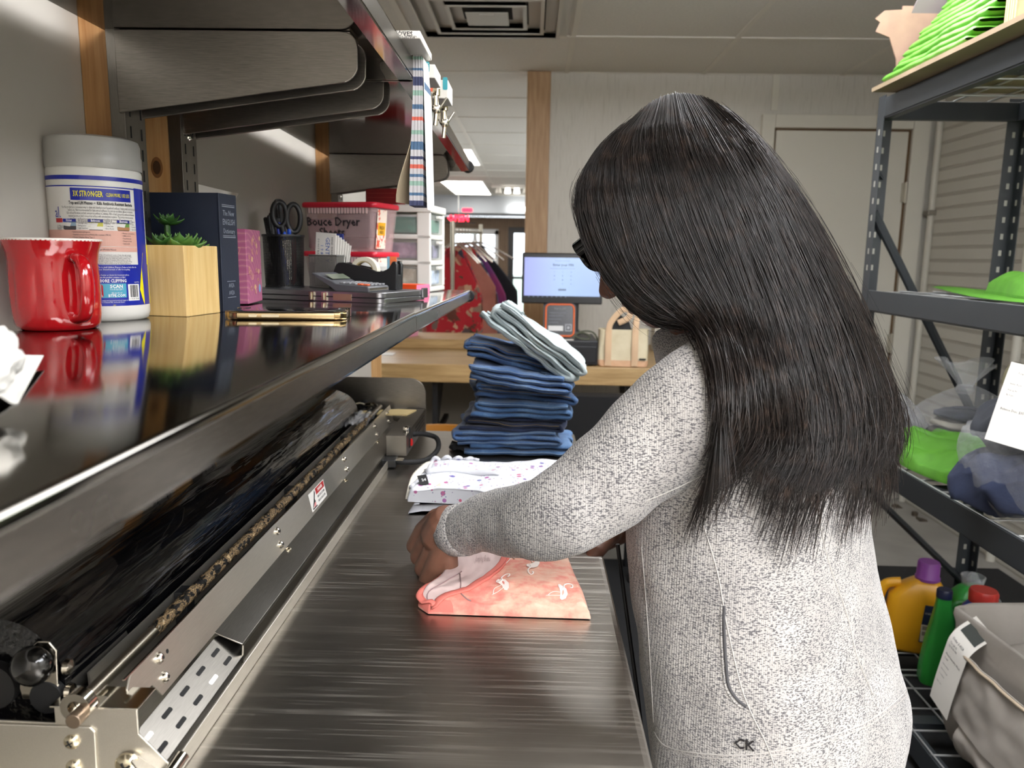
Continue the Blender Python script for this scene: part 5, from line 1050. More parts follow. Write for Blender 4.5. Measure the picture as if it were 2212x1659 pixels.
# ------------------------------------------------------------------ pads of folded cloth
class Pad:
    """folded cloth lying on the table; rows run from far to near, each with its left and right end in table coordinates"""
    def __init__(s, rows, z0, hfn): s.rows = [(V(a), V(b)) for a, b in rows]; s.z0 = z0; s.h = hfn
    def xy(s, u, v):
        P = s.rows; i = v*(len(P)-1); k = min(int(i), len(P)-2); f = i-k
        def cr(q):
            a, b, c, d = P[max(k-1, 0)][q], P[k][q], P[k+1][q], P[min(k+2, len(P)-1)][q]
            return .5*((2*b)+(c-a)*f+(2*a-5*b+4*c-d)*f*f+(3*b-a-3*c+d)*f*f*f)
        return lerp(cr(0), cr(1), u)
    def top(s, u, v):
        p = s.xy(u, v); e = (min(1, u/.05, (1-u)/.05, v/.06, (1-v)/.06)); e = math.sqrt(max(0, 1-(1-e)**2))
        return V((p.x, p.y, s.z0+s.h(u, v)*(.18+.82*e)))
    def mesh(s, m, nu, nv, mfn=None):
        m.grid(lambda u, v: s.top(u, 1-v), nu, nv, 0, None, (lambda u, v: mfn(u, 1-v)) if mfn else None)
        m.grid(lambda u, v: V((*s.xy(u, v).xy, s.z0)), nu, nv, 0)
        E = [(i/nu, 0) for i in range(nu)]+[(1, j/nv) for j in range(nv)]+[(1-i/nu, 1) for i in range(nu)]+[(0, 1-j/nv) for j in range(nv)]; k = len(E)
        m.add([s.top(u, v) for u, v in E]+[V((*s.xy(u, v).xy, s.z0)) for u, v in E], [(i, (i+1) % k, k+(i+1) % k, k+i) for i in range(k)], 0)
        return m
# white sheets under / beside, printed top
def speckle():
    q = NT('speckled_jersey'); v = q.coord(); base = 'd3d5da'
    cur = None
    for sc, cols, th in ((62, ('c0508a', '5a62a8', 'd06a86', '8a6fb0'), .26), (150, ('8d93b5', 'b58aa6', '7a80a0', 'a07aa0'), .2)):
        vo = q.n('ShaderNodeTexVoronoi'); vo.inputs['Scale'].default_value = sc; q.l(v, vo.inputs['Vector'])
        lt = q.n('ShaderNodeMath', operation='LESS_THAN'); lt.inputs[1].default_value = th; q.l(vo.outputs['Distance'], lt.inputs[0])
        sp = q.n('ShaderNodeSeparateColor'); q.l(vo.outputs['Color'], sp.inputs[0]); col = q.ramp(sp.outputs[0], [(0, cols[0]), (.3, cols[1]), (.6, cols[2]), (1, cols[3])])
        gt = q.n('ShaderNodeMath', operation='LESS_THAN'); gt.inputs[1].default_value = .55; q.l(sp.outputs[1], gt.inputs[0]); mu = q.n('ShaderNodeMath', operation='MULTIPLY'); q.l(lt.outputs[0], mu.inputs[0]); q.l(gt.outputs[0], mu.inputs[1])
        mx = q.n('ShaderNodeMix', data_type='RGBA'); q.l(mu.outputs[0], mx.inputs['Factor']); mx.inputs['A'].default_value = lin(base); q.l(col, mx.inputs['B'])
        if cur is not None: q.l(cur, mx.inputs['A'])
        cur = mx.outputs['Result']
    q.l(cur, q.b.inputs['Base Color']); q.set(Roughness=.9); q.bump(q.noise(v, 500, 2), .15, .0005); return q.m
SPK = speckle(); JERW = mat('white_jersey', 'd3d5da', .9, bump=.2, bscale=420, col2='cccdd3', nscale=20); CREAM = mat('cream_fleece', 'e6e0d0', .95, bump=.5, bscale=240)
zt = TABLE_Z+.0015
def T2(px, py, z): p = on(px, py, z); return (p.x, p.y, 0)
zA = zt+.022
white = Pad([(T2(884, 1082, zA), T2(1150, 1040, zA)), (T2(882, 1096, zA-.01), T2(1155, 1090, zA-.01)), (T2(886, 1104, zt), T2(1150, 1104, zt))], zt, lambda u, v: .017)
t = thing('white_shirt', 'smooth white folded shirt underneath the speckled one', 'shirt', (-.1, 1.32, zt)); white.mesh(MB(), 24, 10).build('cloth', JERW, t, smooth=180)
zB = zt+.0185
cream = Pad([(T2(918, 1000, zB+.02), T2(960, 1000, zB+.02)), (T2(888, 1030, zB+.02), T2(960, 1030, zB+.02)), (T2(876, 1066, zB+.01), T2(960, 1066, zB+.01))], zB, lambda u, v: .02+.006*math.sin(u*5+v*3)) 
spk = Pad([(T2(930, 984, zB+.03), T2(1235, 985, zB+.03)), (T2(915, 1015, zB+.03), T2(1232, 1010, zB+.03)), (T2(886, 1045, zB+.025), T2(1220, 1050, zB+.025)), (T2(880, 1068, zB+.012), T2(1180, 1085, zB+.012)), (T2(886, 1084, zB), T2(1160, 1098, zB))], zB, lambda u, v: .024+.004*nz((u*7, v*4, 1))+.003*math.sin(u*9+v*5)+.004*math.exp(-((v-.28)/.07)**2)*(u < .6))
t = thing('speckled_shirt', 'white folded shirt with small pink and purple specks and a black neck label', 'shirt', (-.06, 1.4, zB)); spk.mesh(MB(), 60, 30).build('cloth', SPK, t, smooth=180)
m = MB(); pts = [spk.top(.03+.5*i/24, .30-.06*math.sin(i/24*PI)+.05*i/24)+V((0, 0, .002)) for i in range(25)]; m.tube([p for p in pts], [.010*min(1, (25-i)/6)+.0005 for i in range(25)], 0, 10, flat=.5, up=(0, 0, 1)); m.build('neck_roll', JERW, t, smooth=180, label='plain white rolled neck facing')
m = MB(); pts = [spk.top(.015+.010*math.sin(i*.4)*0, .55-.5*i/20)+V((0, 0, .002)) for i in range(21)]+[spk.top(.015+.33*i/30, .03+.015*math.sin(i*.9))+V((0, 0, .003+.002*math.sin(i*.8))) for i in range(1, 31)]; m.tube(pts, .004, 0, 8); m.build('neck_binding', JERW, t, smooth=180)
a = spk.top(.075, .47)+V((0, 0, .006)); F = frame(a, (1, .35, .1), (-.25, .8, .6)); m = MB(F); m.shell(lambda u, v: ((u-.5)*.016, (v-.5)*.024, .002*math.sin(v*4)), 4, 6, .0006); m.box((-.004, -.016, -.003), (.0, -.009, -.001)); m.build('neck_label', mat('black_label', '131314', .7), t, smooth=180, label='small black woven label')
m = MB(F); m.text('24', .008, Matrix.Translation((.001, -.002, .0022)), 0, .0001, font_w=.0002); m.build('label_print', mat('label_print', 'd0d0d0', .6), t, smooth=0)
t = thing('cream_garment', 'cream fleece garment peeking out left of the speckled shirt', 'garment', (-.18, 1.42, zB)); cream.mesh(MB(), 18, 12).build('cloth', CREAM, t, smooth=180)
# ------------------------------------------------------------------ pink flamingo shirt being folded
zp = TABLE_Z+.0012
def T3(px, py, h): p = on(px, py, zp+h); return (p.x, p.y, 0)
rows = [(T3(985, 1160, .03), T3(1215, 1150, .03)), (T3(965, 1195, .03), T3(1228, 1190, .025)), (T3(948, 1235, .025), T3(1245, 1235, .022)), (T3(915, 1275, .015), T3(1262, 1280, .016)), (T3(903, 1300, .006), T3(1272, 1315, .010)), (T3(925, 1326, .0), T3(1276, 1334, .002))]
pink = Pad(rows, zp, lambda u, v: .026+.006*math.exp(-((u-.62)/.22)**2-((v-.45)/.3)**2)+.0022*nz((u*9, v*6, 2))+.0012*nz((u*22, v*14, 6))-.012*ss(.55, 1, v)+.002*math.sin(u*14+v*6)*ss(.5, .9, v))
def neck_u(v): # boundary between the pale inside (left) and the printed front (right)
    pts = [(0, .56), (.2, .50), (.35, .455), (.55, .375), (.7, .30), (.82, .20), (.92, .10), (1, .04)]
    for (a, x), (b, y) in zip(pts, pts[1:]):
        if v <= b: return lerp(x, y, (v-a)/(b-a))
    return .04
def pinkmat():
    q = NT('flamingo_jersey'); v = q.coord((1, 1, 1)); f = q.noise(v, 22, 5, .65); g = q.noise(q.coord((1, 3, 1), (0, 0, .6)), 40, 3, .6)
    m = q.n('ShaderNodeMath', operation='MULTIPLY_ADD'); m.inputs[1].default_value = .45; q.l(g, m.inputs[0]); q.l(f, m.inputs[2])
    q.l(q.ramp(m.outputs[0], [(.55, 'dd7f73'), (.68, 'e49585'), (.78, 'e6ae98'), (.92, 'e8c0aa')]), q.b.inputs['Base Color']); q.set(Roughness=.85); q.bump(q.noise(v, 520, 2), .15, .0005); return q.m
FLA = pinkmat(); PALEP = mat('pale_pink_jersey', 'dcc5c1', .9, col2='d5bcb8', nscale=30, bump=.15, bscale=420); BAND = mat('coral_rib', 'e07b6f', .85, bump=.3, bscale=300)
t = thing('flamingo_shirt', 'pink flamingo print shirt half folded on the table under the hands', 'shirt', (-.03, 1.0, zp))
pink.mesh(MB(), 96, 56, lambda u, v: 2 if ((v > .93 and u < .16) or (u < .03 and v > .5)) else 0 if u > neck_u(v) else 1).build('cloth', [FLA, PALEP, BAND], t, smooth=180)
path = [pink.top(neck_u(v), v)+V((0, 0, .0012)) for v in [i/40*.985 for i in range(41)]]
path += [pink.top(.026, .99)]
left = [pink.top(.035*max(0, 1-i/3)+.012, .975-.60*i/24)+V((-.001, 0, .001)) for i in range(25)]
m = MB(); m.tube(path, .0058, 0, 10, flat=.35, up=(0, 0, 1)); m.tube([path[-1]]+left, [.0045]*14+[.0045*(1-i/12) for i in range(12)], 0, 8, flat=.5, up=(0, 0, 1)); m.build('neck_rib', BAND, t, smooth=180, label='coral ribbed neckband')
m = MB(); m.tube([p+V((.004, .001, .0024)) for p in path[2:38]], .0005, 0, 5); m.build('rib_stitching', mat('coral_stitch', 'c96a60', .9), t, smooth=180)
m = MB(); m.tube([pink.top(lerp(.17, .30, s)+.02*math.sin(s*5), lerp(.45, .93, s))+V((0, 0, .0006)) for s in [i/12 for i in range(13)]], .0008, 0, 5); m.tube([pink.top(lerp(.03, .17, s), lerp(.9, .42, s))+V((0, 0, .0006)) for s in [i/12 for i in range(13)]], .0008, 0, 5); m.build('inside_seam', mat('mauve_seam', '9a7f80', .9), t, smooth=180)
m = MB(); F0 = lambda p: tuple(pink.top(.30+p[0]*6.0, .26-p[1]*9.0)+V((0, 0, .0006))); m.text('Jumping Beans', .012, Matrix(), 0, 0, bend=F0, sx=.28); m.build('neck_print', mat('neck_print', 'b59a98', .9), t, smooth=0)
FW = mat('flamingo_white', 'f6e9e2', .9)
def flamingo(cu, cv, s, rot, mir=1):
    def P(x, y):
        c, n = math.cos(rot), math.sin(rot); x *= mir; X = (x*c-y*n)*s; Y = (x*n+y*c)*s
        return pink.top(min(.985, cu+X), min(.975, max(.03, cv-Y*1.45)))+V((0, 0, .0009))
    m = MB(); q = lambda pts, r: m.tube([P(*p) for p in catmull([(a, b, 0) for a, b in pts], 5) for p in [(p.x, p.y)]], r, 0, 6, flat=.5, up=(0, 0, 1))
    q([(-.5, .35), (-.62, .25), (-.5, .1), (-.3, .2), (-.35, .5), (-.2, .75), (.05, .8), (.12, .6), (0, .5)], .0011)
    m.add([P(x, y)+V((0, 0, .0001)) for x, y in [(-.55, .3), (-.5, .05), (-.3, -.25), (-.15, -.7), (.0, -.75), (.12, -.45), (.1, -.1), (-.1, .2), (-.35, .35)]], [tuple(range(9))], 0)
    q([(-.1, -.35), (-.5, -.7), (-.9, -1.0)], .0006); q([(-.3, -.2), (-.7, -.45), (-.8, -.9)], .0006)
    return m.build('flamingo_print', FW, t, smooth=180)
flamingo(.52, .62, .105, .1); flamingo(.70, .42, .095, 2.6, -1); flamingo(.88, .70, .10, -.5); flamingo(.54, .22, .085, .2)
# ------------------------------------------------------------------ wooden counter across the back
CZ = .866
t = thing('counter', 'pale wooden service counter running across the back of the room', 'counter', (-.4, 3.9, 0))
MB().box((-1.6, 3.40, CZ-.082), (RX-.9, 4.345, CZ)).build('counter_top', OAK, t, smooth=0, bevel=.004)
MB().box((-1.6, 3.98, CZ), (-.06, 4.33, CZ+.05)).build('back_ledge', OAK, t, smooth=0, bevel=.004)
for x in (-.44, .45, 1.2):
    m = MB(); m.box((x-.012, 3.5, .5), (x+.012, 3.52, CZ-.082)); m.box((x-.012, 3.5, .5), (x+.012, 3.99, .52)); m.prism([(0, 0), (.30, 0), (0, -.28)], .02, 0, frame((x-.01, 3.52, CZ-.084), (0, 1, 0), (0, 0, 1))); m.build('counter_bracket', mat('black_bracket', '1b1b1c', .5), t, smooth=0)
for x in (-1.55, RX-.95): MB().box((x, 3.5, 0), (x+.06, 4.3, CZ-.082)).build('counter_leg', OAK, t, smooth=0)
# point of sale: monitor, card reader, cash drawer
def pos():
    D = 3.43; a, b = at(1155, 785, D), at(1292, 742, D)
    x0, x1, zt = a.x, b.x+.0, CZ+.114
    t = thing('cash_drawer', 'black cash drawer with a round lock on the wooden counter', 'drawer', ((x0+x1)/2, D, CZ))
    MB().box((x0, D, CZ+.006), (x1, D+.33, zt)).build('case', mat('drawer_black', '222327', .4, .2), t, smooth=0, bevel=.004)
    MB().box((x0+.006, D-.006, CZ+.016), (x1-.006, D, zt-.024)).build('drawer_front', mat('drawer_front', '1b1c20', .4, .2), t, smooth=0, bevel=.003)
    for x in (x0+.03, x1-.03):
        for y in (D+.03, D+.3): MB().cyl((x, y, CZ), (x, y, CZ+.006), .012).build('foot', BLACKR, t)
    L = frame(((x0+x1)/2, D-.006, CZ+.066), (1, 0, 0), (0, 0, 1)); m = MB(L); m.lathe([(0, .004), (.008, .004), (.0125, .003), (.0135, 0)][::-1], 0, 20); m.box((-.0012, -.006, .004), (.0012, .006, .0045), 1); m.build('lock', [CHROME, BLACKR], t)
    MB(L).cyl((0, -.026, 0), (0, -.026, .002), .003).build('button', CHROME, t)
    MB(L).box((-.12, -.002, .0), (.12, 0, .0008)).build('groove', BLACKR, t, smooth=0)
    F = frame((x0+.05, D-.0062, CZ+.085), (1, 0, 0), (0, 0, 1)); m = MB(F); m.prism(rrect(.018, .010, .004, 3), .0005, 0); m.text('STAR', .008, Matrix.Translation((0, -.012, 0)), 0, .0003); m.build('maker_mark', mat('faint_silver', '6e7078', .4), t, smooth=0)
    # monitor
    D2 = 3.70; m0 = at(1128, 543, D2); m1 = at(1300, 658, D2); tt = at(1300, 550, D2)
    t = thing('monitor', 'black touch screen monitor showing a pale blue page above the cash drawer', 'monitor', ((m0.x+m1.x)/2, D2+.05, zt), -.03)
    cx, z0, z1 = (m0.x+m1.x)/2, m1.z, (m0.z+tt.z)/2; w = m1.x-m0.x; h = z1-z0
    F = Matrix.Translation((cx, D2, z0)) @ Matrix.Rotation(-.03, 4, 'Z') @ Matrix.Rotation(-.04, 4, 'X')
    m = MB(F); m.box((-w/2, 0, 0), (w/2, .03, h)); m.build('casing', mat('monitor_black', '0d0f14', .3), t, smooth=0, bevel=.005)
    sx0, sx1, sz0, sz1 = -w/2+.012, w/2-.012, h*.155, h-.022
    q = NT('lit_screen'); q.set(**{'Base Color': (0, 0, 0, 1), 'Roughness': .2, 'Emission Strength': .62}); v = q.coord(kind='Generated'); sp = q.n('ShaderNodeSeparateXYZ'); q.l(v, sp.inputs[0]); q.l(q.ramp(sp.outputs['X'], [(0, 'aeb6f6'), (.5, 'b9d3fb'), (1, 'aec6f2')]), q.b.inputs['Emission Color'])
    MB(F).box((sx0, -.0012, sz0), (sx1, -.0002, sz1)).build('screen', q.m, t, smooth=0)
    m = MB(F); G = frame(((sx0+sx1)/2, -.0014, (sz0+sz1)/2), (1, 0, 0), (0, 0, 1)); sh = sz1-sz0; sw = sx1-sx0
    m.text('Welcome to the counter', .009, G @ Matrix.Translation((0, sh*.42, 0)), 0, 0, sx=.8); m.text('Enter your PIN', .016, G @ Matrix.Translation((.004, sh*.31, 0)), 1, 0, font_w=.0003); m.box((-sw*.16, sh*.215, 0), (sw*.17, sh*.222, .0002), 0, G)
    for r in range(4):
        for c in range(3):
            s = ('123', '456', '789', ' 0<')[r][c]; m.text(s, .012, G @ Matrix.Translation(((c-1)*sw*.11+.002, sh*(.13-.105*r), 0)), 1 if r else 0, 0)
    m.box((-sw*.05, -sh*.36, 0), (sw*.055, -sh*.31, .0002), 0, G); m.text('Exit', .008, G @ Matrix.Translation((-sw*.46, sh*.43, 0)), 0, 0)
    m.build('screen_page', [mat('page_grey', '8ea0c2', .6), mat('page_dark', '64748f', .6)], t, smooth=0)
    m = MB(F); m.box((sx0, -.0011, sz0-.008), (sx1, -.0003, sz0-.0005))
    for k in range(9): m.box((sx0+.02+k*.022, -.0013, sz0-.006), (sx0+.026+k*.022, -.0010, sz0-.002), 1)
    m.build('taskbar', [mat('taskbar_dark', '1d2430', .4), mat('taskbar_icon', '7f8ca4', .5)], t, smooth=0)
    MB().box((cx-.10, D2+.03, zt), (cx+.10, D2+.16, zt+.012)).build('stand_base', mat('monitor_black', '0d0f14'), t, smooth=0, bevel=.004)
    MB().box((cx-.085, D2+.031, zt), (cx+.085, D2+.075, z0+.06)).build('stand_neck', mat('monitor_black', '0d0f14'), t, smooth=0, bevel=.004)
    # card terminal with orange bezel
    c0 = at(1209, 730, D-.02+.05); T = Matrix.Translation((c0.x, D+.04, zt)) @ Matrix.Rotation(-.28, 4, 'X'); hh = .165; ww = .148
    t = thing('card_terminal', 'black card terminal with an orange rim in front of the monitor stand', 'terminal', (c0.x, D+.05, zt))
    ob = rrect(ww, hh, .022, 5)
    m = MB(T @ Matrix.Translation((0, 0, hh/2+.002)) @ Matrix.Rotation(PI/2, 4, 'X'))
    m.rings([[(x*s, y*s, z) for x, y in ob] for s, z in ((.96, -.022), (1, -.018), (1, -.004), (.98, 0))]); m.build('case', BLACKP, t, smooth=40)
    m = MB(T @ Matrix.Translation((0, 0, hh/2+.002)) @ Matrix.Rotation(PI/2, 4, 'X')); m.tube([(x*.86, y*.88+.004, .0005) for x, y in ob], .0042, 0, 8, loop=True); m.build('orange_rim', mat('orange_rim', 'ee6a28', .4), t, smooth=80)
    m = MB(T @ Matrix.Translation((0, 0, hh/2+.002)) @ Matrix.Rotation(PI/2, 4, 'X'))
    m.box((-.058, -.05, .0005), (.058, .075, .001), 0); m.box((-.052, -.045, .001), (.015, -.022, .0014), 1); m.box((.024, -.046, .001), (.054, -.014, .0014), 2); m.box((.028, -.042, .0014), (.05, -.018, .0016), 0); m.box((.033, -.036, .0016), (.045, -.024, .0018), 2)
    m.text('Scan to join', .011, Matrix.Translation((0, .058, .0011)), 2, .0001)
    for k in range(4): m.box((-.05, .036-.015*k, .001), (.03-.012*k, .041-.015*k, .0013), 3)
    m.build('terminal_screen', [mat('terminal_glass', '2b2d33', .25), mat('terminal_white', 'd8d8d8', .5), mat('terminal_grey', '9a9ca2', .5), mat('terminal_dim', '5c5f68', .5)], t, smooth=0)
    MB().box((c0.x-.05, D+.02, zt), (c0.x+.05, D+.09, zt+.012)).build('terminal_foot', BLACKP, t, smooth=0, bevel=.003)
    p = at(1215, 733, D+.012); tag(MB().box((p.x-.045, D+.004, zt+.0003), (p.x+.05, D+.03, zt+.004)).build('receipt', PAPER, smooth=0, bevel=.001), 'white paper slip on the cash drawer under the card terminal', 'paper')
    p = V((x1-.07, D+.02, zt+.005)); m = MB(); m.tube(catmull([p+V((-.04, 0, 0)), p+V((-.03, .01, .02)), p+V((.0, .01, .028)), p+V((.03, 0, .018)), p+V((.03, -.0, .002)), p+V((-.0, -.002, .002)), p+V((-.03, .004, .012)), p+V((0, .02, .034)), p+V((.06, .03, .02)), p+V((.09, .04, -.08))], 5), .004, 0, 8); tag(m.build('cable', mat('olive_cable', '4e5240', .6), smooth=80), 'dark looped cable beside the card terminal', 'cable')
pos()
# canvas tote bag
def tote():
    D = 3.42; a = at(1292, 800, D); b = at(1402, 800, D); x0, x1 = a.x, b.x; z0 = CZ+.002; h = .165; dd = .12
    CAN = mat('canvas', 'ddd2b5', .9, bump=.35, bscale=260, col2='d2c6a6', nscale=16); STR = mat('strap_beige', 'd8b896', .85, bump=.2, bscale=200); PKB = mat('tote_base', 'd9b190', .9, col2='cfa583', nscale=30)
    t = thing('tote_bag', 'cream canvas tote bag with peach straps at the right end of the counter', 'bag', ((x0+x1)/2, D, z0), -.06)
    M = Matrix.Translation(((x0+x1)/2, D+dd/2, z0)) @ Matrix.Rotation(-.06, 4, 'Z'); w = x1-x0
    def R(k, z, e=0):
        out = []
        for x, y in rrect(w*k, dd*(.95-.25*z/h), .02, 5): q = nz((x*14, y*14, z*12+e), 1)*.010*(z/h+.15); out.append((x+q*(1 if x > 0 else -1), y+q, z+.008*nz((x*12, y*9, 3))*(z > h*.9)))
        return out
    m = MB(M); m.rings([R(.93, 0)]+[R(1.0-.03*abs(z/h-.35), z) for z in [h*i/12 for i in range(1, 13)]]+[R(.96, h-.004), R(.96, h*.5), R(.9, .01)], cap=False); m.add([(p[0], p[1], .001) for p in R(.93, 0)], [tuple(range(24))]); m.build('canvas_body', CAN, t, smooth=60)
    m = MB(M); m.rings([[(p[0]*1.012, p[1]*1.02, p[2]) for p in R(1.0-.03*abs(z/h-.35) if z > .001 else .935, z)] for z in (0.0005, h*.06, h*.12, h*.17)], cap=False); m.build('base_panel', PKB, t, smooth=60, label='peach bottom panel')
    for x, f in ((-w*.30, 1.0), (w*.22, .86)):
        m = MB(M); yf = -dd*.5-.004
        pts = [(x, yf, .004), (x, yf-.004, h*.5), (x, yf+.012, h*.98)]; m.tube(catmull(pts, 8), .014, 0, 8, flat=.16, up=(0, 1, 0)); m.build('strap', STR, t, smooth=60)
    m = MB(M); yf = -dd*.38; m.tube(catmull([(-w*.30, yf-.01, h*.95), (-w*.26, yf-.006, h*1.2), (-w*.05, yf+.0, h*1.53), (w*.10, yf+.0, h*1.5), (w*.07, yf-.004, h*1.32), (-w*.12, yf, h*1.18)], 8), .013, 0, 8, flat=.22, up=(0, 1, 0)); m.build('handle', STR, t, smooth=60)
    m = MB(M); m.tube(catmull([(w*.22, yf-.01, h*.95), (w*.24, yf+.005, h*1.25), (w*.28, yf+.05, h*1.4), (w*.24, yf+.09, h*1.1)], 8), .013, 0, 8, flat=.22, up=(0, 1, 0)); m.build('handle', STR, t, smooth=60)
    m = MB(M); m.prism([(-w*.22, h*.9), (-w*.30, h*1.25), (-w*.08, h*1.38), (w*.10, h*1.2), (w*.18, h*.9)], .03, 0, Matrix(((1, 0, 0, 0), (0, 0, -1, .02), (0, 1, 0, 0), (0, 0, 0, 1)))); tag(m.build('wallet', mat('black_leather', '1c1e21', .5), smooth=0, bevel=.006), 'black wallet sticking out of the canvas tote bag', 'wallet')
    m = MB(M); m.box((w*.31, -dd*.49-.006, h*.20), (w*.44, -dd*.49-.002, h*.24)); m.build('maker_tab', INK, t, smooth=0)
tote()
# small stuff on the counter, behind the shoulder
p = at(1440, 720, 3.95); tag(MB().box((p.x-.05, 4.02, CZ+.001), (p.x+.1, 4.14, CZ+.13)).build('tissue_carton', mat('white_carton2', 'cdc9bf', .6), smooth=0, bevel=.004), 'pale carton on the counter right of the tote bag', 'box')
# pink tub at the far left of the counter
p = at(872, 748, 4.12); t = thing('pink_tub', 'pink dotted plastic tub on the counter behind the shelf end', 'tub', (p.x, 4.12, CZ+.05)); q = NT('pink_dotted'); vo = q.n('ShaderNodeTexVoronoi'); vo.inputs['Scale'].default_value = 42; q.l(q.coord(), vo.inputs['Vector']); q.l(q.ramp(vo.outputs['Distance'], [(.22, 'b98ad0'), (.3, 'e6a0b8')]), q.b.inputs['Base Color'])
MB(Matrix.Translation((p.x, 4.14, CZ+.0505))).lathe([(0, 0), (.075, 0), (.085, .15), (.088, .155), (.08, .155), (.072, .01), (0, .01)], 0, 32, cap=False).build('tub_body', q.m, t)
p = at(842, 762, 3.7); tag(MB().box((p.x-.09, 3.66, CZ+.0006), (p.x+.02, 3.75, CZ+.004)).build('paper_sheet', PAPER, smooth=0), 'white paper lying on the counter below the shelf end', 'paper')
# below the counter
p = at(1272, 960, 3.1)
m = MB(); m.grid(lambda u, v: (lerp(p.x-.20, p.x+.26, u)+.02*nz((u*4, v*3, 1))-(.05*(1-u)*(1-v)), 3.05+.05*nz((u*5, v*3, 2))+.10*math.sin(PI*u)*-.4, .42*(1-v)+lerp(.0, .71, v)+.02*math.sin(u*3)-.0), 24, 20)
t = thing('chair', 'black cloth covered chair standing under the counter', 'chair', (p.x, 3.2, 0)); BC = mat('black_fabric', '121214', .9, bump=.3, nscale=120)
m = MB(); m.rings([[(p.x+x*(1+.12*nz((z*5, k, 1))), 3.2+y, z) for k, (x, y) in enumerate(rrect(.46, .1, .04, 5))] for z in (.42, .5, .6, .70, .76, .778)][0:] ); m.build('backrest', BC, t, smooth=60)
MB().box((p.x-.22, 3.02, .40), (p.x+.22, 3.25, .46)).build('seat', BC, t, smooth=0, bevel=.02)
for sx in (-.19, .19):
    for y in (3.05, 3.22): MB().cyl((p.x+sx, y, 0), (p.x+sx, y, .42), .012).build('leg', BLACKP, t)
p = at(940, 925, 2.6); t = thing('orange_basket', 'orange plastic basket on the floor beyond the far end of the table', 'basket', (p.x, 2.6, 0))
MB(Matrix.Translation((p.x, 2.7, 0))).lathe([(0, 0), (.15, 0), (.19, .70), (.2, .705), (.185, .705), (.145, .02), (0, .02)], 0, 36, cap=False, sx=1.1).build('basket_body', mat('orange_plastic', 'a87024', .5), t)
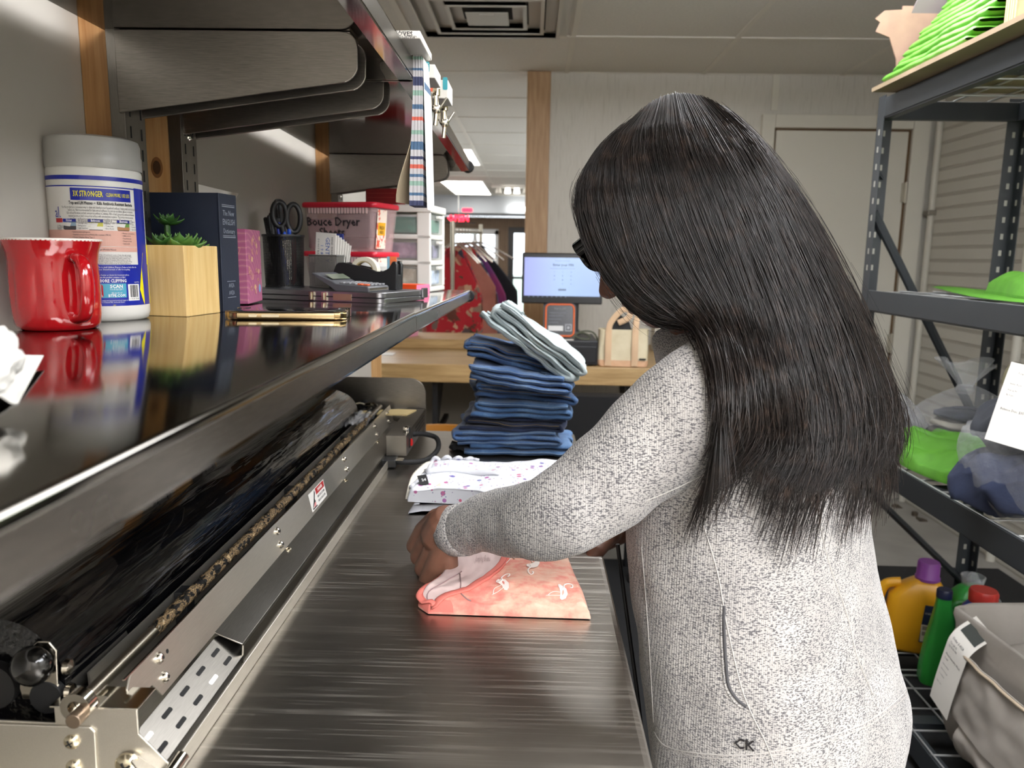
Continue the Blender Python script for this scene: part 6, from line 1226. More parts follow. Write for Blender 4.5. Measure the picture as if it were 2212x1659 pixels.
# ------------------------------------------------------------------ clothes rail in the shop
def clothesrail():
    RY0, RY1, RXX, RZ = 4.6, 6.4, -.75, 1.45
    t = thing('clothes_rail', 'chrome clothes rail in the shop seen through the opening', 'rail', (RXX, 5.5, 0))
    xa, xb = at(985, 490, 4.9).x, at(1037, 470, 5.8).x
    P0, P1 = V((xa, 4.7, 1.49)), V((xb, 5.9, 1.52))
    MB().cyl(P0, P1, .013).build('bar', CHROME, t)
    for p in (P0, P1): MB().cyl((p.x, p.y, 0), (p.x, p.y, p.z+.06), .014).build('post', CHROME, t)
    for p in (P0, P1): MB().cyl((p.x-.2, p.y, .02), (p.x+.2, p.y, .02), .014).build('foot', CHROME, t)
    def flor(nm, base, cols, sc):
        q = NT(nm); v = q.coord(); n1 = q.noise(v, sc, 3, .6); vo = q.n('ShaderNodeTexVoronoi'); vo.inputs['Scale'].default_value = sc*1.3; q.l(v, vo.inputs['Vector']); sp = q.n('ShaderNodeSeparateColor'); q.l(vo.outputs['Color'], sp.inputs[0])
        c = q.ramp(sp.outputs[0], [(i/(len(cols)-1) if len(cols) > 1 else 0, k) for i, k in enumerate(cols)]); lt = q.n('ShaderNodeMath', operation='LESS_THAN'); lt.inputs[1].default_value = .47; q.l(n1, lt.inputs[0]); mx = q.n('ShaderNodeMix', data_type='RGBA'); q.l(lt.outputs[0], mx.inputs['Factor']); mx.inputs['A'].default_value = lin(base); q.l(c, mx.inputs['B']); q.l(mx.outputs['Result'], q.b.inputs['Base Color']); q.set(Roughness=.9); return q.m
    G = [('red floral blouse with dark and beige blooms, nearest on the clothes rail', flor('red_floral', 'b3242f', ['2c3040', 'c9a183', '8a1c26', '3d4a35'], 11), 4.74, .34, .75, 'red blouse'),
         ('bright red floral skirt hanging just behind the red blouse', flor('red_floral2', 'cf2a2c', ['d8b78f', '3b4a5a', 'b02026'], 12), 4.86, .33, 1.02, ''),
         ('salmon pink plain top hanging behind the red floral blouses', mat('salmon_cloth', 'b87b6c', .9, col2='a96c5f', nscale=8), 4.98, .47, .72, ''),
         ('beige dress with red and blue flowers hanging in the middle of the rail', flor('beige_floral', 'c2a68c', ['b5332f', '3d5878', '8c2f2c', 'd9c7ae'], 10), 5.10, .34, 1.15, ''),
         ('red tunic hanging between the floral dresses', mat('red_cloth', 'b3222a', .9, col2='9a1a22', nscale=8), 5.22, .40, 1.12, ''),
         ('grey blue dress with white specks hanging on the rail', flor('blue_speck', '3a475c', ['c9cfd6', '55627a', 'e4e6ea'], 24), 5.34, .42, 1.15, ''),
         ('royal blue and magenta dress hanging near the end of the rail', mat('royal_blue', '2a3a86', .8, col2='97306a', nscale=3), 5.50, .50, 1.15, ''),
         ('long black coat at the far end of the clothes rail', mat('coat_black', '14161c', .85, col2='1c1f28', nscale=5), 5.72, .62, 1.1, 'coat')]
    for i, (lb, mt, y, w, L, _) in enumerate(G):
        f = (y-P0.y)/(P1.y-P0.y); c = lerp(P0, P1, f); c.z -= .0
        g = thing('hanging_garment', lb, 'garment', (c.x, y, c.z-L), 0, 'garments on the clothes rail')
        Z0 = c.z-.10
        def S(u, v, w=w, L=L, c=c, y=y, i=i):
            a = 2*PI*u; sh = ss(0, .22, v); hw = lerp(.045, w*.5*(.95+.12*v), sh**.8); dep = lerp(.02, .055, min(1, v*2)); z = Z0-L*v-.0-.10*(abs(math.cos(a))**1.5)*(1-sh*.0)*ss(0, .2, v)
            fold = 1+.25*math.sin(a*7+i)*v; return (c.x+hw*math.cos(a)+.02*nz((u*4, v*4, i)), y+dep*math.sin(a)*fold, z)
        MB().grid(lambda u, v: S(u, v), 48, 20).build('cloth', mt, g, smooth=180)
        h = MB(); h.tube(catmull([(c.x+.004, y, c.z-.005), (c.x+.016, y, c.z+.008), (c.x+.006, y, c.z+.022), (c.x-.014, y, c.z+.012), (c.x-.006, y, c.z-.03), (c.x, y, c.z-.07)], 5), .0025, 0, 6); h.tube(catmull([(c.x-w*.44, y, c.z-.19), (c.x-w*.2, y, c.z-.11), (c.x, y, c.z-.07), (c.x+w*.2, y, c.z-.11), (c.x+w*.44, y, c.z-.19)], 5), .0055, 0, 8); h.build('hanger', CHROME, g, smooth=80)
clothesrail()
p = at(990, 472, 10.5); t = thing('neon_sign', 'small red lit sign deep in the shop above the clothes', 'sign', p)
m = MB(); F = frame(p, (1, 0, 0), (0, 0, 1)); m.text('OPEN', .11, F, 0, .01, font_w=.005); m.prism(rrect(.14, .05, .02, 4), .01, 0, F @ Matrix.Translation((.12, .11, 0))); m.build('letters', mat('neon_red', 'ff2038', .5, emit=3), t, smooth=0)
MB().box((p.x-.17, p.y+.02, p.z-.06), (p.x+.23, p.y+.03, p.z-.05)).build('sign_back', mat('sign_dark', '22242a', .6), t, smooth=0)
MB().cyl((p.x, p.y+.025, p.z-.05), (p.x, p.y+.025, CEIL), .004).build('hanging_wire', CHROME, t)
# ------------------------------------------------------------------ tall grey boltless rack on the right
RF, RB = 1.04, 1.475                 # front and back faces
YE, YN = 2.47, .55                   # far and near end
RGREY = mat('rack_grey', '2d3135', .45, .1, bump=.06, nscale=200); WIRE = mat('deck_wire', 'c6c8c8', .35, .7)
ZL = [(1.772, 1.832), (1.197, 1.262), (.705, .776), (.04, .106)]
t = thing('storage_rack', 'tall dark grey steel storage rack along the right wall', 'rack', ((RF+RB)/2, (YE+YN)/2, 0))
def post(x, y, sx, sy, z1=1.84):
    m = MB(); m.box((x, y, 0), (x+sx*.045, y+sy*.003, z1)); m.box((x, y, 0), (x+sx*.003, y+sy*.045, z1)); o = m.build('post', RGREY, t, smooth=0, bevel=.0008)
    m = MB(); z = .06
    while z < z1-.09:
        if not any(a-.03 < z < b+.03 for a, b in ZL):
            m.box((x+sx*.018, y-sy*.0004, z), (x+sx*.027, y+sy*.0034, z+.017)); m.box((x-sx*.0004, y+sy*.018, z+.0), (x+sx*.0034, y+sy*.027, z+.017))
        z += .0505
    m.build('slot_pattern', mat('slot_light', 'a7a59c', .8), o, smooth=0)
post(RF, YE, 1, -1); post(RB, YE, -1, -1); post(RF, YN, 1, 1); post(RB, YN, -1, 1)
for z0, z1 in ZL:
    for x, s in ((RF, 1), (RB, -1)):
        m = MB(); m.box((x+s*.004, YN+.005, z0), (x+s*.030, YE-.005, z1-.008)); m.box((x+s*.0, YN+.046, z0+.004), (x+s*.006, YE-.046, z1)); m.build('beam', RGREY, t, smooth=0, bevel=.0015)
    for y, s in ((YN, 1), (YE, -1)): MB().box((RF+.03, y+s*.006, z0), (RB-.03, y+s*.03, z1-.008)).build('end_beam', RGREY, t, smooth=0, bevel=.0015)
    for k in range(1, 4): y = lerp(YN, YE, k/4); MB().box((RF+.03, y-.02, z1-.028), (RB-.03, y+.02, z1-.012)).build('cross_bar', RGREY, t, smooth=0)
    m = MB(); zz = z1-.007
    n = int((YE-YN-.03)/.105)
    for k in range(n+1): y = YN+.015+k*.105; m.cyl((RF+.008, y, zz), (RB-.008, y, zz), .0028, n=6)
    for k in range(5): x = RF+.012+k*(RB-RF-.024)/4; m.cyl((x, YN+.01, zz+.0045), (x, YE-.01, zz+.0045), .0026, n=6)
    for y in (YN+.3, YN+1.0, YE-.25): m.cyl((RF+.01, y, zz-.004), (RB-.01, y, zz-.004), .0032, n=6)
    m.build('wire_deck', WIRE, t, smooth=60, label='white wire deck')
m = MB(); m.cyl((RF+.01, YE-.012, 1.50), (RB-.01, YE-.012, .80), .014, n=8); m.build('brace', RGREY, t); MB().cyl((RF+.01, YE-.012, 1.62), (RF+.03, YE-.012, 1.60), .004).build('brace_bolt', RGREY, t)
MB().cyl((RF+.02, YE-.014, .66), (RB-.02, YE-.014, .3), .011, n=8).build('brace', RGREY, t)
# ------------------------------------------------------------------ top shelf: carton with green bags
GRN = mat('green_nonwoven', '58982a', .55, col2='4f8c24', nscale=25, bump=.15, bscale=500); CARD = mat('cardboard', 'b08d68', .85, col2='a07d5a', nscale=14, bump=.1, bscale=80)
zt = 1.834
def cpt(px, py, d): return at(px, py, d)
t = thing('cardboard_tray', 'torn brown cardboard box tray on top of the grey rack', 'box', (1.1, 2.0, zt))
MB().box((.975, 1.50, zt+.0005), (RB-.02, 2.37, zt+.012)).build('tray_floor', mat('cardboard_under', 'a08c72', .85, col2='8f7d64', nscale=10), t, smooth=0)
m = MB(); m.box((1.04, 2.365, zt+.012), (1.42, 2.37, zt+.235)); m.prism([(0, .225), (-.05, .222), (-.075, .20), (-.06, .19), (-.07, .165), (-.03, .15), (-.005, .09), (0, .05)], .004, 0, frame((1.04, 2.369, zt), (1, 0, 0), (0, 0, 1))); m.build('far_wall', mat('cardboard_brown', '806457', .85, col2='8b6f60', nscale=14), t, smooth=0)
m = MB(); m.prism([(1.06, 0), (1.42, 0), (1.42, .3), (1.16, .3), (1.11, .16)], .005, 0, frame((0, 2.374, zt+.20), (1, 0, 0), (0, -.25, 1))); m.build('raised_flap', mat('cardboard_dark', '6d6264', .85), t, smooth=0)  # flap of dark grey card
m = MB(); m.box((RB-.028, 1.50, zt+.012), (RB-.022, 2.365, zt+.3)); m.build('side_wall', CARD, t, smooth=0)
# stack of folded green bags leaning in the tray
NAMES = ['lowest', 'second', 'third', 'fourth', 'fifth', 'sixth', 'seventh', 'eighth', 'ninth', 'tenth', 'eleventh', 'twelfth']
for k in range(12):
    z = zt+.0145+.0225*k; y1 = 2.335-.012*(k % 3)-.02*(k % 2); x0 = .985+.0155*k
    g = thing('folded_bag', NAMES[k]+' bright green folded bag counted up from the tray floor on the rack', 'bag', (1.2, 1.97, z), 0, 'folded green bags in the tray')
    def SB(u, v, k=k, z=z, y1=y1, x0=x0):
        a = 2*PI*u; e = math.sin(a); xl = x0+.010*nz((v*4, k*2.1, 5))+.003*nz((v*13, k, 5)); x = lerp(xl, 1.43, .5-.5*math.copysign(abs(math.cos(a))**.6, math.cos(a)))
        y = lerp(1.905, y1, v)+.01*nz((u*5, k, 2)); edge = min(1, v/.03, (1-v)/.03)
        th = .0102*min(1, abs(e)*3)
        w = .004*nz((x*14, y*4, k*3.3))+.0018*nz((x*45, y*7, k))
        return (x, y, z+.011+math.copysign(th, e)*(.35+.65*edge)+w*.6-.018*ss(.25, 0, (x-x0)/.3)*(k/12))
    MB().grid(SB, 40, 110).build('cloth', GRN, g, smooth=180)
# cartons at the right
a = at(2085, 75, 1.72)
t = thing('carton', 'brown cardboard box with a purple stripe at the top right corner', 'box', (1.2, 1.7, zt+.014));
MB().box((1.06, 1.52, zt+.0135), (1.44, 1.885, zt+.25)).build('carton_body', CARD, t, smooth=0, bevel=.002)
m = MB(); m.box((1.0595, 1.52, zt+.035), (1.0599, 1.70, zt+.25)); m.build('purple_stripe', mat('purple_print', '54389a', .6), t, smooth=0)
m = MB()
for k in range(5): m.box((1.0575-.0006*(k % 2), 1.842+.009*k, zt+.014), (1.0598, 1.847+.009*k, zt+.25))
m.build('torn_edge', mat('cardboard_pale', 'cfb08a', .9), t, smooth=0)
# ------------------------------------------------------------------ folded green bags on the middle deck
def greenbag(name, label, P, h, seed, M=None, cat='bag', creases=()):
    """a soft bag: P is the plan outline row data -> height field draped over"""
    t = thing(name, label, cat, P.rows[len(P.rows)//2][0]); P.mesh(MB(), 60, 40).build('cloth', GRN, t, smooth=180); return t
zm = 1.2665
def T4(px, py, z): p = on(px, py, z); return (p.x, p.y, 0)
P = Pad([(T4(2010, 619, zm), (1.42, 2.30, 0)), ((1.10, 1.95, 0), (1.44, 2.0, 0)), ((1.07, 1.60, 0), (1.44, 1.6, 0)), ((1.06, 1.35, 0), (1.44, 1.35, 0))], zm, lambda u, v: .004+.002*math.sin(u*7))
t = thing('flat_bag', 'flat green bag lying on the middle deck of the rack', 'bag', (1.2, 1.8, zm)); P.mesh(MB(), 20, 24).build('cloth', GRN, t, smooth=180)
P = Pad([((1.185, 2.06, 0), (1.43, 2.08, 0)), ((1.155, 1.93, 0), (1.44, 1.93, 0)), ((1.11, 1.78, 0), (1.44, 1.78, 0)), ((1.11, 1.5, 0), (1.44, 1.5, 0))], zm+.006, lambda u, v: .05+.012*math.sin(u*6+1)*math.sin(v*5)+.004*nz((u*9, v*9, 1))-.02*ss(.2, 0, u))
t = thing('folded_bag', 'thick folded green bag on the middle deck, at the right edge of the photo', 'bag', (1.3, 1.75, zm+.006)); P.mesh(MB(), 40, 30).build('cloth', GRN, t, smooth=180)
# ------------------------------------------------------------------ bagged laundry on the lower deck
def clearplastic(name, al, rough=.12, tint='d9dce0'):
    q = NT(name); q.set(**{'Base Color': lin(tint), 'Roughness': rough, 'Specular IOR Level': .9}); lw = q.n('ShaderNodeLayerWeight'); lw.inputs['Blend'].default_value = .35
    n = q.noise(q.coord((1, 1, .6)), 38, 4, .75); r = q.n('ShaderNodeMath', operation='MULTIPLY_ADD'); r.inputs[1].default_value = .34; r.inputs[2].default_value = al
    q.l(lw.outputs['Facing'], r.inputs[0]); q.l(r.outputs[0], q.b.inputs['Alpha']); q.bump(n, 1, .012); return q.m
PLAS = clearplastic('clear_plastic', .10); PLAS2 = clearplastic('cloudy_plastic', .2, .2)
def blob(M, rx, ry, h, seed, crease=.06, top=.35, flat=.25, freq=3):
    def S(u, v):
        a = 2*PI*u; k = math.sin(PI*min(1, .06+v*.94))**.55 if v < .5 else math.cos((v-.5)*PI)**.8*(1-top)+top*(1-v)*2*(.5)
        d = V((math.cos(a), math.sin(a), v*2)); c = 1+crease*nz((d.x*freq, d.y*freq, v*4+seed), 1)+crease*.5*nz((d.x*freq*3, d.y*freq*3, v*8+seed), 1)
        return M @ V((rx*math.cos(a)*k*c, ry*math.sin(a)*k*c, h*v*(1+.15*crease*nz((d.x*2, d.y*2, seed)))))
    return S
zl = .781
# knotted bag of clothes at the back
kb = at(2040, 870, 2.15); c = V((1.30, 2.27, zl))
t = thing('laundry_bag', 'knotted clear plastic bag of dark clothes at the far end of the lower deck', 'bag', c)
m = MB(); m.grid(blob(Matrix.Translation(c), .165, .165, .215, 2, .10, .2), 64, 30)
m.build('plastic_bag', PLAS, t, smooth=180)
kt = c+V((-.03, -.02, .205))
m = MB(); m.grid(lambda u, v: kt+V(((.018+.055*v**1.3*(1+.35*math.sin(u*2*PI*5)))*math.cos(2*PI*u), (.018+.05*v**1.3*(1+.35*math.sin(u*2*PI*4+1)))*math.sin(2*PI*u), .005+.075*v+.012*math.sin(u*2*PI*3)*v)), 48, 10); m.build('knot_ruffle', PLAS2, t, smooth=180)
MB().lathe([(.02, -.012), (.026, 0), (.02, .012)], 0, 16, Matrix.Translation(kt)).build('knot', PLAS2, t)
GB = [(mat('bundle_grey', '55524c', .9, col2='6a665d', nscale=16), 'grey'), (mat('bundle_navy', '252a38', .9, col2='31384a', nscale=14), 'navy'), (mat('bundle_check', '7a6a58', .9, col2='4a4a4c', nscale=18), 'brown checked'), (mat('bundle_light', 'b0aba0', .9, col2='8e8a82', nscale=12), 'pale'), (mat('bundle_black', '1b1b1e', .9), 'black')]
for k, (mt, nm) in enumerate(((GB[4][0], 'black'), (GB[0][0], 'grey'), (GB[2][0], 'brown'), (GB[3][0], 'pale'), (GB[1][0], 'navy'))):
    z = zl+.014+.028*k; r = .125-.008*k
    m = MB(); m.grid(lambda u, v, z=z, r=r, k=k: (c.x+r*math.cos(2*PI*u)*math.sin(PI*v)**.45*(1+.08*nz((u*7, v*3, k))), c.y+r*.9*math.sin(2*PI*u)*math.sin(PI*v)**.45, z+.014*-math.cos(PI*v)+.006*nz((u*8, v*5, k*2))), 40, 12)
    tag(m.build('folded_garment', mt, smooth=180), nm+' folded garment inside the knotted clear bag', 'garment', 'folded clothes in the knotted bag')
# silver wrapped clothes to its left
c2 = at(1935, 905, 2.33); c2 = V((1.145, 2.365, zl))
t = thing('wrapped_bundle', 'pile of clothes in shiny clear plastic behind the long hair at the rack end', 'bag', c2); m = MB(); m.grid(blob(Matrix.Translation(c2), .085, .085, .17, 9, .14, .35), 48, 24); m.build('plastic_bag', PLAS2, t, smooth=180)
m = MB(); m.grid(blob(Matrix.Translation(c2+V((0, 0, .004))), .07, .07, .145, 9, .10, .35), 40, 20); tag(m.build('folded_garment', mat('bundle_silver', '8a8a8c', .8, col2='4a4c52', nscale=20), smooth=180), 'grey patterned clothes inside the shiny plastic bundle', 'garment')
# slumped green bag
gb = [on(1950, 985, zl), on(2085, 1055, zl)]
P = Pad([((1.075, 2.27, 0), (1.17, 2.20, 0)), ((1.062, 2.20, 0), (1.21, 2.12, 0)), ((1.06, 2.10, 0), (1.235, 2.03, 0)), ((1.075, 2.0, 0), (1.235, 1.955, 0)), ((1.10, 1.94, 0), (1.20, 1.92, 0))], zl, lambda u, v: .035+.075*ss(0, .55, u)*(1-.35*v)+.018*math.sin(u*6+v*5)*(1-v)+.012*abs(math.sin(u*8-v*6))-.012+.004*nz((u*9, v*9, 7)))
t = thing('slumped_bag', 'bright green fabric bag slumped on the lower deck in front of the knotted bag', 'bag', (1.2, 1.95, zl)); P.mesh(MB(), 60, 44).build('cloth', GRN, t, smooth=180)
# big clear bag with navy clothes hanging over the edge
c3 = V((1.185, 1.70, zl+.002)); 
t = thing('laundry_bag', 'big clear plastic bag of navy clothes with a white ticket at the right edge', 'bag', c3)
def big(k, dz=0):
    f = blob(Matrix.Translation((0, 0, 0)), .185*k, .18*k, .40*k, 21, .07, .5, freq=2.4)
    def S(u, v): p = f(u, v); return c3+V((p.x-.05*ss(.5, 0, v)*(p.x < 0), p.y+.02*(p.z/.40), p.z+.002+dz-.10*ss(.06, .16, -(p.x+.09))*ss(.55, .1, v)))
    return S
m = MB(); m.grid(big(1), 80, 40); m.build('plastic_bag', PLAS, t, smooth=180)
NAV = mat('navy_towel', '232a40', .95, bump=.6, bscale=120, col2='2d3650', nscale=10); OLV = mat('olive_cloth', '8a8468', .9, bump=.3, bscale=60); CHAR = mat('charcoal_towel', '33363c', .95, bump=.6, bscale=90)
for k, (mt, lb, z, r, hh) in enumerate(((NAV, 'navy towel at the bottom of the big clear bag', .014, .15, .13), (CHAR, 'charcoal fleece in the middle of the big clear bag', .14, .155, .12), (OLV, 'olive ribbed garment at the top of the big clear bag', .26, .115, .08))):
    def GS_(u, v, z=z, r=r, hh=hh, k=k):
        a = 2*PI*u; sv = math.sin(PI*v)**.4; x = (r+(.022 if k == 0 else 0))*math.cos(a)*sv*(1+.16*nz((math.cos(a)*2, math.sin(a)*2, v*3+k*5))); y = r*.86*math.sin(a)*sv
        dz = z+hh*.5*(1-math.cos(PI*v))+.026*nz((math.cos(a)*3, math.sin(a)*3, v*5+k))
        if k == 0: dz -= .085*ss(.05, .15, -(x+.10)); x -= .022*ss(.0, .15, -x)
        return (c3.x-.012+x, c3.y+.012+y, c3.z+dz)
    m = MB(); m.grid(GS_, 64, 28)
    tag(m.build('bagged_garment', mt, smooth=180), lb, 'garment', 'clothes in the big clear bag')
m = MB(); m.tube(catmull([c3+V((-.12, -.08, .345)), c3+V((-.05, -.12, .345)), c3+V((.03, -.12, .345))], 6), .012, 0, 8, flat=.4); tag(m.build('lime_strap', mat('lime_strap', 'd8e61f', .6), smooth=180), 'lime yellow strap on top of the clothes in the big clear bag', 'strap')
def ticket(F, w, h, label, lines, curl, name='laundry_ticket', qr=True, black=False):
    t = thing(name, label, 'ticket', F.translation); m = MB(F); B = lambda x, y: (x, y, curl(x, y))
    m.shell(lambda u, v: B((u-.5)*w, (v-.5)*h), 10, 24, .0004); m.build('ticket_paper', PAPER, t, smooth=180)
    m = MB(F)
    for s, x, y, sz in lines: m.text(s, sz, Matrix(), 0, 0, bend=lambda p, x=x, y=y: (p[0]+x*w, p[1]+y*h, curl(p[0]+x*w, p[1]+y*h)+.0006), cx=False, sx=.85)
    m.build('print_pattern', mat('ticket_ink', '4c4c50', .7), t, smooth=0)
    if black:
        m = MB(F); m.grid(lambda u, v: (lerp(-.36, .40, u)*w, lerp(.36, .46, v)*h, curl(lerp(-.36, .40, u)*w, lerp(.36, .46, v)*h)+.0007), 8, 6); m.build('dark_picture', mat('ticket_dark', '3f4441', .6), t, smooth=0)
# ticket on the big bag, slanted with the plastic
tp = at(2212, 880, 1.585)
F = frame(tp, V((.60, -.78, -.12)), V((.22, .12, .95)))
ticket(F, .10, .17, 'white paper ticket on the big clear bag at the right edge', [('Total Laundry', -.3, .38, .006), ('Items: 4 pcs', -.38, .24, .0055), ('Pick up Fri', -.38, .16, .005), ('By 5 pm', -.38, .10, .005), ('Balance Due: $35', -.40, -.08, .0075)], lambda x, y: .0+.006*math.sin((y+.05)*14))
# ------------------------------------------------------------------ bottles on the lowest deck
zb = .1055
def bottle(name, label, c, M, body, neck, cap, extra=None):
    t = thing(name, label, 'bottle', c); return t
def detergent():
    c = V((at(1978, 1380, 2.36).x, 2.38, zb)); t = thing('detergent_jug', 'yellow detergent jug with a purple cap on the lowest deck', 'bottle', c, .25); T = rotz(c, -.35) @ Matrix.Scale(1.1, 4)
    Y = mat('yellow_jug', 'e0a21c', .35); w, d, h = .16, .085, .20
    m = MB(T); R = lambda kx, ky, z, ox=0: [(x*kx+ox, y*ky, z) for x, y in rrect(w, d, .03, 6)]
    m.rings([R(.9, .9, 0), R(1, 1, .008), R(1, 1, .09), R(.98, 1, .13), R(.94, .98, .165), R(.78, .9, .19, .01), R(.52, .72, .21, .018), R(.34, .55, .222, .022)]); m.build('jug_body', Y, t, smooth=60)
    m = MB(T); m.tube(catmull([(-.045, 0, .198), (-.083, 0, .186), (-.098, 0, .15), (-.096, 0, .11), (-.078, 0, .085)], 6), .0145, 0, 12, flat=1); m.build('jug_handle', Y, t, smooth=80)
    m = MB(T @ Matrix.Translation((.022, 0, .218))); m.lathe([(0, 0), (.033, 0), (.034, .008), (.031, .012), (.030, .05), (.027, .055), (0, .055)], 0, 32, cap=False); m.build('purple_cap', mat('purple_cap', '8d4a9e', .4), t, smooth=40)
    m = MB(T); F = frame((.036, -d/2-.0006, .095), (1, 0, 0), (0, 0, 1)); m.prism([(-.026, -.055), (.036, -.055), (.032, .06), (-.018, .06), (-.022, .01)], .0006, 0, F); m.box((-.023, -.052, .0006), (.034, -.0, .001), 1, F)
    for k in range(6): m.box((-.02+.018*(k % 3), -.016-.017*(k//3), .001), (-.006+.018*(k % 3), -.004-.017*(k//3), .0013), 2, F)
    m.text('OXI CLEAN', .009, F @ Matrix.Translation((.006, .035, .0008)), 3, .0001); m.build('jug_label', [mat('label_navy', '26304e', .4), mat('label_cream', 'd8cfbd', .5), mat('label_grey', '8b8478', .5), PAPER], t, smooth=0)
detergent()
def greenbottle(px, y, lb, sc, cap, rot, gcol, capm):
    c = V((at(px, 1400, y).x, y, zb)); t = thing('cleaner_bottle', lb, 'bottle', c, rot); T = rotz(c, rot) @ Matrix.Scale(sc, 4); G = mat(gcol[0], gcol[1], .35)
    w, d = .125, .075; R = lambda kx, ky, z, ox=0: [(x*kx+ox, y_*ky, z) for x, y_ in rrect(w, d, .022, 5)]
    m = MB(T); m.rings([R(.95, .95, 0), R(1, 1, .006), R(.97, 1, .06), R(.78, .92, .13, -.004), R(.48, .62, .20, -.012), R(.33, .42, .245, -.016), R(.31, .40, .268, -.016)]); m.build('bottle_body', G, t, smooth=60)
    m = MB(T @ Matrix.Translation((-.016, 0, .268))); m.lathe([(0, 0), (.0215, 0), (.0215, .022), (.019, .026), (0, .026)], 0, 24, cap=False); m.build('bottle_cap', capm, t, smooth=40)
greenbottle(2040, 2.17, 'green cleaner bottle with a navy cap beside the yellow jug', 1.0, 0, -.25, ('green_bottle', '2f9a3c'), mat('navy_cap', '1c2547', .4))
def jug2():
    c = V((at(2088, 1400, 2.36).x, 2.37, zb)); t = thing('green_jug', 'second green jug with a clear spout cup behind the navy capped bottle', 'bottle', c); T = Matrix.Translation(c)
    m = MB(T); R = lambda k, z: [(x*k, y*k, z) for x, y in rrect(.14, .09, .03, 5)]; m.rings([R(.95, 0), R(1, .01), R(1, .15), R(.9, .19), R(.6, .215), R(.42, .225)]); m.build('jug_body', mat('green_bottle', '2f9a3c'), t, smooth=60)
    m = MB(T @ Matrix.Translation((0, 0, .225))); m.lathe([(.03, 0), (.036, .03), (.033, .032), (.028, .004), (.02, .02), (.01, .04), (0, .04)], 0, 28, cap=False); m.build('spout_cup', PLAS2, t)
    m = MB(T); m.tube([(.0-.055+.03*math.cos(a), -.042, .155+.03*math.sin(a)) for a in [k*PI/10 for k in range(20)]], .008, 0, 8, loop=True); m.build('jug_handle', mat('green_dark', '287f34', .4), t)
    c = V((at(2120, 1400, 2.1).x, 2.12, zb)); t = thing('blue_bottle', 'blue bottle with a red cap between the green jug and the grey bag', 'bottle', c); T = Matrix.Translation(c) @ Matrix.Scale(1.38, 4)
    MB(T).lathe([(0, 0), (.042, 0), (.044, .01), (.044, .15), (.036, .19), (.024, .205), (0, .205)], 0, 28, cap=False).build('bottle_body', mat('blue_bottle', '2a4aa8', .35), t); MB(T @ Matrix.Translation((0, 0, .205))).lathe([(0, 0), (.027, 0), (.028, .02), (.025, .026), (0, .026)], 0, 28, cap=False).build('bottle_cap', mat('red_cap', 'c2352c', .4), t)
    c = V((1.41, 2.2, zb)); t = thing('crumpled_bag', 'crumpled clear plastic bag behind the bottles on the lowest deck', 'bag', c); MB().grid(blob(Matrix.Translation(c), .05, .12, .26, 31, .2, .3), 48, 24).build('plastic_film', PLAS2, t, smooth=180)
jug2()
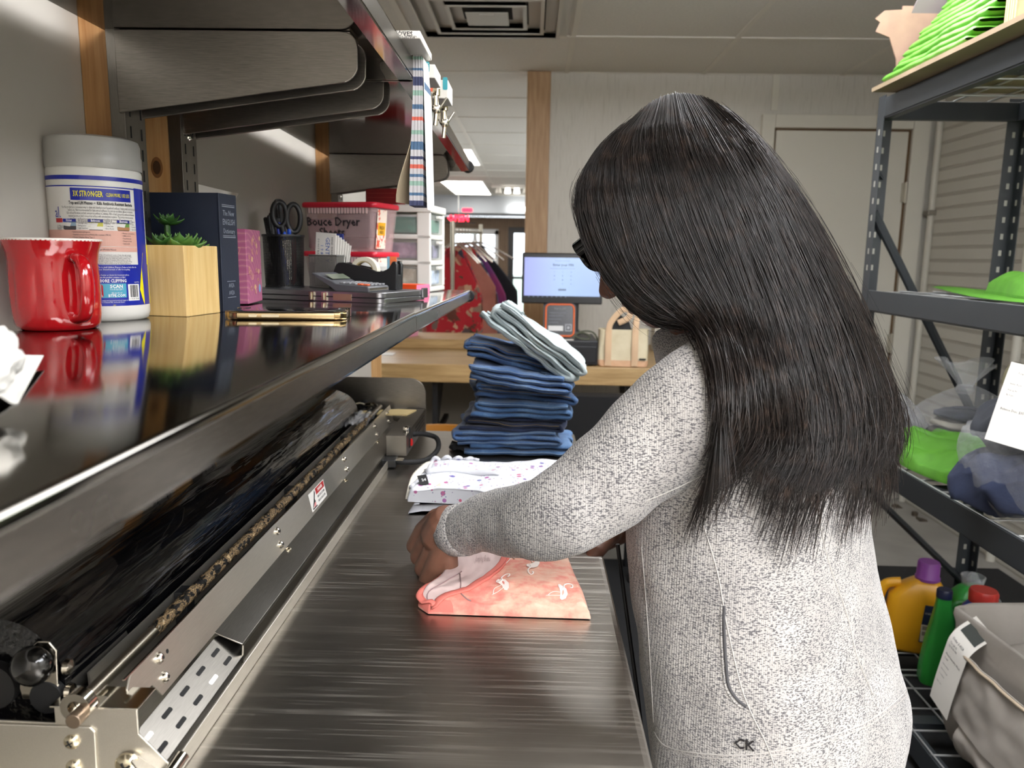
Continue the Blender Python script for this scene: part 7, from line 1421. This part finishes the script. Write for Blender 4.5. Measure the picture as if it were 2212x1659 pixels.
# ------------------------------------------------------------------ pale laundry bag bottom right
def laundrybag():
    c = V((1.285, 1.735, zb)); t = thing('fabric_bag', 'pale grey fabric laundry bag with an open top at the bottom right corner', 'bag', c)
    L = Matrix(((0, 1, 0, c.x), (-1, 0, 0, c.y), (0, 0, 1, c.z), (0, 0, 0, 1)))      # local x runs towards the camera, local -y is the side facing the aisle
    FB = mat('grey_nylon', 'aca69e', .55, col2='a19b93', nscale=7, bump=.3, bscale=16, bdist=.006); w, d, h = .42, .34, .36
    def R(z, k=1): return [(x*k*(1+.06*nz((x*8, y*8, z*7), 1))+.016*nz((x*12, y*12, z*18), 1)+.006*nz((x*30, y*30, z*40), 1), y*k+.018*nz((x*12, y*12, z*18+5), 1)+.006*nz((x*30, y*34, z*40), 1), z+.018*nz((x*9, y*9, 4))*(z > .25)) for x, y in rrect(w, d, .07, 9)]
    m = MB(L); m.rings([R(.0, .92), R(.02, .99)]+[R(h*i/20, 1.0+.04*math.sin(PI*i/20)) for i in range(2, 20)]+[R(h, .985), R(h+.006, .96), R(h-.002, .935), R(h*.8, .93), R(h*.55, .9)], cap=False); m.add([R(.0, .92)[i] for i in range(40)], [tuple(range(40))]); m.build('bag_body', FB, t, smooth=180)
    m = MB(L); m.grid(lambda u, v: ((u-.5)*w*.86, (v-.5)*d*.86, h*.66+.05*nz((u*4, v*4, 3))+.05*math.sin(u*5)*math.sin(v*4)), 30, 30); m.build('inner_cloth', mat('inner_cloth', 'a09a92', .9, bump=.2, nscale=30), t, smooth=180)
    yf = -d/2-.008
    def fl(u, v): return (lerp(-w*.26, w*.50, u), yf-.012-.018*math.sin(PI*u)-.010*v+.006*nz((u*6, v*4, 2)), h*.80-.19*v*(1-.12*(1-u))+.010*math.sin(u*3))
    m = MB(L); m.shell(fl, 28, 18, -.003); m.build('front_flap', FB, t, smooth=180)
    m = MB(L); m.tube([V(fl(i/20, .02))+V((0, -.004, 0)) for i in range(21)], .004, 0, 6); m.build('zip', mat('zip_beige', 'b9a892', .5), t, smooth=80)
    m = MB(L); m.tube([V(fl(0, i/20))+V((0, -.002, 0)) for i in range(21)], .0015, 0, 5); m.build('flap_hem', FB, t, smooth=80)
    m = MB(L); m.grid(lambda u, v: (lerp(-w*.10, w*.45, u), yf-.006-.03*math.sin(PI*v)+.005*nz((u*7, v*4, 8)), .02+.11*v+.012*math.sin(u*7)), 24, 12); m.build('pocket', FB, t, smooth=180)
    R3 = L.to_3x3(); F = frame(L @ V((-w*.21, yf-.030, h*.66)), R3 @ V((.93, .02, -.20)), R3 @ V((.22, .06, .97)))
    ticket(F, .085, .26, 'long white receipt ticket curling over the rim of the grey laundry bag', [('Order 3-4028', -.36, .27, .010), ('Tue, Jul 02', -.36, .22, .008), ('by 05:00 PM', -.36, .18, .008), ('Hotel Laundry Wash', -.38, .08, .009), ('Comf', -.38, .03, .008), ('wash and fold', -.38, -.04, .006), ('dryer low heat', -.38, -.10, .006), ('no softener', -.38, -.16, .006), ('bag 1 of 1', -.38, -.25, .006)], lambda x, y: .004-(max(0, y-.05)**2*8)-.10*min(0, y+.03)**2*4, 'receipt_ticket', False, True)
laundrybag()
# ------------------------------------------------------------------ the person folding the shirt
SKIN = mat('skin', '7b5544', .5, col2='6f4b3b', nscale=30, Subsurface_Weight=.06, bump=.15, bscale=300)
PANTS = mat('black_trousers', '131417', .85, bump=.2, nscale=200)
def jacketmat():
    q = NT('heather_knit'); q.set(Roughness=.92, **{'Sheen Weight': .25})
    base = q.ramp(q.noise(q.coord(), 14, 3), [(.35, 'a9a5a1'), (.65, 'b7b3ae')])
    f = q.noise(q.coord((1, 1, 2.6)), 300, 2, .55); f2 = q.noise(q.coord((1, 1, 2.2)), 380, 2, .5); zone = q.noise(q.coord((1, 1, 1.5)), 16, 2)
    ad = q.n('ShaderNodeMath', operation='MULTIPLY_ADD'); ad.inputs[1].default_value = .14; q.l(zone, ad.inputs[0]); q.l(f, ad.inputs[2])
    k1 = q.ramp(ad.outputs[0], [(.575, 0.0), (.645, .9)]); k2 = q.ramp(f2, [(.60, 0.0), (.68, .55)])
    mx = q.n('ShaderNodeMix', data_type='RGBA'); q.l(k2, mx.inputs['Factor']); q.l(base, mx.inputs['A']); mx.inputs['B'].default_value = lin('96928f')
    m2 = q.n('ShaderNodeMix', data_type='RGBA'); q.l(k1, m2.inputs['Factor']); q.l(mx.outputs['Result'], m2.inputs['A']); m2.inputs['B'].default_value = lin('4b4a4e')
    q.l(m2.outputs['Result'], q.b.inputs['Base Color'])
    w = q.n('ShaderNodeTexWave'); w.inputs['Scale'].default_value = 130; w.inputs['Distortion'].default_value = 3; q.l(q.coord((1, 1, .15)), w.inputs['Vector'])
    a2 = q.n('ShaderNodeMath', operation='ADD'); q.l(w.outputs['Fac'], a2.inputs[0]); q.l(f2, a2.inputs[1]); q.bump(a2.outputs[0], .35, .0012); return q.m
KNIT = jacketmat()
def remesh(o, vox, it=3, fac=.6):
    r = o.modifiers.new('r', 'REMESH'); r.mode = 'VOXEL'; r.voxel_size = vox; r.use_smooth_shade = True
    if it: s = o.modifiers.new('s', 'SMOOTH'); s.factor = fac; s.iterations = it
    return bake(o)
def cap_tube(m, P, r, n=16, flat=1.0, up=None):   # tube with rounded ends
    P = [V(p) for p in P]; a = (P[0]-P[1]).normalized(); b = (P[-1]-P[-2]).normalized()
    Q = [P[0]+a*r[0]*.75, P[0]+a*r[0]*.45]+P+[P[-1]+b*r[-1]*.45, P[-1]+b*r[-1]*.75]; m.tube(Q, [r[0]*.25, r[0]*.8]+list(r)+[r[-1]*.8, r[-1]*.25], 0, n, flat=flat, up=up)
def spath(P, R, k=6):         # smooth path with radii
    Q = catmull(P, k); n = len(R)-1; return Q, [lerp(R[min(int(i/k), n-1)], R[min(int(i/k), n-1)+1], (i/k)-min(int(i/k), n-1)) for i in range(len(Q))]
FWD = V((-.80, .60, 0)); LFT = V((-.60, -.80, 0))
root = thing('person', 'person with long dark hair in a heathered grey zip jacket folding the pink shirt', 'person', (.36, 1.0, 0))
# torso rows: image row, front (left) edge, back (right) edge, depth, depth half extent
ROWS = [((1735, 1628), 1424, 1950, .99), ((1705, 1600), 1416, 1978, .99), ((1600, 1540), 1405, 1987, .995), (1450, 1390, 1963, 1.0), (1300, 1372, 1925, 1.0), (1150, 1352, 1899, 1.0), (1000, 1350, 1888, 1.0), (900, 1362, 1868, 1.0), (820, 1392, 1820, 1.0), (760, 1425, 1740, 1.0), (715, 1462, 1660, 1.0), (690, 1490, 1600, 1.0)]
def torso_ring(px_l, px_r, py, d, k=1.0, n=48, ext=1.0):
    pl, pr = py if isinstance(py, tuple) else (py, py)
    a = at(px_l, pl, d); b = at(px_r, pr, d); c = (a+b)/2; dz = (b.z-a.z)/2; hx = (b.x-a.x)/2; s = hx/.1595*k
    A, B = .20*s*ext, .13*s      # half width along the shoulders, half thickness
    out = []
    for j in range(n):
        t = 2*PI*j/n; ct, st = math.cos(t), math.sin(t); ct = math.copysign(abs(ct)**.86, ct); st = math.copysign(abs(st)**.86, st)
        q = LFT*(A*ct)+FWD*(B*st); out.append(V((c.x, c.y, c.z+dz*q.x/hx))+q)
    return out, c
SH_L, EL_L, WR_L = V((.205, .855, 1.20)), at(1222, 1112, .83), at(985, 1146, .985)
SH_R = V((.40, 1.13, 1.17)); EL_R = V((.29, 1.28, 1.02)); WR_R = at(1330, 1143, 1.165)
HD = at(1432, 462, .985)      # head centre
NECK0 = at(1560, 740, 1.0); NECK1 = at(1500, 610, .99)
# ---- body: one continuous skin surface ----
m = MB()
rings = [[lerp(c, p, .84) for p in r] for r, c in (torso_ring(l, r, y, d) for y, l, r, d in ROWS)]
m.rings(rings)
Q, R = spath([NECK0+V((.02, .01, -.05)), NECK0, NECK1, HD+V((.01, 0, -.03))], [.075, .058, .052, .06]); cap_tube(m, Q, R)
FD = V((-.66, .42, -.62)).normalized(); SD = V((-.54, -.84, 0)).normalized(); UP = SD.cross(FD)*1; UP = UP if UP.z > 0 else -UP   # face direction, her left, crown
def hp(f, l, u): return HD+FD*f+SD*l+UP*u
m.sphere((0, 0, 0), 1, 0, 32, 22, M=Matrix.Translation(HD) @ Matrix(((FD.x*.098, SD.x*.077, UP.x*.108, 0), (FD.y*.098, SD.y*.077, UP.y*.108, 0), (FD.z*.098, SD.z*.077, UP.z*.108, 0), (0, 0, 0, 1))))
cap_tube(m, [hp(.03, 0, -.03), hp(.055, 0, -.075), hp(.078, 0, -.095)], [.062, .048, .026])                # jaw and chin
for s in (-1, 1):
    cap_tube(m, [hp(.045, .03*s, -.01), hp(.068, .034*s, -.022)], [.032, .024]); cap_tube(m, [hp(.0, .055*s, -.06), hp(.05, .03*s, -.09)], [.025, .022])
    cap_tube(m, [hp(.083, .014*s, .022), hp(.082, .05*s, .02)], [.011, .009])                                # brow
    ear = [hp(-.012+.006*math.cos(a), .075*s, -.012+.028*math.sin(a)) for a in [k*PI/6 for k in range(12)]]; m.tube(ear, .006, 0, 8, loop=True); cap_tube(m, [hp(-.014, .073*s, .005), hp(-.012, .073*s, -.03)], [.008, .009])
cap_tube(m, [hp(.094, 0, .012), hp(.105, 0, -.015), hp(.117, 0, -.033)], [.009, .0105, .0135]); cap_tube(m, [hp(.104, .012, -.035), hp(.104, -.012, -.035)], [.010, .010])
cap_tube(m, [hp(.097, .018, -.061), hp(.105, 0, -.059), hp(.097, -.018, -.061)], [.005, .0075, .005]); cap_tube(m, [hp(.094, .016, -.072), hp(.102, 0, -.072), hp(.094, -.016, -.072)], [.005, .008, .005])
# arms
Q, R = spath([SH_L+V((.03, .04, .0)), lerp(SH_L, EL_L, .45), EL_L, lerp(EL_L, WR_L, .4), WR_L], [.048, .042, .036, .036, .025]); cap_tube(m, Q, R)
Q, R = spath([SH_R, lerp(SH_R, EL_R, .5), EL_R, lerp(EL_R, WR_R, .45), WR_R], [.048, .042, .036, .038, .026]); cap_tube(m, Q, R)
# hands: palm plus five separate bent fingers each
def hand(W, D, N, S, spec, pw=.074, pl=.082, pt=.021):
    """W wrist, D direction of the palm, N normal of the back of the hand, S towards the thumb"""
    D = D.normalized(); N = (N-D*N.dot(D)).normalized(); S2 = D.cross(N); S = S2 if S2.dot(S) > 0 else -S2
    P = lambda d, s, n: W+D*d+S*s+N*n
    for q in (-.029, -.010, .010, .030): cap_tube(m, [P(-.004, q*.62, 0), P(pl*.5, q*.95, .002), P(pl*.98, q, .003)], [.0165, .0155, .0125], 12)
    cap_tube(m, [P(-.02, 0, 0), P(.012, 0, .0)], [.026, .026], 14, flat=1)
    for (q, L, b) in zip((.031, .0108, -.0102, -.030), (.070, .077, .072, .057), spec['bend']):
        p = P(pl*.96, q, .003); a = spec['start']; pts = [p]; d = 0
        for f, w in ((.44, b[0]), (.31, b[1]), (.25, b[2])):
            a += w; p = p+(D*math.cos(a)-N*math.sin(a))*(L*f)+S*(L*f*spec.get('fan', .0)*q*30); pts.append(p)
        r = .0080 if L > .06 else .0070
        cap_tube(m, pts, [r*1.05, r, r*.92, r*.78], 12)
    t0 = P(.018, .030, -.006); th = spec['thumb']; cap_tube(m, [P(.006, .020, -.002), t0+S*.016+D*.018-N*.006, t0+S*(.018+.020*th[0])+D*.048-N*(.010+.02*th[1]), t0+S*(.010+.022*th[0])+D*.074-N*(.014+.036*th[1])], [.0155, .0125, .0098, .0078], 12)
    return P
HL_D = V((-.42, .40, -.80)); HL = hand(WR_L+V((-.020, .006, -.004)), HL_D, V((-.62, -.62, .35)), V((.75, -.55, -.25)), {'start': .12, 'bend': ((.5, .7, .4), (.55, .75, .45), (.6, .75, .45), (.65, .7, .4)), 'thumb': (.2, .55)}, pl=.074)
HR = hand(WR_R+V((-.012, -.004, -.004)), V((-.90, -.22, -.36)), V((-.2, .25, .93)), V((-.3, -.9, -.1)), {'start': .12, 'bend': ((.35, .5, .3), (.4, .5, .35), (.45, .55, .35), (.5, .5, .3)), 'thumb': (.3, .6)}, pl=.074)
# hips, legs, feet
cH = torso_ring(1424, 1950, 1690, .99)[1]
HIP = V((cH.x+.005, cH.y, .735))
for s in (-1, 1):
    h = HIP+LFT*(.085*s); k = V((h.x-.005, h.y, .44)); a = V((h.x+.03, h.y-.01, .087))
    Q, R = spath([h+V((0, 0, .0)), h+V((0, 0, -.12)), k, k+V((.012, -.005, -.15)), a], [.095, .088, .058, .052, .036]); cap_tube(m, Q, R); cap_tube(m, [a+V((.02, -.01, -.02)), a+FWD*.08+V((0, 0, -.045)), a+FWD*.16+V((0, 0, -.053))], [.032, .03, .02])
cap_tube(m, [HIP+LFT*.07, HIP-LFT*.07], [.1, .1]); cap_tube(m, [HIP, cH+V((0, 0, .10))], [.11, .11])
body = m.build('body', SKIN, root, smooth=180); remesh(body, .0022, 2, .5)
# nails
# ---- trousers and shoes ----
m = MB()
for s in (-1, 1):
    h = HIP+LFT*(.085*s); k = V((h.x-.005, h.y, .44)); a = V((h.x+.03, h.y-.01, .097))
    Q, R = spath([h+V((0, 0, .02)), h+V((0, 0, -.12)), k, k+V((.012, -.005, -.15)), a], [.108, .104, .075, .066, .056]); cap_tube(m, Q, R)
cap_tube(m, [HIP+LFT*.07, HIP-LFT*.07], [.112, .112]); cap_tube(m, [HIP, HIP+V((0, 0, .05))], [.12, .12])
tr = m.build('trousers', PANTS, root, smooth=180); remesh(tr, .008, 3)
for s in (-1, 1):
    a = HIP+LFT*(.085*s); a = V((a.x+.03, a.y-.01, .0125)); m = MB(); M = frame(a+V((0, 0, .0)), FWD, V((.6, .8, 0))*-1)
    m.rings([[(x*k+.055, y*k*(1-.15*(x > .05)), z) for x, y in rrect(.26, .095, .045, 6)] for k, z in ((.97, 0), (1, .008), (1, .02), (.93, .045), (.72, .075), (.55, .095))]); m.build('shoe', mat('black_shoe', '1a1a1c', .6), root, smooth=50)
# ---- jacket ----
def fold_noise(p, amp): return amp*nz((p.x*16, p.y*16, p.z*9), 1, 3)+amp*.5*nz((p.x*34, p.y*34, p.z*20), 1, 8)
m = MB()
JR = [torso_ring(l, r, y, d)[0] for y, l, r, d in ROWS]
m.rings(JR)
# collar standing round the neck
Q, R = spath([NECK0+V((.015, 0, -.06)), NECK0+V((0, 0, -.01)), lerp(NECK0, NECK1, .42)], [.105, .086, .082]); m.tube(Q, R, 0, 28)
Q, R = spath([V((.285, .93, 1.195)), SH_L+V((.0, .0, -.012)), lerp(SH_L, EL_L, .35)+V((.0, -.0, .0)), lerp(SH_L, EL_L, .72), EL_L+V((-.008, 0, .0)), lerp(EL_L, WR_L, .32), lerp(EL_L, WR_L, .7)+V((0, 0, .004)), lerp(EL_L, WR_L, .93)], [.080, .076, .064, .0545, .0495, .0445, .0375, .0315], 8)
Rn = []
for i, (p, r) in enumerate(zip(Q, R)):
    u = i/(len(Q)-1); w = 1+.018*math.sin(u*60)*math.exp(-((u-.60)/.10)**2)+.022*math.sin(u*75)*math.exp(-((u-.88)/.08)**2)+.03*math.sin(u*48)*math.exp(-((u-.42)/.07)**2); Rn.append(r*w)
cap_tube(m, Q, Rn, 36)
Q, R = spath([V((.38, 1.07, 1.17)), SH_R, lerp(SH_R, EL_R, .5), EL_R], [.065, .066, .06, .055], 8); cap_tube(m, Q, R, 28)
jk = m.build('jacket', KNIT, root, smooth=180); remesh(jk, .0058, 6, .55)
# gentle folds on the knit
T0 = V(root.location)
me = jk.data; me.calc_loop_triangles() if False else None
nrm = [v.normal.copy() for v in me.vertices]
for v, n in zip(me.vertices, nrm):
    p = v.co+T0; a = .0030
    dsl = 0
    v.co += n*(fold_noise(p, .0035)+.0022*math.sin((p.z*62+p.x*22)+3*nz((p.x*7, p.y*7, p.z*7)))*ss(1.02, .9, p.z)*ss(.62, .75, p.z)*.35)
# ribbed cuff, hem band, seams, pocket, zip
def jsurf(px, py, lift=.0012):
    """point on the outside of the jacket seen through a pixel"""
    o = CAM-T0; d = ray(px, py).normalized(); ok, loc, nn, _ = jk.ray_cast(o, d)
    return (loc+T0+nn*lift) if ok else None
jk.data.update(); bpy.context.view_layer.update()
SEAM = mat('knit_seam', 'b5b1ac', .95, bump=.5, nscale=300); SEAMD = mat('knit_shadow', '4b4a4c', .95)
def seam(name, pts, r, mt, lift=.0002, k=10, flat=1.0):
    P = [jsurf(p.x, p.y, lift) for p in catmull([(a, b, 0) for a, b in pts], k)]; P = [p for p in P if p is not None]
    if len(P) > 2:
        m = MB(); m.tube(P, r, 0, 6, flat=flat); return m.build(name, mt, root, smooth=180)
seam('side_seam', [(1502, 1080), (1548, 1230), (1570, 1350), (1600, 1480), (1625, 1545), (1652, 1600), (1672, 1652)], 0.0008, SEAM)
seam('back_seam', [(1760, 1062), (1775, 1150), (1795, 1230), (1830, 1330), (1852, 1420), (1885, 1500)], 0.0009, SEAM)
seam('hem_seam', [(1412, 1578), (1440, 1612), (1520, 1628), (1620, 1630), (1720, 1612), (1800, 1588), (1880, 1555), (1940, 1510), (1978, 1468)], 0.0009, SEAM)
seam('hem_seam', [(1440, 1620), (1520, 1636), (1620, 1638), (1720, 1621), (1800, 1597), (1880, 1564), (1940, 1519), (1980, 1478)], 0.0006, SEAM)
seam('pocket_slit', [(1564, 1308), (1564, 1360), (1568, 1430), (1574, 1480), (1592, 1510), (1612, 1526)], .0018, SEAMD, .0004)
seam('pocket_welt', [(1559, 1306), (1558, 1360), (1561, 1430), (1567, 1482), (1586, 1515), (1610, 1532)], .0014, KNIT, .0003)
seam('front_seam', [(1386, 1180), (1396, 1300), (1404, 1420), (1412, 1560)], 0.0007, SEAM)
seam('sleeve_seam', [(1395, 1082), (1460, 1055), (1530, 1020), (1600, 985)], 0.0007, SEAM)
pk = jsurf(1608, 1606)
if pk is not None:
    F = frame(pk, V((1, -.25, .0)), V((.02, .12, .98))); m = MB(F); m.text('CK', .0165, Matrix.Translation((0, 0, .0015)), 0, .0015, font_w=.0001); m.build('metal_letters', mat('dark_metal', '3c3a3c', .35, .9), root, smooth=0, label='small dark metal letters near the hem')
# cuff
m = MB(); ax = (WR_L-EL_L).normalized(); m.tube([WR_L-ax*.026, WR_L-ax*.022, WR_L+ax*.004, WR_L+ax*.007], [.0325, .0352, .0345, .0318], 0, 40); m.build('cuff', KNIT, root, smooth=60)
# zip along the front edge, seen end on
m = MB(); zp_ = [at(x, y, 1.04)+FWD*.012 for x, y in ((1350, 1180), (1372, 1350), (1392, 1500), (1408, 1640))]; m.tube(catmull(zp_, 6), .003, 0, 8); m.build('zip', mat('zip_dark', '2a2a2c', .5, .5), root, smooth=80)
# ---- glasses ----
GL = mat('glasses_black', '07080a', .12, Coat_Weight=.5)
m = MB()
for s in (-1, 1):
    m.rings([[hp(.094+.004*(z > 0), .036*s+x*.028, .004+y*.019) for x, y in [(math.copysign(abs(math.cos(a))**.7, math.cos(a)), math.copysign(abs(math.sin(a))**.7, math.sin(a))) for a in [k*PI/14 for k in range(28)]]] for z in (0, 1)])
    m.tube([hp(.094, .064*s, .012), hp(.09, .078*s, .012), hp(.0, .083*s, .006), hp(-.02, .082*s, -.012)], .0042, 0, 8, flat=2.2, up=tuple(UP))
m.tube([hp(.097, .012, .008), hp(.099, 0, .011), hp(.097, -.012, .008)], .003, 0, 8); m.build('glasses', GL, root, smooth=40, label='black framed glasses')
# ---- hair ----
def hairmat():
    q = NT('dark_hair'); f = q.noise(q.coord((1, 1, 1)), 60, 3); q.l(q.ramp(f, [(.3, '110e0c'), (.55, '1f1815'), (.75, '3a2d25')]), q.b.inputs['Base Color']); q.set(Roughness=.33, **{'Specular IOR Level': .42}); return q.m
HAIR = hairmat()
HG = [ # guides from the face side to the back: (px, py, depth) from root to tip
 [(1362, 268, .955), (1300, 322, .935), (1258, 392, .925), (1248, 455, .92), (1276, 540, .91), (1320, 612, .905), (1370, 672, .90), (1430, 700, .895), (1500, 694, .885), (1556, 704, .875)],
 [(1380, 250, .95), (1316, 318, .915), (1290, 392, .90), (1298, 470, .885), (1330, 560, .875), (1372, 628, .87), (1430, 676, .865), (1492, 690, .86), (1536, 740, .845), (1560, 830, .825)],
 [(1404, 228, .955), (1358, 308, .90), (1356, 392, .878), (1378, 480, .865), (1415, 580, .855), (1470, 650, .85), (1520, 700, .84), (1550, 790, .822), (1560, 890, .80), (1545, 975, .785)],
 [(1430, 213, .96), (1416, 300, .895), (1438, 392, .872), (1466, 480, .86), (1510, 590, .85), (1556, 680, .84), (1588, 770, .825), (1602, 860, .805), (1596, 940, .785), (1552, 1012, .775)],
 [(1460, 206, .965), (1482, 295, .895), (1516, 390, .87), (1550, 475, .86), (1594, 590, .85), (1632, 690, .84), (1660, 790, .825), (1676, 880, .81), (1678, 960, .80), (1650, 1005, .795)],
 [(1490, 207, .975), (1540, 295, .91), (1588, 385, .885), (1626, 470, .876), (1670, 580, .865), (1712, 690, .855), (1742, 800, .842), (1760, 890, .83), (1764, 980, .815), (1736, 1055, .805)],
 [(1522, 215, .99), (1592, 296, .935), (1642, 380, .917), (1684, 460, .91), (1732, 570, .90), (1780, 680, .89), (1815, 790, .88), (1838, 880, .868), (1842, 970, .86), (1826, 1040, .85)],
 [(1552, 230, 1.005), (1624, 300, .965), (1680, 380, .953), (1724, 460, .95), (1780, 570, .945), (1832, 680, .94), (1872, 790, .94), (1898, 880, .935), (1902, 960, .93), (1890, 1020, .925)],
 [(1576, 247, 1.02), (1640, 312, 1.003), (1702, 392, 1.0), (1752, 470, 1.0), (1810, 580, 1.0), (1864, 690, 1.005), (1908, 800, 1.01), (1936, 880, 1.015), (1944, 940, 1.015), (1938, 985, 1.015)],
]
GP = [[at(*p) for p in g] for g in HG]; NGD = len(GP)
GS = [catmull(g, 5) for g in GP]; KN = len(GS[0])
for g in GS:                  # the hair lies on the jacket where it would otherwise sink in
    need = []
    for p in g:
        d = p-CAM; L = d.length; ok, loc, nn, _ = jk.ray_cast(CAM-T0, d/L); h = (loc+T0-CAM).length-.014 if ok else 9
        need.append(min(1, h/L) if ok and h < L and L-h < .16 else 1)
    for _ in range(3): need = [min(need[i], (need[max(i-1, 0)]+need[i]*2+need[min(i+1, KN-1)])/4+.004) for i in range(KN)]
    for i in range(KN): g[i] = CAM+(g[i]-CAM)*need[i]
def hairpt(s, t, side=1):
    """s 0..1 from the face to the back, t 0..1 from root to tip; side -1 is the far side of the head"""
    i = s*(NGD-1); a = min(int(i), NGD-2); f = i-a; k = t*(KN-1); b = min(int(k), KN-2); g = k-b
    def cr(q):
        p0, p1, p2, p3 = GS[max(a-1, 0)][q], GS[a][q], GS[a+1][q], GS[min(a+2, NGD-1)][q]
        return .5*((2*p1)+(p2-p0)*f+(2*p0-5*p1+4*p2-p3)*f*f+(3*p1-p0-3*p2+p3)*f*f*f)
    p = lerp(cr(b), cr(b+1), g)
    if side < 0:              # mirrored about the middle plane of the head and back
        mid = lerp(.99, 1.02, t); q = p.copy(); dy = max(0, mid-p.y); k = (CAM.y-(mid+dy*.9))/(CAM.y-p.y); q = CAM+(p-CAM)*k; q.x -= .012*dy*0; p = q+V((0, 0, -.006*dy))
    return p
CEN = lambda t: lerp(HD, V((.37, .98, 1.0)), t)
m = MB()
NS, NTT = 44, 40
def ring(t, k):
    out = [hairpt(i/NS, t) for i in range(NS+1)]+[hairpt(1-i/NS, t, -1) for i in range(1, NS)]
    c = sum(out, V())/len(out); return [lerp(c, p, k)-V((0, 0, 0)) for p in out]
rr = [[lerp(hairpt(.5, 0), p, .5)+V((0, 0, -.004)) for p in ring(0, .9)]]+[ring(min(.93, i/NTT), .955-.02*(i/NTT)) for i in range(0, int(NTT*.86))]
m.rings(rr)
rng = random.Random(21)
def strand(s, t0, t1, side, off, rad, wav, n=15, fly=0):
    P = []; ph = rng.uniform(0, 6.3); ds = rng.uniform(-.025, .025); fr = rng.uniform(2, 5); jit = V((rng.uniform(-1, 1), rng.uniform(-1, 1), rng.uniform(-1, 1)))
    for i in range(n):
        t = lerp(t0, t1, i/(n-1)); ss_ = min(1, max(0, s+ds*t+wav*.01*math.sin(ph+fr*t)*t)); p = hairpt(ss_, t, side); c = CEN(t); o = (p-c); o = o.normalized() if o.length > 0 else V()
        P.append(p+o*off*(.35+.65*t)+jit*(.0025+wav*.003*t)*math.sin(ph+t*7)*min(1, t*4)+jit*fly*t*t)
    m.tube(P, [rad*(1 if i < n-3 else (n-i)/4) for i in range(n)], 0, 3, cap=False)
for _ in range(6500):
    s = rng.random(); u = rng.random(); t1 = 1.0+0*u if rng.random() < .7 else rng.uniform(.78, 1); strand(s, rng.choice((0, 0, 0, rng.uniform(0, .3))), t1, 1, rng.gauss(.0005, .0035), rng.uniform(.00022, .0005), rng.uniform(0, 2.2), 13)
for _ in range(900): strand(rng.random(), 0, rng.uniform(.8, 1), -1, rng.gauss(0, .003), rng.uniform(.0005, .0009), rng.uniform(0, 1.2))
for _ in range(700):          # clumps with separate tips at the ends
    s = rng.random(); strand(s, rng.uniform(.3, .6), 1.0+0*s, 1, rng.uniform(.000, .007), rng.uniform(.0003, .0008), 3.2)
for _ in range(1700):          # frizz standing off the outline
    s = rng.choice((rng.uniform(.8, 1), rng.uniform(0, .12), rng.random())); a = rng.uniform(0, .9); strand(s, a, min(1, a+rng.uniform(.05, .25)), rng.choice((1, 1, -1)), rng.uniform(.003, .02), .0002, 3.5, 9, rng.uniform(0, .03))
# tips that run on past the mass
for _ in range(1300):
    s = min(1, max(.1, rng.choice((.18, .3, .42, .55, .66, .8, .9, .97))+rng.gauss(0, .035))); p0 = hairpt(s, .93); p1 = hairpt(s, 1.0); d = (p1-p0); L = rng.uniform(.2, 2.6); j = V((rng.gauss(0, .006), rng.gauss(0, .004), rng.gauss(0, .006)))
    m.tube([p0, p1, p1+d*L*.5+j*.5-V((0, 0, .004*L)), p1+d*L+j-V((0, 0, .014*L))], [.0005, .00045, .0004, .00015], 0, 3, cap=False)
m.build('hair', HAIR, root, smooth=180, label='long straight dark brown hair hanging down the back')
